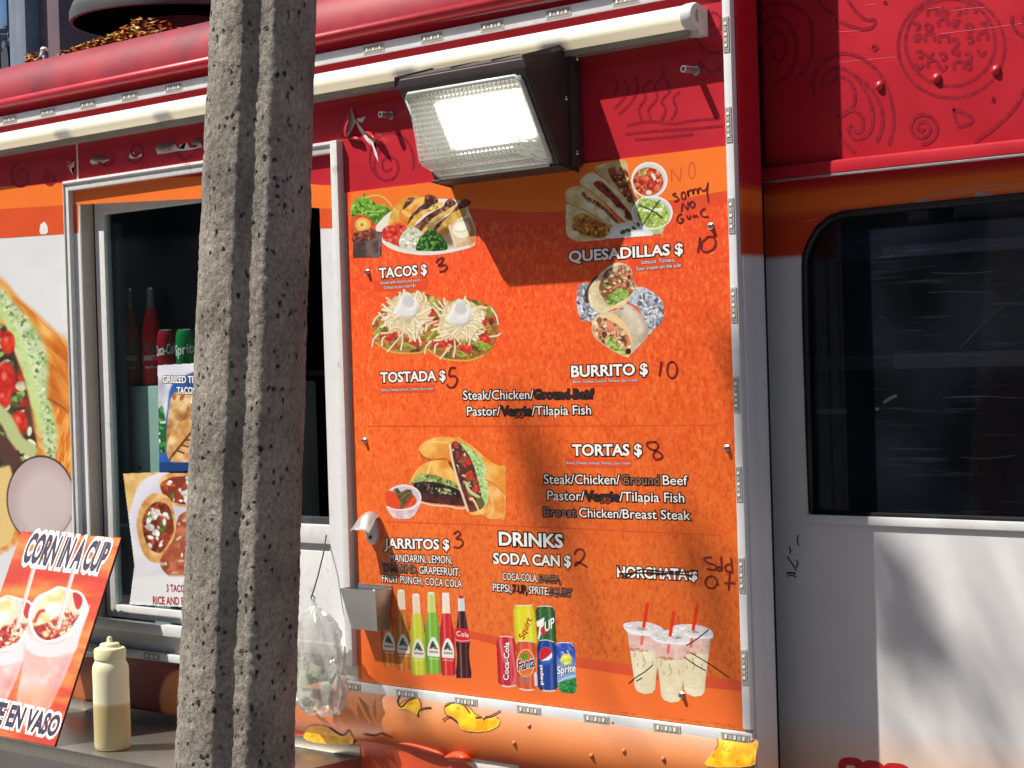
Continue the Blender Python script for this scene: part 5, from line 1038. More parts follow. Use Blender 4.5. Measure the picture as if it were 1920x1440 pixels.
m = p.poly([(515, 340), (600, 160), (740, 80), (900, 60), (1005, 190), (1035, 400), (940, 540), (830, 600), (670, 672), (575, 565), (512, 450)]); p.fill(m, (128, 82, 54)); p.bits(m, 130, [(226, 140, 110), (200, 80, 60), (236, 214, 170), (110, 60, 40), (190, 130, 90), (150, 160, 80), (206, 190, 160)], (16, 42), (1, 2.2), 7)
m = p.poly([(600, 600), (700, 480), (780, 420), (850, 405), (950, 460), (910, 560), (780, 620), (668, 672)]); p.tone(m, (110, 146, 50), (176, 204, 104), 40, 6); p.bits(m, 30, [(200, 220, 130), (84, 124, 44), (160, 190, 90)], (20, 50), (2, 4), 9)
p.fill(p.poly([(690, 665), (820, 640), (900, 590), (920, 620), (820, 690), (720, 705)]), (240, 206, 156))
m = p.poly([(398, 990), (425, 880), (520, 790), (740, 735), (900, 640), (1040, 700), (1170, 850), (1245, 1000), (1232, 1130), (1090, 1290), (990, 1390), (900, 1432), (700, 1335), (480, 1185), (408, 1080)]); p.tone(m, (192, 178, 156), (226, 216, 198), 130, 8); p.mul(p.poly([(1040, 700), (1245, 1000), (1220, 1150), (1120, 1200), (1180, 960)], soft=40), (.82, .78, .76)); p.fill(p.ell(795, 835, 36, 22, -.2, soft=8), (196, 150, 90)); p.fill(p.ell(845, 710, 34, 18, soft=8), (176, 130, 80))
p.fill(p.poly([(420, 960), (440, 870), (540, 800), (720, 790), (860, 900), (960, 1060), (1010, 1240), (960, 1390), (900, 1420)], soft=8), (236, 204, 150))
m = p.poly([(412, 990), (452, 890), (560, 850), (700, 905), (870, 1020), (985, 1200), (970, 1340), (880, 1412), (700, 1322), (500, 1172), (420, 1082)]); p.fill(m, (210, 156, 108)); p.bits(m, 150, [(232, 150, 110), (240, 200, 150), (150, 100, 80), (220, 120, 90), (186, 140, 110), (246, 222, 190), (110, 70, 50)], (16, 46), (1, 2.4), 13); p.fill(p.ell(510, 890, 40, 52), (150, 96, 66)); p.fill(p.ell(600, 872, 30, 20), (90, 96, 50)); p.fill(p.ell(670, 950, 50, 70, -.5, soft=6), (232, 140, 104)); p.fill(p.ell(590, 1100, 30, 50, .3), (96, 56, 40))
m = p.poly([(590, 1210), (650, 1130), (720, 1150), (780, 1230), (850, 1280), (900, 1404), (700, 1322)]); p.tone(m, (120, 150, 50), (186, 208, 110), 40, 6); p.bits(m, 24, [(206, 222, 140), (96, 130, 44)], (20, 46), (2, 4), 4); p.fill(p.ell(945, 1350, 40, 46), (60, 34, 20))
p.build('burrito_picture', M['print'], board, MB, 0.00095)

# torta and its cup of salsa
zR = (700, 810, 6.857)
p = Print((720, 815, 952, 976), zR, ss=1.25, seed=13)
m = p.poly([(1000, 380), (1060, 80), (1200, 130), (1330, 230), (1450, 330), (1600, 430), (1700, 460), (1700, 800), (1690, 1110), (1600, 1118), (1480, 1115), (1410, 1060), (1200, 1010)]); p.tone(m, (226, 146, 52), (246, 192, 104), 140, 3, rot=.8)
m = p.poly([(585, 220), (640, 140), (760, 80), (900, 58), (1080, 84), (1160, 130), (1060, 200), (1040, 380), (940, 335), (760, 350), (640, 300)]); p.tone(m, (228, 146, 60), (246, 190, 100), 110, 4); p.fill(p.stroke([(680, 130), (800, 124), (960, 140)], 14, soft=8), (252, 222, 150), .8)
p.tone(p.poly([(590, 240), (650, 310), (760, 345), (930, 330), (820, 362), (690, 375), (620, 340)]), (176, 84, 34), (212, 120, 60), 40, 2)
m = p.poly([(468, 670), (500, 580), (590, 450), (740, 375), (960, 375), (1040, 470), (1090, 700), (900, 650), (700, 560), (540, 620)]); p.tone(m, (222, 150, 62), (248, 196, 104), 100, 5); p.fill(p.stroke([(742, 385), (715, 470), (690, 550)], 26, soft=6), (236, 214, 130))
m = p.poly([(960, 390), (1010, 400), (1060, 500), (1090, 640), (1040, 520)], soft=6); p.fill(m, (120, 64, 26))
m = p.poly([(480, 660), (560, 570), (640, 540), (800, 555), (900, 600), (1000, 625), (1085, 690), (1060, 745), (800, 665), (540, 660)]); p.tone(m, (92, 112, 52), (170, 188, 110), 36, 6); p.bits(m, 40, [(196, 210, 140), (70, 90, 40)], (14, 36), (2, 4), 4)
m = p.poly([(538, 650), (800, 648), (1080, 735), (1170, 830), (1185, 935), (900, 900), (700, 850), (540, 730)]); p.fill(m, (44, 34, 34)); p.bits(m, 60, [(74, 52, 50), (30, 24, 24), (120, 100, 80), (96, 60, 56)], (12, 30), seed=7); p.bits(p.poly([(800, 720), (1000, 740), (1060, 800), (900, 800)]), 20, [(206, 206, 160), (150, 170, 100)], (12, 36), (2, 4), 3)
m = p.poly([(600, 780), (760, 800), (1000, 830), (1170, 855), (1190, 945), (900, 925), (620, 885)]); p.tone(m, (56, 26, 28), (96, 52, 48), 40, 8)
p.fill(p.stroke([(590, 895), (760, 940), (960, 955), (1100, 985), (1180, 975)], 22, soft=6), (226, 204, 178))
m = p.poly([(1090, 110), (1180, 165), (1330, 275), (1410, 380), (1455, 500), (1440, 620), (1480, 700), (1475, 880), (1425, 970), (1340, 1005), (1380, 850), (1335, 620), (1280, 480), (1200, 280), (1120, 180)]); p.tone(m, (156, 196, 116), (206, 226, 160), 40, 9); p.bits(m, 70, [(220, 232, 190), (120, 166, 84), (180, 214, 140)], (8, 20), seed=9)
m = p.poly([(1000, 210), (1035, 120), (1110, 150), (1210, 270), (1290, 430), (1340, 600), (1380, 760), (1400, 880), (1425, 950), (1340, 1010), (1210, 1000), (1130, 700), (1050, 440)]); p.fill(m, (92, 48, 44)); p.bits(m, 80, [(196, 60, 44), (224, 210, 170), (70, 34, 32), (150, 80, 60), (120, 140, 70), (180, 70, 50)], (14, 40), (1, 2.4), 17)
for c in ((1235, 560, 46, 66), (1315, 730, 44, 60), (1225, 385, 40, 40), (1065, 165, 34, 40)): k = p.ell(*c, .3); p.tone(k, (176, 44, 30), (218, 84, 64), 30, 3)
m = p.poly([(1010, 220), (1060, 380), (1130, 620), (1210, 830), (1310, 960), (1210, 1000), (1130, 760), (1050, 480), (1000, 330)]); p.tone(m, (70, 30, 34), (112, 60, 58), 40, 5)
p.fill(p.stroke([(1195, 660), (1240, 760), (1360, 840)], 40, soft=6), (196, 206, 150)); p.fill(p.poly([(1330, 860), (1400, 850), (1430, 930), (1390, 980), (1340, 960)]), (104, 100, 54)); p.fill(p.stroke([(1270, 850), (1320, 930), (1350, 1000), (1410, 1050)], 26, soft=6), (238, 206, 140))
p.fill(p.stroke([(985, 170), (1020, 380), (1090, 640), (1150, 820), (1215, 1010)], 30, soft=6), (240, 208, 176))
m = p.poly([(1470, 640), (1560, 680), (1660, 790), (1695, 920), (1680, 1040), (1600, 1110), (1500, 1115), (1420, 1060), (1470, 960), (1490, 800)]); p.tone(m, (226, 140, 56), (248, 190, 116), 110, 6, rot=.6); p.fill(p.stroke([(1440, 610), (1560, 670), (1690, 800)], 9, soft=5), (150, 90, 40), .8); p.fill(p.stroke([(1520, 860), (1540, 1000), (1480, 1090)], 30, soft=16), (252, 214, 150), .6)
m = p.poly([(170, 960), (300, 1010), (480, 980), (610, 890), (560, 1020), (490, 1100), (400, 1118), (280, 1110), (215, 1050)], soft=8); p.tone(m, (208, 176, 186), (236, 214, 214), 60, 4)
k = p.ell(392, 842, 226, 166); p.fill(k, (240, 228, 232)); p.fill(p.ell(390, 846, 206, 148, soft=6), (206, 192, 204)); k = p.ell(362, 880, 192, 116); p.tone(k, (214, 66, 28), (238, 104, 52), 60, 5); p.fill(p.poly([(165, 770), (270, 770), (340, 880), (350, 990), (230, 980), (170, 900)], soft=6), (226, 78, 40))
m = p.poly([(258, 740), (310, 718), (355, 775), (430, 735), (490, 745), (505, 800), (420, 890), (380, 985), (350, 985), (340, 880)], smooth=False); p.tone(m, (66, 60, 36), (112, 104, 66), 40, 6); p.fill(p.stroke([(350, 860), (430, 800), (495, 770)], 12), (150, 120, 80)); p.fill(p.poly([(400, 900), (500, 810), (510, 840), (420, 950)], soft=8), (130, 60, 40), .7)
p.fill(p.stroke([(175, 960), (300, 1000), (450, 985), (560, 930), (610, 850)], 16), (246, 226, 230))
p.build('torta_picture', M['print'], board, MB, 0.0009)

# bottles, cans and cups
zD = (620, 1080, 6.857)
p = Print((713, 1100, 890, 1276), zD, ss=1.3, seed=15)
def bottle(ct, yt_, cb, yb, wd, liquid, neck, capc, yfill, label=True, cola=False):
    cx = lambda y: ct + (cb - ct) * (y - yt_) / (yb - yt_)
    H = yb - yt_; sh = [(0.0, .46), (.05, .50), (.22, .53), (.32, .70), (.41, .88), (.5, .98), (.6, 1.0), (.84, 1.0), (.96, .98), (1.0, .86)] if not cola else [(0, .40), (.17, .44), (.34, .66), (.5, .86), (.58, .9), (.7, .78), (.82, .86), (.94, 1.02), (1.0, .94)]
    L_ = [(cx(yt_ + H * f) - wd / 2 * k, yt_ + H * f) for f, k in sh]; R2 = [(cx(yt_ + H * f) + wd / 2 * k, yt_ + H * f) for f, k in sh]
    m = p.poly(L_ + R2[::-1], smooth=False); p.fill(m, neck)
    lq = np.clip((p.Y - yfill) / p.soft + .5, 0, 1) * m; p.fill(lq, liquid, alpha=False)
    u = (p.X - (ct + (cb - ct) * (p.Y - yt_) / H)) / (wd / 2)
    p.c *= (1 - m[..., None] * (0.42 * np.clip(np.abs(u) - .45, 0, 1)[..., None])); hl = np.exp(-((u + .3) / .12) ** 2) * m; p.fill(hl, (255, 255, 235), .35, False); p.fill(np.exp(-((u - .42) / .10) ** 2) * m, (255, 255, 255), .16, False)
    p.fill(p.poly([(cx(yt_) - wd * .15, yt_ - 4), (cx(yt_) + wd * .15, yt_ - 4), (cx(yt_) + wd * .17, yt_ + 26), (cx(yt_) - wd * .17, yt_ + 26)], smooth=False), capc)
    if cola:
        y0, y1 = yt_ + H * .39, yt_ + H * .56; b_ = p.poly([(cx(y0) - wd * .42, y0), (cx(y0) + wd * .42, y0 + 10), (cx(y1) + wd * .48, y1 + 10), (cx(y1) - wd * .48, y1)], smooth=False) ; p.fill(b_, (206, 40, 46)); p.fill(p.stroke([(cx(y1) - wd * .45, y1 - 30), (cx(y1), y1 - 12), (cx(y1) + wd * .45, y1 - 26)], 9), (244, 200, 204))
    if label:
        y0, y1 = yt_ + H * .56, yt_ + H * .785; c0 = cx((y0 + y1) / 2)
        q = [(c0 - 12, y0 - 8), (c0 + 24, y0), (c0 + 66, y0 + 70), (c0 + 84, y0 + 150), (c0 + 84, y1), (c0 + 60, y1 + 6), (c0 - 50, y1 - 4), (c0 - 70, y1 - 14), (c0 - 70, y0 + 130), (c0 - 46, y0 + 50)]
        p.fill(p.poly(q), (236, 232, 222)); p.bits(p.poly([(c0 - 4, y0 + 20), (c0 + 50, y0 + 130), (c0 - 44, y0 + 120)], smooth=False), 26, [(30, 96, 80), (20, 70, 60), (60, 120, 96)], (8, 26), (1.5, 3), 5); p.bits(p.poly([(c0 - 48, y0 + 118), (c0 + 60, y0 + 128), (c0 + 64, y0 + 146), (c0 - 52, y0 + 136)], smooth=False), 14, [(196, 84, 50), (150, 50, 40)], (8, 16), seed=6)
        p.fill(p.poly([(c0 - 56, y0 + 152), (c0 + 72, y0 + 160), (c0 + 74, y0 + 204), (c0 - 58, y0 + 194)], smooth=False), (206, 208, 206)); p.fill(p.stroke([(c0 - 44, y0 + 176), (c0 + 60, y0 + 184)], 16), (110, 120, 130), .8)
        p.fill(p.stroke([(c0 - 55, y1 + 28), (c0 + 72, y1 + 36)], 14), (240, 236, 226), .55, False)
bottle(690, 160, 765, 1170, 185, (214, 116, 36), (230, 150, 80), (236, 226, 214), 330); bottle(905, 180, 942, 1215, 185, (206, 120, 44), (238, 214, 190), (240, 238, 234), 430)
bottle(1095, 232, 1136, 1275, 190, (206, 212, 52), (240, 214, 190), (240, 238, 232), 480); bottle(1290, 210, 1328, 1258, 195, (118, 178, 58), (196, 206, 110), (230, 232, 222), 470); bottle(1476, 218, 1515, 1280, 190, (206, 34, 40), (240, 220, 204), (238, 236, 232), 480); bottle(1676, 262, 1712, 1312, 200, (62, 18, 26), (206, 210, 214), (176, 40, 44), 450, False, True)
p.build('bottle_picture', M['print'], board, MB, 0.0009)
for s_t, p0_, p1_, h_, c_t in (('FRUIT PUNCH', (829, 1233), (851, 1234.5), 4, 'text'), ('Cola', (856, 1192), (879, 1195), 9, 'text')): words('bottle_lettering', s_t, p0_, p1_, h_, c_t, None, 0.0, 0, 0.0014)

zC = (900, 1110, 7.2)
p = Print((926, 1128, 1090, 1304), zC, ss=1.3, seed=17)
def can(q, col, rimt=None, rimb=None, dark=.5):
    q = np.array(q, float); m = p.poly(q, smooth=False); p.fill(m, col)
    xl0 = lambda y: np.interp(y, [q[0][1], q[-1][1]], [q[0][0], q[-1][0]])
    lx = np.where(m > 0, p.X, np.nan)
    with np.errstate(all='ignore'):
        import warnings
        with warnings.catch_warnings():
            warnings.simplefilter('ignore'); a0 = np.nanmin(lx, 1)[:, None]; a1 = np.nanmax(lx, 1)[:, None]
    u = np.nan_to_num((p.X - (a0 + a1) / 2) / np.maximum((a1 - a0) / 2, 1))
    p.c *= 1 - m[..., None] * (dark * np.clip(np.abs(u) - .5, 0, 1)[..., None]); p.fill(np.exp(-((u - .45) / .14) ** 2) * m, (255, 255, 255), .22, False); p.fill(np.exp(-((u + .5) / .12) ** 2) * m, (255, 255, 255), .18, False)
    if rimt: p.fill(p.stroke(rimt, 12), (226, 226, 222))
    if rimb: p.fill(p.stroke(rimb, 20), (222, 214, 206))
    return m
can([(470, 175), (700, 175), (735, 250), (775, 690), (480, 700), (445, 260)], (226, 216, 40), [(480, 178), (580, 184), (700, 176)], dark=.25)
can([(785, 195), (970, 195), (1010, 260), (1030, 690), (790, 690), (748, 250)], (46, 96, 50), [(785, 196), (880, 190), (970, 198)]); p.fill(p.poly([(760, 400), (870, 340), (860, 450), (800, 640), (780, 640), (800, 470), (770, 470)], smooth=False), (240, 242, 238)); p.fill(p.ell(860, 520, 42, 56), (206, 40, 44))
can([(255, 600), (440, 610), (480, 690), (492, 1230), (470, 1280), (300, 1270), (245, 1220), (220, 680)], (198, 32, 46), [(262, 604), (350, 600), (440, 614)], [(300, 1262), (380, 1278), (480, 1262)], .25); p.fill(p.poly([(405, 640), (435, 640), (490, 1130), (480, 1240), (430, 1250), (455, 1100)], soft=8), (240, 150, 150), .6); p.fill(p.stroke([(270, 640), (300, 800), (350, 960)], 40, soft=16), (244, 180, 180), .5)
can([(510, 665), (720, 670), (745, 740), (745, 1290), (720, 1330), (540, 1310), (500, 1260), (490, 740)], (214, 84, 44), [(515, 668), (610, 660), (716, 674)], [(540, 1306), (640, 1326), (720, 1318)], .3); k = p.ell(618, 958, 122, 188); p.fill(k, (250, 226, 190)); p.fill(p.ell(618, 958, 112, 178), (210, 110, 48)); p.fill(p.ell(600, 870, 50, 40, soft=8), (80, 150, 40)); p.fill(p.poly([(560, 1120), (680, 1060), (660, 1130)], soft=8), (232, 120, 60))
p.fill(p.poly([(520, 1150), (660, 1160), (655, 1230), (530, 1215)], soft=8), (150, 120, 120), .6)
p.fill(p.stroke([(745, 1100), (755, 1250)], 40, soft=8), (220, 210, 206))
can([(800, 650), (1000, 670), (1030, 740), (1045, 1290), (1010, 1335), (820, 1325), (780, 1280), (770, 740)], (28, 62, 148), [(800, 656), (900, 648), (1000, 676)], [(850, 1330), (940, 1338), (1010, 1330)], .7); k = p.ell(895, 865, 102, 126); p.fill(k, (40, 90, 180)); p.fill(p.ell(890, 850, 84, 104), (244, 244, 246)); rd = p.ell(890, 850, 84, 104) * p.poly([(790, 700), (990, 700), (985, 780), (930, 860), (840, 920), (790, 940)]); p.fill(rd, (206, 28, 44)); bl = p.ell(890, 850, 84, 104) * p.poly([(800, 960), (850, 930), (930, 920), (985, 880), (990, 990), (800, 990)]); p.fill(bl, (40, 90, 180))
sp_ = can([(1035, 690), (1240, 685), (1280, 760), (1305, 1320), (1270, 1370), (1100, 1360), (1055, 1300), (1025, 780)], (50, 80, 190), [(1040, 690), (1130, 682), (1240, 690)], None, .35); p.fill(sp_ * np.clip((p.Y - 820) / 200, 0, 1), (150, 190, 226), .8, False); p.bits(sp_ * (p.Y < 1120), 70, [(210, 226, 244), (90, 140, 216), (40, 60, 170)], (10, 34), (2, 4), 5, rot=1.2); p.fill(sp_ * np.clip((p.Y + (p.X - 1050) * .25 - 1215) / 10, 0, 1), (40, 136, 66), 1, False); p.bits(sp_ * ((p.Y + (p.X - 1050) * .25) > 1230), 40, [(110, 190, 120), (30, 110, 50)], (8, 22), seed=8); p.fill(p.stroke([(1060, 1215), (1160, 1160), (1295, 1130)], 10), (236, 240, 240)); k = p.ell(1165, 910, 76, 76, soft=8); p.tone(k, (206, 206, 60), (244, 240, 120), 40, 3)
p.build('can_picture', M['print'], board, MB, 0.0009)
def zc_(x, y): return (900 + x / 7.2, 1110 + y / 7.2)
def ctext(s, a, b, h, m_, o_=None, up=(-0.03, -1)): text('can_lettering', s, zc_(*a), zc_(*b), h / 7.2, MB, 0.0015, board, M[m_], M[o_] if o_ else None, 0.02, 0.06, 0.0, up)
M['lred'] = mat('red_can_ink', (190, 40, 40), var=0.05)
ctext('Squirt', (590, 640), (700, 370), 80, 'lred', None, (-0.9, -0.5)); ctext('UP', (880, 540), (1005, 470), 130, 'text', None, (-0.05, -1)); ctext('Coca-Cola', (385, 1190), (395, 680), 70, 'text', 'ink', (-1, -0.05))
ctext('Fanta', (515, 1065), (745, 1000), 140, 'navy', 'text'); ctext('pepsi', (850, 1250), (840, 990), 40, 'text', None, (-1, 0)); ctext('Sprite', (1045, 1110), (1290, 1070), 100, 'text', 'navy')

zU = (1140, 1100, 6.26)
p = Print((1164, 1126, 1342, 1324), zU, ss=1.3, seed=19)
def cup(dx, dy, back=False):
    S = lambda q: [(x + dx, y + dy) for x, y in q]
    body = p.poly(S([(225, 520), (300, 1040), (315, 1180), (345, 1230), (430, 1262), (520, 1248), (555, 1200), (565, 1060), (630, 540)]), smooth=False); p.tone(body, (224, 214, 178), (238, 230, 200), 120, 3)
    clear = body * np.clip((dy + 750 + (p.X - dx) * .02 - p.Y) / 20 + .5, 0, 1); p.tone(clear, (214, 176, 166), (232, 196, 186), 50, 4); p.mul(body * np.clip((p.X - dx - 500) / 120, 0, 1), .93); p.mul(body * np.clip((330 - p.X + dx) / 90, 0, 1), .95)
    p.bits(p.poly(S([(270, 715), (450, 740), (460, 770), (280, 750)]), soft=8), 14, [(180, 110, 70), (206, 140, 100)], (10, 26), (2, 3), 4)
    for a, b_, c2 in ((310, 800, 26), (410, 840, 30), (345, 915, 16), (430, 900, 40), (520, 900, 20)): p.fill(p.stroke(S([(a, b_ - c2), (a + 6, b_), (a - (18 if c2 > 35 else 0), b_ + c2)]), 9, soft=5), (150, 120, 80), .8)
    p.fill(p.stroke(S([(325, 1130), (430, 1158), (555, 1140)]), 7, soft=5), (206, 196, 160), .9)
    lid = p.poly(S([(180, 465), (200, 430), (300, 412), (440, 415), (560, 445), (640, 490), (655, 540), (630, 580), (470, 575), (330, 565), (225, 530)])); p.tone(lid, (206, 206, 214), (236, 234, 238), 40, 5); p.fill(p.ell(405 + dx, 470 + dy, 190, 46, .08, soft=6), (214, 206, 208)); p.bits(p.ell(405 + dx, 470 + dy, 180, 40, .08), 10, [(150, 140, 140), (236, 236, 240)], (14, 50), (3, 6), 6, rot=.1)
    for i in range(14): x = 250 + i * 26; p.fill(p.stroke(S([(x, 525 + i * 3), (x + 4, 560 + i * 2)]), 9, soft=4), (246, 246, 248), .8)
    p.fill(p.stroke(S([(185, 470), (240, 520), (400, 560), (560, 570), (645, 545)]), 9, soft=5), (246, 246, 248))
    st = S([(462, 200), (440, 330), (420, 470)]); p.fill(p.stroke(st, 38, smooth=False), (222, 48, 22)); p.fill(p.stroke(S([(405, 590), (392, 670)]), 34, smooth=False, soft=8), (224, 90, 76), .85)
cup(580, 30); cup(0, 0); cup(310, 100)
p.build('milk_drink_picture', M['print'], board, MB, 0.0009)
marks('crossing_out', [[(240, 1140), (330, 1062), (430, 1000), (525, 920)], [(330, 1110), (400, 1070)], [(1182, 503), (1060, 600), (918, 692)], [(960, 770), (1180, 900), (1420, 1068)], [(890, 822), (1020, 915), (1145, 985)]], zU, 1.8, 'ink', 0.0016)

# ------------------------------------------------------------------ bottle opener and cap catcher
po = at(702, 990, -0.004); op = thing('bottle_opener', po, 'cast metal bottle opener screwed to the left edge of the menu', 'bottle opener')
M['cast'] = mat('cast_opener_metal', (206, 202, 196), rough=0.45, metal=0.25, var=0.12, scale=60)
bm = bmesh.new(); n = 20
ring = [(po.x + 0.017 * math.cos(a) * (1.0 - 0.15 * math.sin(a)), po.z - 0.006 + 0.027 * math.sin(a)) for a in np.linspace(0, 2 * math.pi, n, endpoint=False)]
f0 = [bm.verts.new((x, -0.0042, z)) for x, z in ring]; f1 = [bm.verts.new((x, -0.012, z)) for x, z in ring]; f2 = [bm.verts.new((po.x + (x - po.x) * .8, -0.0155, po.z - .006 + (z - po.z + .006) * .8)) for x, z in ring]
for i in range(n):
    j = (i + 1) % n; bm.faces.new((f0[i], f0[j], f1[j], f1[i])); bm.faces.new((f1[i], f1[j], f2[j], f2[i]))
bm.faces.new(f2)
link('base_plate', shade_auto(mesh_of(bm, 'base_plate')), M['cast'], op)
bm = bmesh.new(); G = []
for i in range(11):                                           # curved hood that hooks the cap
    v_ = i / 10; y = -0.010 - 0.042 * v_; zc0 = po.z + 0.034 + 0.008 * math.sin(v_ * 2.8) - 0.036 * v_ ** 1.3
    hw = 0.015 + 0.014 * v_ ** 0.6; row = []
    for j in range(13):
        u = j / 12 * 2 - 1; row.append(bm.verts.new((po.x + hw * u, y + 0.006 * u * u, zc0 - 0.010 * u * u + (0.006 * (v_ - .75) * 4 * (abs(u) - .3) if v_ > .75 else 0))))
    G.append(row)
for i in range(10):
    for j in range(12): bm.faces.new((G[i][j], G[i + 1][j], G[i + 1][j + 1], G[i][j + 1]))
bmesh.ops.solidify(bm, geom=list(bm.faces), thickness=0.0035)
link('hood', mesh_of(bm, 'hood', True), M['cast'], op)
bm = bmesh.new(); lathe(bm, [(0.004, 0), (0.004, 0.002), (0.002, 0.003), (0, 0.003)], (po.x, -0.0155, po.z - 0.018), (0, -1, 0), 12); link('screw', mesh_of(bm, 'screw'), M['darkgrey'], op)

cb = at(736, 1100, -0.004); cxl = at(670, 1095, -0.004).x; cdp = 0.052; zt2 = at_x(702, 1109, cb.x).z; zb2 = zt2 - 0.082
ca = thing('cap_catcher', ((cb.x + cxl) / 2, -0.004, zb2), 'small open brushed steel box catching bottle caps', 'cap catcher')
bm = bmesh.new(); xi0, xi1 = cxl, cb.x; tp = 0.014
T_ = [Vector((xi0, -0.0055, zt2)), Vector((xi1, -0.0055, zt2)), Vector((xi1, -cdp, zt2)), Vector((xi0, -cdp, zt2))]
B_ = [Vector((xi0 + tp, -0.0055, zb2)), Vector((xi1 - tp, -0.0055, zb2)), Vector((xi1 - tp, -cdp + 0.016, zb2)), Vector((xi0 + tp, -cdp + 0.016, zb2))]
tv = [bm.verts.new(q) for q in T_]; bv = [bm.verts.new(q) for q in B_]; bm.faces.new(bv)
for i in range(4): bm.faces.new((tv[i], tv[(i + 1) % 4], bv[(i + 1) % 4], bv[i]))
bmesh.ops.recalc_face_normals(bm, faces=bm.faces); bmesh.ops.solidify(bm, geom=list(bm.faces), thickness=0.0012)
link('bin', mesh_of(bm, 'bin'), M['catcher'], ca)
box('back_plate', xi0 + 0.002, xi1 - 0.0008, -0.0054, -0.0042, zt2 - 0.01, zt2 + 0.006, M['catcher'], ca, bev=0.0003)
bm = bmesh.new(); lathe(bm, [(0.0036, 0), (0.0034, 0.0015), (0, 0.0022)], ((xi0 + xi1) / 2, -0.0066, zt2 - 0.008), (0, -1, 0), 12); link('screw', mesh_of(bm, 'screw'), M['ledchip'], ca)

# ------------------------------------------------------------------ steel service shelf
ZS = at(230, 1343).z; SX1 = at(680, 1408).x; SD = 0.312
shelf = thing('service_shelf', (-1.4, 0, ZS - 0.03), 'long stainless steel service shelf under the window', 'shelf')
box('shelf_top', -2.8, SX1, -SD, -0.0075, ZS - 0.004, ZS, M['steel'], shelf, bev=0.001)
box('front_lip', -2.8, SX1, -SD - 0.0025, -SD, ZS - 0.027, ZS + 0.0012, M['steel'], shelf, bev=0.001)
box('end_lip', SX1, SX1 + 0.0025, -SD - 0.0025, -0.0075, ZS - 0.027, ZS + 0.0012, M['steel'], shelf, bev=0.001)
box('back_lip', -2.8, SX1 - 0.0005, -0.0074, -0.0062, ZS, ZS + 0.024, M['steel'], shelf, bev=0.0004)
for x in (-2.0, -0.6):
    bm = bmesh.new(); add_tube(bm, [(x, -0.02, ZS - 0.25), (x, -SD + 0.03, ZS - 0.006)], 0.009, 8); link('brace', mesh_of(bm, 'brace'), M['steel'], shelf)

# ------------------------------------------------------------------ leaning sign: corn in a cup
Bp = at_z(102, 1400, ZS + 0.001); Tp = at(227, 1008, -0.062); Tl = at(40, 993, -0.062)
SGp = Plane(Bp, np.cross([1, 0, 0], np.array(Tp - Bp)) * (1 if np.cross([1, 0, 0], np.array(Tp - Bp))[1] < 0 else -1))
wid = Tp.x - Tl.x; corners = [Bp, Tp, Tp - Vector((wid, 0, 0)), Bp - Vector((wid, 0, 0))]
sign = thing('leaning_sign', Bp, 'orange CORN IN A CUP sign leaning on the steel shelf', 'sign')
nv = Vector(SGp.n); bm = bmesh.new(); hexa(bm, [c - nv * 0.005 for c in corners] + [c - nv * 0.0005 for c in corners])
bmesh.ops.recalc_face_normals(bm, faces=bm.faces)
M['signback'] = mat('black_sign_edge', (30, 24, 24), rough=0.6); link('panel', mesh_of(bm, 'panel'), M['signback'], sign)
zg = (0, 960, 6.0)
p = Print((-300, 985, 234, 1410), zg, ss=1.0, seed=23)
al = np.ones(p.X.shape); p.tone(al, (208, 66, 34), (247, 140, 66), 120, 3, stretch=(2.6, 0.8), rot=.12); p.fill(p.poly([(-1800, 700), (100, 560), (1250, 700), (1200, 900), (900, 820), (300, 790), (-200, 900), (-1800, 1100)], soft=90), (192, 46, 34), .8); p.fill(p.poly([(-1800, 1000), (100, 850), (500, 800), (560, 900), (100, 1050), (-1800, 1300)], soft=60), (246, 150, 70), .6)
p.fill(p.ell(900, 2600, 500, 120, soft=60), (200, 50, 36), .6); p.fill(p.ell(300, 2580, 300, 60, soft=60), (186, 70, 50), .5)
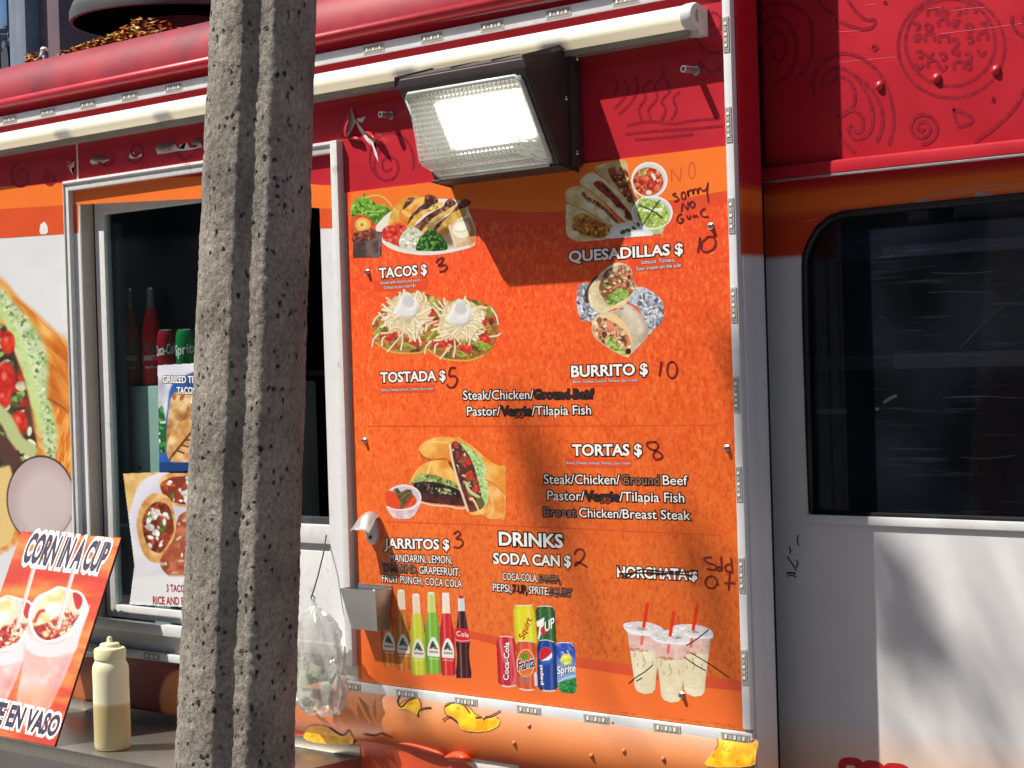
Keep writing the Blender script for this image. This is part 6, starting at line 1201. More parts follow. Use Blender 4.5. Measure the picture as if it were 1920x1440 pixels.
def corn(dx, dy, sd):
    S = lambda q: [(x + dx, y + dy) for x, y in q]
    b_ = p.poly(S([(322, 1210), (400, 1350), (700, 1420), (990, 1050), (985, 1150), (900, 1400), (760, 1780), (600, 2120), (520, 2290), (430, 2420), (330, 2440), (260, 2380), (190, 2140), (240, 1800)]), soft=10); p.tone(b_, (226, 172, 164), (240, 208, 204), 160, sd); p.mul(p.poly(S([(820, 1400), (960, 1200), (880, 1450), (620, 2100), (480, 2350), (430, 2300)]), soft=60), (.9, .82, .84)); p.fill(p.poly(S([(330, 1250), (340, 1420), (560, 1480), (760, 1420), (960, 1170), (985, 1100), (900, 1380), (830, 1580), (560, 1640), (310, 1560)]), soft=14), (232, 216, 222), .85); p.fill(p.stroke(S([(300, 1560), (420, 1630), (600, 1640), (800, 1590)]), 10, soft=8), (206, 150, 150), .7)
    p.fill(p.poly(S([(430, 2300), (330, 2300), (190, 2140), (260, 2000), (620, 2000), (560, 2200)]), soft=70), (236, 130, 80), .5)
    r_ = p.poly(S([(322, 1230), (335, 1080), (420, 950), (560, 880), (660, 835), (800, 870), (920, 910), (990, 1050), (980, 1160), (860, 1330), (700, 1440), (520, 1470), (390, 1400)])); p.fill(r_, (240, 234, 232))
    i_ = p.poly(S([(362, 1230), (380, 1090), (450, 990), (600, 900), (720, 880), (860, 930), (930, 1020), (900, 1140), (800, 1300), (680, 1400), (520, 1440), (410, 1370)])); p.fill(i_, (224, 206, 186)); red = i_ * np.clip((p.Y - dy - 1180 + (p.X - dx - 500) * .1) / 40, 0, 1); p.fill(red, (176, 44, 40)); p.bits(red, 170, [(196, 48, 40), (236, 206, 150), (160, 34, 34), (214, 90, 66), (246, 228, 186)], (12, 40), (1, 2), sd)
    p.tone(p.poly(S([(370, 1270), (380, 1100), (460, 990), (620, 900), (650, 830), (700, 880), (740, 930), (720, 1050), (620, 1180), (480, 1260)]), soft=10), (226, 196, 130), (250, 240, 212), 90, sd + 1); p.fill(p.ell(600 + dx, 1090 + dy, 90, 60, -.6, soft=24), (250, 246, 236)); p.fill(p.stroke(S([(390, 1230), (440, 1130), (490, 1110)]), 36, soft=10), (190, 50, 40))
    rr = p.poly(S([(820, 910), (900, 930), (930, 1000), (890, 1090), (850, 1070)])); p.fill(rr, (190, 40, 40)); p.bits(p.poly(S([(700, 1200), (780, 1080), (830, 1250), (740, 1380)])), 50, [(224, 190, 150), (190, 60, 50), (246, 230, 200)], (12, 30), seed=sd)
corn(-575, 100, 5); corn(0, 0, 8); corn(-1170, 190, 9)
for q in ([(395, 580), (290, 950), (190, 1300)], [(835, 630), (760, 900), (690, 1160), (660, 1300)]): p.fill(p.stroke(q, 44, smooth=False, soft=6), (226, 200, 196), .92); p.fill(p.stroke([(x + 12, y) for x, y in q], 12, soft=6), (250, 240, 238), .8)
p.fill(p.ell(1300, 600, 120, 100, soft=90), (246, 150, 84), .7)
V = SGp(p.zx + p.X / 6.0, p.zy + p.Y / 6.0)      # cut the print along the sign's own edges
tt = np.clip(((V - np.array(Bp))[..., 2]) / (Tp.z - Bp.z), -1, 2); xr = Bp.x + (Tp.x - Bp.x) * tt
clip = ((tt > 0.0) & (tt < 1.0) & (V[..., 0] < xr) & (V[..., 0] > xr - wid)).astype(float)
p.build('corn_picture', M['print'], sign, SGp, 0.0004, K=0.74, clip=clip)
g6 = lambda x, y: (x / 6.0, 960 + y / 6.0)
text('sign_lettering', 'CORN IN A CUP', g6(246, 548), g6(1140, 662), 49, SGp, 0.0012, sign, M['navy'], M['text'], 0.045, 0.15, 0.0, up=(0.40, -1.02))
text('sign_lettering', 'ELOTE EN VASO', (-64, 1342), (103, 1380), 36, SGp, 0.0012, sign, M['navy'], M['text'], 0.045, 0.15, 0.0, up=(0.36, -1.0))

# ------------------------------------------------------------------ squeeze bottle
qb = at_z(212, 1404, ZS); dist = float((np.array(qb) - CAM) @ CF); kq = dist / F
sq = thing('squeeze_bottle', qb, 'cream squeeze bottle half full of sauce, standing on the shelf', 'squeeze bottle')
H = lambda y: (1409 - y) * kq; rb = 34 * kq
M['sqz'] = ramp_mat('cream_plastic_with_sauce', [(ZS, (216, 202, 152)), (ZS + H(1332), (204, 182, 126)), (ZS + H(1325), (214, 190, 136)), (ZS + H(1319), (244, 240, 204)), (ZS + H(1230), (244, 238, 198))], rough=0.4, bump=0, var=0.02)
bm = bmesh.new(); lathe(bm, [(0, 0.0), (rb * .86, 0.0), (rb * .96, 3 * kq), (rb, 8 * kq), (rb, H(1330)), (rb * .985, H(1290)), (rb * 1.0, H(1262)), (rb * .97, H(1252)), (rb * .88, H(1246)), (rb * .84, H(1243)), (rb * .82, H(1238))], qb, (0, 0, 1), 40)
link('bottle_body', shade_auto(mesh_of(bm, 'bottle_body'), 40), M['sqz'], sq)
bm = bmesh.new(); lathe(bm, [(rb * .82, H(1241)), (rb * .87, H(1239)), (rb * .87, H(1222)), (rb * .80, H(1219)), (rb * .62, H(1218)), (rb * .55, H(1215)), (rb * .54, H(1212)), (rb * .50, H(1210.5)), (rb * .22, H(1209)), (rb * .17, H(1207)), (rb * .12, H(1199)), (rb * .07, H(1198)), (0, H(1198))], qb, (0, 0, 1), 40)
link('cap', shade_auto(mesh_of(bm, 'cap'), 40), M['bottleplastic'], sq)

# ------------------------------------------------------------------ hanging plastic bag with cups' lids in it
bagp = at(590, 1125, -0.05)
bag = thing('plastic_bag', bagp, 'clear plastic bag of lids hanging on a thin wire beside the window', 'bag')
m, t, b = nodes('thin_clear_plastic'); t.nodes.remove(b); out = t.nodes['Material Output']
tr = N(t, 'ShaderNodeBsdfTransparent'); tr.inputs[0].default_value = (0.93, 0.93, 0.92, 1); gl = N(t, 'ShaderNodeBsdfGlossy'); gl.inputs['Roughness'].default_value = 0.16; tl_ = N(t, 'ShaderNodeBsdfTranslucent'); tl_.inputs[0].default_value = (0.8, 0.8, 0.78, 1); df = N(t, 'ShaderNodeBsdfDiffuse'); df.inputs[0].default_value = (0.8, 0.8, 0.78, 1)
tc = N(t, 'ShaderNodeTexCoord'); nz = N(t, 'ShaderNodeTexNoise'); nz.inputs['Scale'].default_value = 26; nz.inputs['Detail'].default_value = 4; nz.inputs['Distortion'].default_value = 1.5; t.links.new(tc.outputs['Object'], nz.inputs[0])
bp = N(t, 'ShaderNodeBump'); bp.inputs['Distance'].default_value = 0.007; t.links.new(nz.outputs[0], bp.inputs['Height'])
for nd in (gl, tl_, df): t.links.new(bp.outputs[0], nd.inputs['Normal'])
def mixs(a, b_, f):
    x = N(t, 'ShaderNodeMixShader'); x.inputs[0].default_value = f; t.links.new(a, x.inputs[1]); t.links.new(b_, x.inputs[2]); return x.outputs[0]
t.links.new(mixs(mixs(mixs(tr.outputs[0], tl_.outputs[0], .26), df.outputs[0], .20), gl.outputs[0], .10), out.inputs[0]); M['bag'] = m
rg = np.random.RandomState(4); bm = bmesh.new(); rings = []; cz = np.linspace(0, 1, 30)
for v_ in cz:
    py = 1122 + (1338 - 1122) * v_; cxp = 588 + 14 * v_; hw = np.interp(v_, [0, .05, .12, .3, .55, .8, .93, 1], [8, 5, 34, 48, 52, 54, 48, 30])
    c = at(cxp, py, -0.075); sc_ = float((np.array(c) - CAM) @ CF) / F
    ring = []
    for k in range(40):
        a = 2 * math.pi * k / 40; fold = 1 + 0.17 * math.sin(5 * a + 5 * v_) + 0.10 * math.sin(11 * a - 9 * v_ + 2 * math.sin(6 * v_)) + rg.normal(0, .03)
        r_ = hw * sc_ * fold * min(1, 0.4 + v_ * 3); ring.append(bm.verts.new((c.x + r_ * 1.15 * math.cos(a), c.y + r_ * .55 * math.sin(a) * (1.0), c.z + 0.004 * math.sin(7 * a) * v_)))
    rings.append(ring)
for i in range(29):
    for k in range(40): bm.faces.new((rings[i][k], rings[i][(k + 1) % 40], rings[i + 1][(k + 1) % 40], rings[i + 1][k]))
bm.faces.new(rings[-1])
link('bag_film', mesh_of(bm, 'bag_film', True), M['bag'], bag)
bm = bmesh.new(); wp = [at(612, 1003, -0.002), at(606, 1040, -0.02), at(596, 1080, -0.035), at(588, 1108, -0.05), at(583, 1120, -0.052), at(586, 1128, -0.056), at(591, 1122, -0.05), at(586, 1116, -0.048)]
add_tube(bm, [Vector(q) for q in np.array(cat_rom([tuple(q) for q in wp], 5, False))] if False else wp, 0.0014, 6); link('wire_hook', mesh_of(bm, 'wire_hook'), M['black'], bag)
M['bill'] = mat('pale_green_paper', (176, 186, 150), rough=0.7, var=0.3, scale=80); M['foil'] = mat('clear_lid_plastic', (206, 210, 206), rough=0.2, var=0.2, scale=30)
for (x, y, a, ln, wd_, mm) in ((600, 1262, .4, 60, 22, 'bill'), (576, 1275, -.3, 50, 20, 'bill'), (612, 1285, 1.1, 46, 16, 'foil'), (585, 1300, .1, 54, 18, 'foil'), (620, 1262, -1.0, 40, 14, 'foil'), (600, 1318, -.2, 50, 14, 'bill'), (566, 1310, .8, 36, 20, 'foil')):
    bm = bmesh.new(); rows = []
    for i in range(8):
        f = i / 7 - .5; row = []
        for j in (-.5, 0, .5): row.append(bm.verts.new(at(x + math.cos(a) * f * ln - math.sin(a) * j * wd_, y + math.sin(a) * f * ln + math.cos(a) * j * wd_, -0.07 - 0.02 * math.cos(f * 5) + 0.012 * j * math.sin(f * 9))))
        rows.append(row)
    for i in range(7):
        for j in range(2): bm.faces.new((rows[i][j], rows[i + 1][j], rows[i + 1][j + 1], rows[i][j + 1]))
    link('paper_scrap' if mm == 'bill' else 'plastic_lid', mesh_of(bm, 'scrap', True), M[mm], bag)

# ------------------------------------------------------------------ posters on the serving window
PG = wallplane(DG + 0.0068)
def poster(nm, q, label, paint, ss=1.0, seed=3):
    xs = [a for a, b in q]; ys = [b for a, b in q]; p = Print((min(xs) - 1, min(ys) - 1, max(xs) + 1, max(ys) + 1), ss=ss, seed=seed)
    m = p.poly(q, smooth=False); paint(p, m); o = p.build(nm, M['paper'], None, PG, 0.0, clip=m); tag(o, label, 'poster', 'food posters taped to the serving window'); return o
def paint1(p, m):
    p.tone(m, (214, 214, 226), (236, 236, 242), 40, 2); p.tone(p.poly([(296, 715), (316, 712), (300, 800), (295, 790)], soft=6), (170, 170, 190), (226, 226, 236), 20, 3)
    p.tone(p.poly([(332, 712), (440, 700), (440, 890), (296, 890), (298, 850), (312, 780)], soft=2), (22, 70, 140), (40, 100, 186), 30, 4); p.fill(p.poly([(296, 770), (308, 775), (312, 830), (306, 850), (296, 840)]), (30, 90, 44)); p.bits(p.poly([(296, 765), (308, 770), (312, 840), (296, 840)]), 20, [(70, 150, 70), (210, 220, 200), (20, 70, 40)], (3, 8), (1.5, 3), 4)
    k = p.poly([(316, 770), (324, 740), (345, 735), (440, 740), (440, 870), (345, 868), (318, 850), (312, 820)]); p.tone(k, (150, 92, 44), (236, 206, 150), 20, 6); p.bits(k, 60, [(244, 232, 206), (96, 50, 24), (220, 176, 110), (180, 110, 50), (120, 140, 60)], (4, 10), (1, 2.5), 7)
    k = p.poly([(312, 845), (322, 808), (350, 786), (380, 790), (370, 840), (348, 866), (322, 866)]); p.tone(k, (196, 140, 80), (240, 210, 160), 14, 8)
    for i in range(6): p.fill(p.stroke([(318 + i * 8, 862 - i * 10), (330 + i * 8, 846 - i * 10), (345 + i * 8, 850 - i * 12)], 3), (90, 46, 22))
    p.fill(p.poly([(296, 868), (440, 872), (440, 892), (294, 892)]), (20, 60, 120))
post1 = poster('food_poster', [(295.5, 685), (450, 676), (446, 890), (299, 886)], 'upper poster in the serving window, titled GRILLED', paint1)
def ptext(par, s, a, b, h, m_, o_=None, bold=.03): text('poster_lettering', s, a, b, h, PG, 0.001, par, M[m_], M[o_] if o_ else None, bold, .09)
ptext(post1, 'GRILLED TILAPIA', (305, 717.5), (393, 718), 12.5, 'text', 'ink'); ptext(post1, 'TACOS', (332, 738.5), (366, 738.5), 12.5, 'text', 'ink')
def paint2(p, m):
    p.tone(m, (214, 214, 222), (238, 238, 242), 60, 2); p.tone(p.poly([(230, 884), (300, 884), (262, 905), (244, 960), (240, 960), (230, 900)], soft=2), (206, 160, 90), (232, 196, 130), 16, 3); p.fill(p.ell(335, 975, 92, 92, soft=3), (226, 222, 236)); p.fill(p.ell(340, 980, 80, 80, soft=12), (206, 200, 214))
    for q, sd in (([(298, 905), (310, 890), (345, 880), (450, 885), (450, 960), (340, 950), (310, 935)], 3), ([(256, 985), (266, 945), (288, 925), (318, 935), (330, 985), (326, 1010), (300, 1055), (270, 1040)], 5)):
        k = p.poly(q); p.tone(k, (196, 134, 66), (240, 200, 140), 16, sd); i_ = p.poly([((x - 300) * .8 + 302, (y - (920 if sd == 3 else 985)) * .72 + (922 if sd == 3 else 985)) for x, y in q]); p.fill(i_, (130, 50, 30)); p.bits(i_, 60, [(160, 60, 36), (96, 36, 24), (244, 240, 232), (90, 120, 50), (190, 90, 50)], (3, 8), (1, 2), sd)
        p.bits(p.ell(sum(x for x, y in q) / len(q) - 6, sum(y for x, y in q) / len(q), 14, 34), 16, [(246, 244, 238), (236, 232, 224)], (3, 7), (1, 1.8), sd)
    k = p.poly([(300, 1050), (326, 1010), (345, 960), (450, 960), (450, 1090), (340, 1088), (312, 1076)]); p.tone(k, (150, 70, 44), (206, 120, 84), 14, 7); p.bits(k, 60, [(226, 190, 160), (180, 90, 60), (244, 224, 200)], (3, 8), (1, 3), 9)
    p.fill(p.poly([(246, 1084), (450, 1090), (450, 1150), (246, 1150)], soft=4), (232, 232, 236))
post2 = poster('food_poster', [(231, 888), (300, 885), (450, 880), (440, 1142), (345, 1138), (243, 1133), (252, 1060)], 'lower poster in the serving window, 3 tacos with rice', paint2, seed=5)
M['redink'] = mat('red_poster_ink', (170, 20, 34), rough=0.6, var=0.05)
ptext(post2, '3 TACOS', (312.5, 1109), (351, 1110.5), 13, 'redink'); ptext(post2, 'RICE AND BEANS', (287, 1132.5), (372, 1135), 14, 'redink')

# ------------------------------------------------------------------ inside the window: cabinet, bottles, cans
DI = 0.095
zct = at(265, 724, DI).z
cabn = thing('cabinet', (-1.2, DI, 0.9), 'pale green cabinet inside the serving window', 'cabinet')
cx_a, cx_b = at(222, 800, DI).x, at(408, 800, DI).x
box('cabinet_body', cx_a, cx_b, DI, DI + 0.3, 0.9, zct, M['cabinet'], cabn, bev=0.003)
bm = bmesh.new(); lathe(bm, [(0.004, 0), (0.003, 0.003), (0, 0.004)], at(262, 877, DI), (0, -1, 0), 10); link('knob', mesh_of(bm, 'knob'), M['darkgrey'], cabn)
box('inner_shelf', at(228, 705, 0.45).x, at(560, 705, 0.45).x, 0.45, 0.6, at(330, 712, 0.45).z, at(330, 702, 0.45).z, M['innergrey'], truck, bev=0.002)
def cyl_text(nm, s, c, r, z, h, width, ang, m_, par, skew=0.0):
    V0, Fc = glyphs(s, .02); x0, x1 = V0[:, 0].min(), V0[:, 0].max(); V, Fc = glyphs(s, .02)
    u = ((V[:, 0] - (x0 + x1) / 2) / (x1 - x0)) * width; a = ang + u / r
    me = bpy.data.meshes.new(nm); me.from_pydata([(c.x + (r + .0006) * math.cos(q), c.y + (r + .0006) * math.sin(q), z + V[i, 1] * h + skew * u[i]) for i, q in enumerate(a)], [], Fc)
    return link(nm, me, M[m_] if isinstance(m_, str) else m_, par)
def glassy(name, col):
    m, t, b = nodes(name); b.inputs['Base Color'].default_value = L4(col); b.inputs['Roughness'].default_value = 0.12; b.inputs['Transmission Weight'].default_value = 0.05; b.inputs['IOR'].default_value = 1.3
    nz = N(t, 'ShaderNodeTexNoise'); nz.inputs['Scale'].default_value = 40; bp = N(t, 'ShaderNodeBump'); bp.inputs['Distance'].default_value = 0.0004; t.links.new(nz.outputs[0], bp.inputs['Height']); t.links.new(bp.outputs[0], b.inputs['Normal']); return m
M['neck'] = glassy('clear_bottle_neck', (120, 126, 130))
AV = math.atan2(-c_ - 0.1, s_ + 0.15)
for px_, wpx, col, lab in ((248, 16, (170, 62, 26), 'orange brown soda bottle inside the window, farther left'), (287, 18.5, (222, 26, 24), 'bright red soda bottle inside the window beside the cans')):
    c = at(px_, 722, DI + 0.03); c.z = zct; kk = float((np.array(c) - CAM) @ CF) / F; r_ = wpx * kk; hh = lambda y: (722 - y) * kk
    bt = thing('soda_bottle', c, lab, 'soda bottle', 'soda bottles inside the serving window')
    bm = bmesh.new(); lathe(bm, [(0, 0), (r_ * .9, 0), (r_, .004), (r_, hh(634)), (r_ * .93, hh(616)), (r_ * .7, hh(592)), (r_ * .42, hh(576))], c, (0, 0, 1), 28); link('bottle_body', shade_auto(mesh_of(bm, 'b')), glassy('soda_' + str(px_), col), bt)
    bm = bmesh.new(); lathe(bm, [(r_ * .42, hh(576)), (r_ * .36, hh(560)), (r_ * .34, hh(545)), (r_ * .4, hh(543)), (r_ * .4, hh(541))], c, (0, 0, 1), 20); link('neck', shade_auto(mesh_of(bm, 'n')), M['neck'], bt)
    bm = bmesh.new(); lathe(bm, [(r_ * .46, hh(541.5)), (r_ * .48, hh(538)), (r_ * .3, hh(535.5)), (0, hh(535))], c, (0, 0, 1), 20); link('bottle_cap', shade_auto(mesh_of(bm, 'c')), M['chrome'], bt)
    cyl_text('label_lettering', 'JARRITOS', c, r_, c.z + hh(674), .016, r_ * 1.7, AV, 'text', bt)
    cyl_text('label_lettering', 'Fruit Punch' if px_ > 260 else 'Tamarind', c, r_, c.z + hh(689), .008, r_ * 1.2, AV, 'text', bt)
    M['palm'] = M.get('palm') or mat('green_label_ink', (40, 110, 84), var=0.15)
    bm = bmesh.new()
    for da, z0_, z1q, w_ in ((0, 662, 646, .25), (-.35, 658, 640, .22), (.35, 658, 640, .22), (0, 646, 634, .4)):
        g_ = [bm.verts.new((c.x + (r_ + .0005) * math.cos(AV + da + s__), c.y + (r_ + .0005) * math.sin(AV + da + s__), c.z + hh(z_))) for s__, z_ in ((-w_, z0_), (w_, z0_), (w_ * 1.4, z1q), (-w_ * 1.4, z1q))]; bm.faces.new(g_)
    link('palm_mark', mesh_of(bm, 'p'), M['palm'], bt)
M['cantop'] = M['chrome']
for px_, col, wd_, s_t, lab in ((317, (186, 24, 40), 21, 'Coca-Cola', 'red soda can inside the window, next to a green can'), (354, (24, 140, 70), 22, 'Sprite', 'green soda can inside the window, partly behind the pole')):
    c = at(px_, 722, DI + 0.03 + (0.0 if px_ > 330 else .012)); c.z = zct; kk = float((np.array(c) - CAM) @ CF) / F; r_ = wd_ * kk; hh = lambda y: (722 - y) * kk
    cn = thing('soda_can', c, lab, 'soda can', 'soda cans inside the serving window')
    m, t, b = nodes('can_paint_' + str(px_)); b.inputs['Base Color'].default_value = L4(col); b.inputs['Metallic'].default_value = .15; b.inputs['Roughness'].default_value = .25
    bm = bmesh.new(); lathe(bm, [(0, 0), (r_ * .8, 0), (r_, .006), (r_, hh(634)), (r_ * .95, hh(627)), (r_ * .86, hh(620))], c, (0, 0, 1), 32); link('can_body', shade_auto(mesh_of(bm, 'b'), 50), m, cn)
    bm = bmesh.new(); lathe(bm, [(r_ * .86, hh(620)), (r_ * .88, hh(617.5)), (r_ * .84, hh(617)), (r_ * .8, hh(619.5)), (0, hh(619.5))], c, (0, 0, 1), 32); link('can_top', shade_auto(mesh_of(bm, 't')), M['cantop'], cn)
    cyl_text('can_lettering', s_t, c, r_, c.z + hh(664), .034, r_ * 2.3, AV - .15, 'text', cn, .12)

# ------------------------------------------------------------------ concrete lamp post in front
YP = -0.95
pa, pb = at(493.5, 0, YP), at(438, 1440, YP); dpx = pb - pa
def pole_at(z): tq = (z - pa.z) / dpx.z; return pa + dpx * tq, tq
R0 = np.array([c_, s_, 0]); V0_ = np.array([s_, -c_, 0])
profile = [(-110, -34), (-108, -8), (-97, 20), (-70, 52), (-46, 70), (-27, 80), (-17, 76), (-4, 74), (6, 80), (34, 100), (48, 100), (58, 94), (80, 74), (100, 42), (108, 8), (106, -30), (84, -76), (40, -104), (0, -110), (-40, -104), (-84, -80), (-104, -58)]
prf = []
for i in range(len(profile)):
    a, b_ = np.array(profile[i], float), np.array(profile[(i + 1) % len(profile)], float); nn_ = max(2, int(np.hypot(*(b_ - a)) / 4)); prf += [a + (b_ - a) * k / nn_ for k in range(nn_)]
prf = np.array(prf); prf = (np.roll(prf, 1, 0) + 2 * prf + np.roll(prf, -1, 0)) / 4
nz_ = 520; zs_ = np.concatenate([[0.0, 0.5], np.linspace(0.8, 2.75, nz_), [3.2, 4.5, 6.5]])
rg = np.random.RandomState(8); np_ = len(prf); kpx = float((np.array(at(470, 720, YP)) - CAM) @ CF) / F
nrm = np.roll(prf, -1, 0) - np.roll(prf, 1, 0); nrm = np.stack([nrm[:, 1], -nrm[:, 0]], 1); nrm /= np.linalg.norm(nrm, axis=1)[:, None]
if (nrm * prf).sum() < 0: nrm = -nrm
def fieldn(sx, sy):
    g = rg.randn(int(len(zs_) / sy) + 3, int(np_ / sx) + 3); yy = np.arange(len(zs_)) / sy; xx = np.arange(np_) / sx
    i0 = yy.astype(int); j0 = xx.astype(int); fy = (yy - i0)[:, None]; fx = (xx - j0)[None]; return (g[np.ix_(i0, j0)] * (1 - fx) + g[np.ix_(i0, j0 + 1)] * fx) * (1 - fy) + (g[np.ix_(i0 + 1, j0)] * (1 - fx) + g[np.ix_(i0 + 1, j0 + 1)] * fx) * fy
disp = 0.55 * rg.randn(len(zs_), np_) * .5 + 0.9 * fieldn(2.5, 2.0) * .7 + fieldn(8, 9) * .8
VV = []
for i, z in enumerate(zs_):
    c, tq = pole_at(z); sc_ = kpx * (100 + 16.5 * tq) / 110.0
    q = prf + nrm * disp[i][:, None] * 1.1
    pts = np.array(c)[None] + (q[:, :1] * R0[None] + q[:, 1:] * V0_[None]) * sc_; pts[:, 2] = z; VV.append(pts)
VV = np.concatenate(VV); idx = np.arange(len(VV)).reshape(len(zs_), np_)
me = bpy.data.meshes.new('lamp_post'); qf = np.stack([idx[:-1], np.roll(idx, -1, 1)[:-1], np.roll(idx, -1, 1)[1:], idx[1:]], -1).reshape(-1, 4)
me.from_pydata([tuple(v) for v in VV], [], [tuple(int(x) for x in f) for f in qf])
m, t, b = nodes('pitted_aggregate_concrete'); tc = N(t, 'ShaderNodeTexCoord')
mp = N(t, 'ShaderNodeMapping'); t.links.new(tc.outputs['Object'], mp.inputs[0]); mp.inputs['Scale'].default_value = (1, 1, 0.8)
n1 = N(t, 'ShaderNodeTexNoise'); n1.inputs['Scale'].default_value = 170; n1.inputs['Detail'].default_value = 5; n1.inputs['Roughness'].default_value = .7; n2 = N(t, 'ShaderNodeTexNoise'); n2.inputs['Scale'].default_value = 14; n2.inputs['Detail'].default_value = 5
v1 = N(t, 'ShaderNodeTexVoronoi'); v1.inputs['Scale'].default_value = 80; v1.inputs['Randomness'].default_value = 1.0
for nd in (n1, n2): t.links.new(mp.outputs[0], nd.inputs[0])
nw = N(t, 'ShaderNodeTexNoise'); nw.inputs['Scale'].default_value = 120; t.links.new(mp.outputs[0], nw.inputs[0])
wv = N(t, 'ShaderNodeVectorMath', operation='SCALE'); wv.inputs['Scale'].default_value = .012; t.links.new(nw.outputs['Color'], wv.inputs[0])
wa = N(t, 'ShaderNodeVectorMath', operation='ADD'); t.links.new(mp.outputs[0], wa.inputs[0]); t.links.new(wv.outputs[0], wa.inputs[1]); t.links.new(wa.outputs[0], v1.inputs[0])
cr = N(t, 'ShaderNodeValToRGB'); cr.color_ramp.elements[0].position = .3; cr.color_ramp.elements[0].color = L4((120, 113, 106)); cr.color_ramp.elements[1].position = .72; cr.color_ramp.elements[1].color = L4((188, 179, 167)); t.links.new(n1.outputs[0], cr.inputs[0])
ml = N(t, 'ShaderNodeMapRange'); ml.inputs[1].default_value = .3; ml.inputs[2].default_value = .75; ml.inputs[3].default_value = .62; ml.inputs[4].default_value = 1.24; t.links.new(n2.outputs[0], ml.inputs[0])
sc2 = N(t, 'ShaderNodeVectorMath', operation='SCALE'); t.links.new(cr.outputs[0], sc2.inputs[0]); t.links.new(ml.outputs[0], sc2.inputs['Scale'])
pit = N(t, 'ShaderNodeMapRange'); pit.inputs[1].default_value = .12; pit.inputs[2].default_value = .32; pit.inputs[3].default_value = 1; pit.inputs[4].default_value = 0; t.links.new(v1.outputs['Distance'], pit.inputs[0])
wn = N(t, 'ShaderNodeSeparateColor'); t.links.new(v1.outputs['Color'], wn.inputs[0]); gt = N(t, 'ShaderNodeMath', operation='GREATER_THAN'); gt.inputs[1].default_value = .48; t.links.new(wn.outputs[0], gt.inputs[0])
pm = N(t, 'ShaderNodeMath', operation='MULTIPLY'); t.links.new(pit.outputs[0], pm.inputs[0]); t.links.new(gt.outputs[0], pm.inputs[1])
mx = N(t, 'ShaderNodeMixRGB'); t.links.new(pm.outputs[0], mx.inputs[0]); t.links.new(sc2.outputs[0], mx.inputs[1]); mx.inputs[2].default_value = L4((44, 40, 44)); t.links.new(mx.outputs[0], b.inputs['Base Color']); b.inputs['Roughness'].default_value = .92; b.inputs['Specular IOR Level'].default_value = .2
sb = N(t, 'ShaderNodeMath', operation='MULTIPLY_ADD'); sb.inputs[1].default_value = -.8; t.links.new(pm.outputs[0], sb.inputs[0]); t.links.new(n1.outputs[0], sb.inputs[2])
bp = N(t, 'ShaderNodeBump'); bp.inputs['Distance'].default_value = .004; t.links.new(sb.outputs[0], bp.inputs['Height']); t.links.new(bp.outputs[0], b.inputs['Normal']); M['concrete'] = m
post = link('lamp_post', me, M['concrete']); 
for f in me.polygons: f.use_smooth = True
tag(post, 'rough grey fluted concrete post in front of the truck', 'lamp post')

# ------------------------------------------------------------------ roof: fan hood, leaves, knob
ZR = ZTOP + R_
fc = at(338, 45, 0.95); kf = float((np.array(fc) - CAM) @ CF) / F; RF = 203 * kf
fan = thing('exhaust_fan', (fc.x, fc.y, ZR), 'big grey mushroom shaped exhaust fan on the truck roof', 'exhaust fan')
bm = bmesh.new(); lathe(bm, [(RF * .97, .0), (RF, .002), (RF * 1.0, .03), (RF * .97, .055), (RF * .8, .10), (RF * .4, .14), (0, .15)], (fc.x, fc.y, fc.z), (0, 0, 1), 64)
lathe(bm, [(RF * .97, .0), (RF * .955, .028), (RF * .9, .04), (RF * .5, .05), (0, .05)], (fc.x, fc.y, fc.z), (0, 0, 1), 64); link('hood', shade_auto(mesh_of(bm, 'hood'), 40), M['vent'], fan)
hb = fc.z - ZR
bm = bmesh.new(); lathe(bm, [(RF * .40, -hb), (RF * .40, .0), (RF * .46, .012), (RF * .52, .018), (RF * .52, .026), (RF * .44, .034), (RF * .36, .045)], (fc.x + .02, fc.y, fc.z), (0, 0, 1), 48); link('fan_curb', shade_auto(mesh_of(bm, 'fan_curb'), 40), M['vent'], fan)
for a in (0.5, 1.8, 3.3, 4.9):
    bm = bmesh.new(); c0 = Vector((fc.x + RF * .48 * math.cos(a), fc.y + RF * .48 * math.sin(a), fc.z + .022)); c1 = Vector((fc.x + RF * .9 * math.cos(a), fc.y + RF * .9 * math.sin(a), fc.z + .034)); add_tube(bm, [c0, c1], .009, 6); link('strut', mesh_of(bm, 'strut'), M['vent'], fan)
rg = random.Random(12)
def leaf_mesh(pts_fn, n, smin, smax, name, cols, flatness=.5):
    V, Fc, C = [], [], []
    for _ in range(n):
        c = pts_fn(); s = rg.uniform(smin, smax); a = rg.uniform(0, 6.28); t1 = Vector((math.cos(a), math.sin(a), rg.uniform(-flatness, flatness))).normalized(); t2 = t1.cross(Vector((rg.uniform(-.5, .5), rg.uniform(-.5, .5), 1))).normalized(); nn_ = t1.cross(t2)
        i0 = len(V); o = [(-1, 0, 0), (-.3, .42, .12), (.4, .38, .16), (1, 0, 0), (.4, -.38, .16), (-.3, -.42, .12)]
        V += [tuple(c + (t1 * x + t2 * y + nn_ * z) * s) for x, y, z in o]; Fc += [(i0, i0 + 1, i0 + 2, i0 + 3), (i0, i0 + 3, i0 + 4, i0 + 5)]; col = cols[rg.randrange(len(cols))]; k = rg.uniform(.75, 1.15); v = lin(col) * .9 * k; C += [(v[0], v[1], v[2], 1)] * 6
    me = bpy.data.meshes.new(name); me.from_pydata(V, [], Fc); ca = me.color_attributes.new('ink', 'FLOAT_COLOR', 'POINT'); ca.data.foreach_set('color', np.array(C, np.float32).ravel()); return me
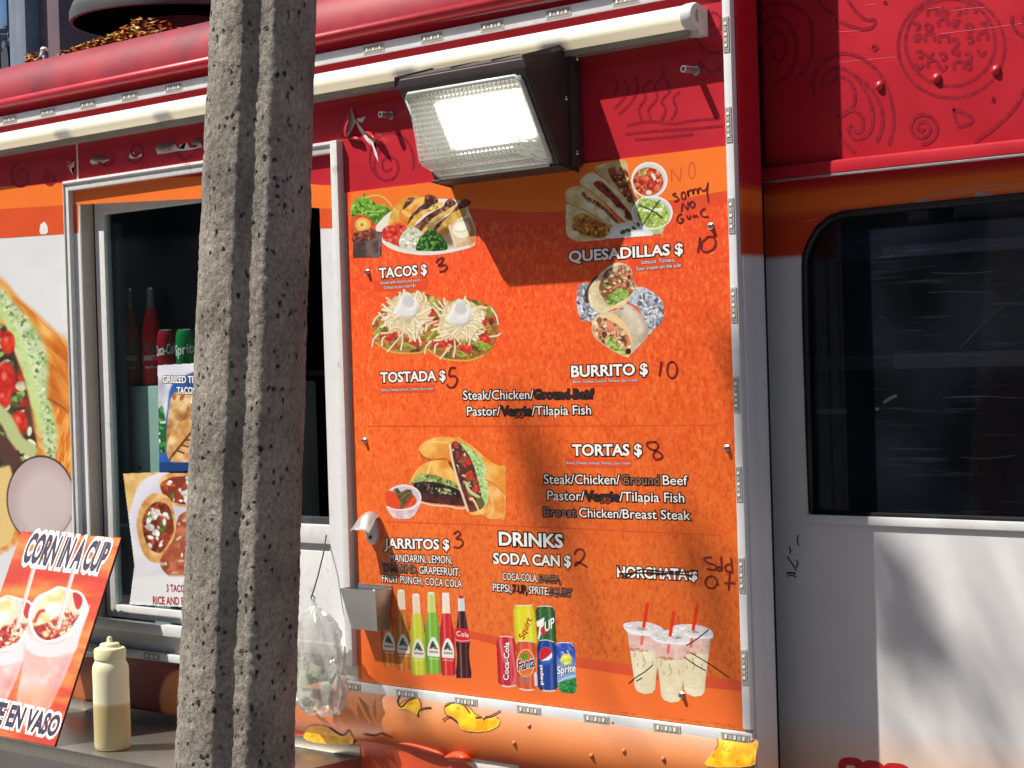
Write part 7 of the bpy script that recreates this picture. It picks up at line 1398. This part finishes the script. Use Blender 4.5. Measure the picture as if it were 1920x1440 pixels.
def roof_pt():
    k = rg.random()
    if k < .60:
        u = rg.gauss(0, .5); y = max(.30 + rg.gauss(0, .09), .14); x = at(258 + u * 62, 72, y).x; h = .05 * math.exp(-u * u * .7) + .010
    elif k < .9: y = .105 + abs(rg.gauss(0, .02)); q_ = rg.random() ** .6; x = at(105 + 150 * q_, 98, y).x; h = .012 + .02 * q_
    else: y = .105 + abs(rg.gauss(0, .012)); x = at(rg.uniform(50, 84), 118, y).x; h = .022
    return Vector((x, y, ZR + .003 + rg.random() * h))
lm = leaf_mesh(roof_pt, 2600, .005, .012, 'dry_leaves', [(232, 186, 104), (214, 156, 76), (240, 208, 132), (140, 76, 44), (104, 50, 34), (226, 170, 90)])
tag(link('dry_leaves', lm, M['paper']), 'heap of dry yellow and brown leaves lying on the truck roof', 'leaves', kind='stuff')
kb = at(84, 122, .09); kk = float((np.array(kb) - CAM) @ CF) / F; kz = ZR - .012
kt = at(83, 95, .085)
kn = thing('roof_knob', (kb.x, .09, kz), 'small grey knob with a white top on the roof edge', 'knob')
bm = bmesh.new(); b0_ = Vector((kb.x + .006, .075, kz)); add_tube(bm, [b0_, b0_ + (kt - b0_) * .5, kt], [.014, .010, .0095], 14); add_tube(bm, [b0_ + Vector((0.02, 0, -.004)), b0_ + (kt - b0_) * .75], [.008, .006], 10); link('stem', mesh_of(bm, 'stem'), M['knob'], kn)
bm = bmesh.new(); lathe(bm, [(.0098, -.002), (.0105, .002), (.008, .007), (0, .0095)], kt, (kt - b0_), 14); link('knob_top', mesh_of(bm, 'knob_top', True), M['text'], kn)

# ------------------------------------------------------------------ buildings: one far behind the truck, one added unseen across the pavement for reflections and sky fill
DB = 22.0
def bpt(x, y): return at(x, y, DB)
bl = thing('office_building', (bpt(60, 60).x, DB, -0.13), 'tall grey stone building with arched windows behind the truck', 'building')
M['stone'] = mat('blue_grey_stone', (92, 98, 112), rough=.8, var=.15, scale=2.5); M['stone2'] = mat('light_grey_stone', (118, 126, 142), rough=.8, var=.12, scale=2); M['pinkstone'] = mat('pinkish_stone', (112, 92, 100), rough=.8, var=.1, scale=2); M['dkstone'] = mat('dark_window_bay', (52, 56, 68), rough=.6, var=.2, scale=3)
M['bglass'] = mat('blue_window_glass', (70, 120, 170), rough=.08, var=.25, scale=1.2, spec=1.0)
def bwall(nm, xa_, xb_, dy0, dy1, m_, par=bl, z0=-.13, z1q=16): return box(nm, bpt(xa_, 60).x, bpt(xb_, 60).x, DB - dy0, DB + dy1, z0, z1q, M[m_], par, bev=.03)
bwall('wall', -300, 46, 0, 3, 'stone'); bwall('pilaster', 42, 62, .35, .5, 'stone2'); bwall('pilaster', 66, 84, .5, .5, 'stone2'); w_ = bwall('wall', 84, 122, .15, 3, 'pinkstone'); bwall('wall', 46, 84, .0, 3, 'dkstone')
wz = [bpt(20, y).z for y in (40, 62, 88, 128)]
for xa_, xb_ in ((-40, -24), (-18, 0), (4, 18), (22, 34)):
    f_ = box('window', bpt(xa_, 60).x, bpt(xb_, 60).x, DB - .06, DB - .005, wz[3] - 6, wz[2], M['dkstone'], bl, bev=.01)
    bm = bmesh.new(); x0_, x1_ = bpt(xa_, 60).x, bpt(xb_, 60).x; cx_, r_ = (x0_ + x1_) / 2, (x1_ - x0_) / 2; add_tube(bm, [(cx_ + r_ * math.cos(a), DB - .08, wz[2] + r_ * 1.4 * math.sin(a)) for a in np.linspace(0, math.pi, 12)], .03, 6); link('arch', mesh_of(bm, 'arch'), M['stone2'], f_)
    f2_ = box('window', x0_, x1_, DB - .06, DB - .005, wz[0] - .1, wz[0] + 1.6, M['bglass'], bl, bev=.01)
bm = bmesh.new(); c_b = bpt(-30, 60).x
for zz_b, rr in ((wz[0] - .2, 1.0), (wz[1] - .1, .9)):
    add_tube(bm, [(c_b + 1.0 * math.sin(a), DB - .75 * math.cos(a) * rr, zz_b) for a in np.linspace(-1.5, 1.5, 16)], .07, 6)
link('balcony_ring', mesh_of(bm, 'balcony_ring'), M['stone2'], bl)
bl2 = thing('glass_building', (bpt(160, 60).x, DB + 6, -0.13), 'blue glazed building behind the exhaust fan', 'building')
box('wall', bpt(116, 60).x, bpt(420, 60).x, DB + 4, DB + 8, -.13, 18, M['dkstone'], bl2, bev=.03)
for (xa_, xb_, ya_, yb_) in ((122, 148, 60, 2), (122, 138, 104, 70), (142, 152, 108, 64), (152, 166, 60, 4)):
    A, B = at(xa_, ya_, DB + 4), at(xb_, yb_, DB + 4); box('window', A.x, B.x, DB + 3.93, DB + 3.995, A.z, B.z, M['bglass'], bl2, bev=.01)
opp = thing('added_building', (0, -10.5, -.13), 'unseen brick building added across the pavement to shape reflections and sky light', 'building')
M['brick'] = mat('added_building_brick', (58, 56, 64), rough=.85, var=.15, scale=8)
box('wall', -60, 60, -14, -10.5, -.13, 8.4, M['brick'], opp, bev=.02)
for k in range(10):
    for zb__ in (1.0, 5.2): box('window', -12.5 + k * 3, -10.7 + k * 3, -10.51, -10.42, zb__, zb__ + 2.4, M['black'], opp, bev=.02)  # windows of the added unseen building

# ------------------------------------------------------------------ street tree between sun and truck; its twigs dapple the lower wall
tree = thing('street_tree', (-1.3, -3.2, -.13), 'thin street tree whose twigs shade the truck', 'tree')
M['bark'] = mat('grey_brown_bark', (96, 80, 66), rough=.9, var=.25, scale=30, bump=.004, bscale=60)
M['leaf'] = print_mat('tree_leaves', rough=.55)
def up(px, py, D, t): return Vector(np.array(at(px, py, D)) - SUN * t)
twigs = [([(2040, 1560), (1960, 1320), (1890, 1180), (1830, 1060), (1800, 960)], .142, 8.0, .014), ([(2060, 1500), (2010, 1250), (1960, 1100), (1930, 1000)], .142, 8.4, .013), ([(2000, 1640), (1800, 1540), (1720, 1440), (1660, 1340), (1610, 1240)], .142, 7.6, .011),
         ([(1960, 1700), (1500, 1480), (1380, 1240), (1300, 1090), (1230, 1020)], 0, 8.2, .013), ([(1940, 1720), (1300, 1560), (1140, 1330), (1080, 1060), (1010, 880)], 0, 7.4, .010), ([(1900, 1740), (1000, 1620), (820, 1440), (740, 1290)], -.02, 7.8, .013)]
hub = Vector((2.05, .142, .55)) + Vector(-SUN) * 8.0; bm = bmesh.new()
tb = Vector((hub.x - .12, hub.y - .10, -.13)); add_tube(bm, [tb, tb + Vector((.02, .01, 1.3)), tb + Vector((.06, .05, 3.1)), hub - Vector((0, 0, .9)), hub], [.085, .075, .062, .05, .04], 12); link('trunk', mesh_of(bm, 'trunk'), M['bark'], tree)
ends = []
for q, D_, t_, r_ in twigs:
    P_ = [up(x, y, D_, t_) for x, y in q]; bm = bmesh.new(); pts = [hub, (hub + P_[0]) / 2] + P_; add_tube(bm, pts, list(np.linspace(r_ * .9, r_ * .38, len(pts))), 7); link('limb', mesh_of(bm, 'limb'), M['bark'], tree); ends += P_
blob = [up(1690, 1165, .142, 6.2), up(1686, 1190, .142, 6.25), up(1692, 1140, .142, 6.2), up(1010, 880, 0, 7.4), up(1065, 960, 0, 7.4), up(1355, 1180, 0, 8.0), up(760, 1300, 0, 7.7), up(1880, 1380, .142, 7.6)]
def crown_pt():
    k = rg.random()
    if k < .22: b_ = blob[rg.randrange(len(blob))]; return b_ + Vector((rg.gauss(0, .028), rg.gauss(0, .028), rg.gauss(0, .05)))
    if k < .20: b_ = ends[rg.randrange(len(ends))]; return b_ + Vector((rg.gauss(0, .06), rg.gauss(0, .06), rg.gauss(0, .06)))
    return hub + Vector((rg.gauss(.5, .3), rg.gauss(-.1, .3), rg.gauss(.5, .4)))
link('crown', leaf_mesh(crown_pt, 520, .02, .036, 'crown', [(70, 104, 44), (92, 124, 56), (56, 84, 38), (130, 130, 60)], .8), M['leaf'], tree)

# every single-mesh thing gets its origin at its own base
for o in list(COL.objects):
    if o.type == 'MESH' and o.parent is None and o.location.length < 1e-9 and o.get('kind') != 'structure':
        bb = np.array([v.co[:] for v in o.data.vertices]); base = Vector(((bb[:, 0].min() + bb[:, 0].max()) / 2, (bb[:, 1].min() + bb[:, 1].max()) / 2, bb[:, 2].min()))
        kids = [c for c in COL.objects if c.parent == o]
        o.data.transform(Matrix.Translation(-base)); o.location = base
        for c in kids: c.matrix_parent_inverse = Matrix.Translation(-base)
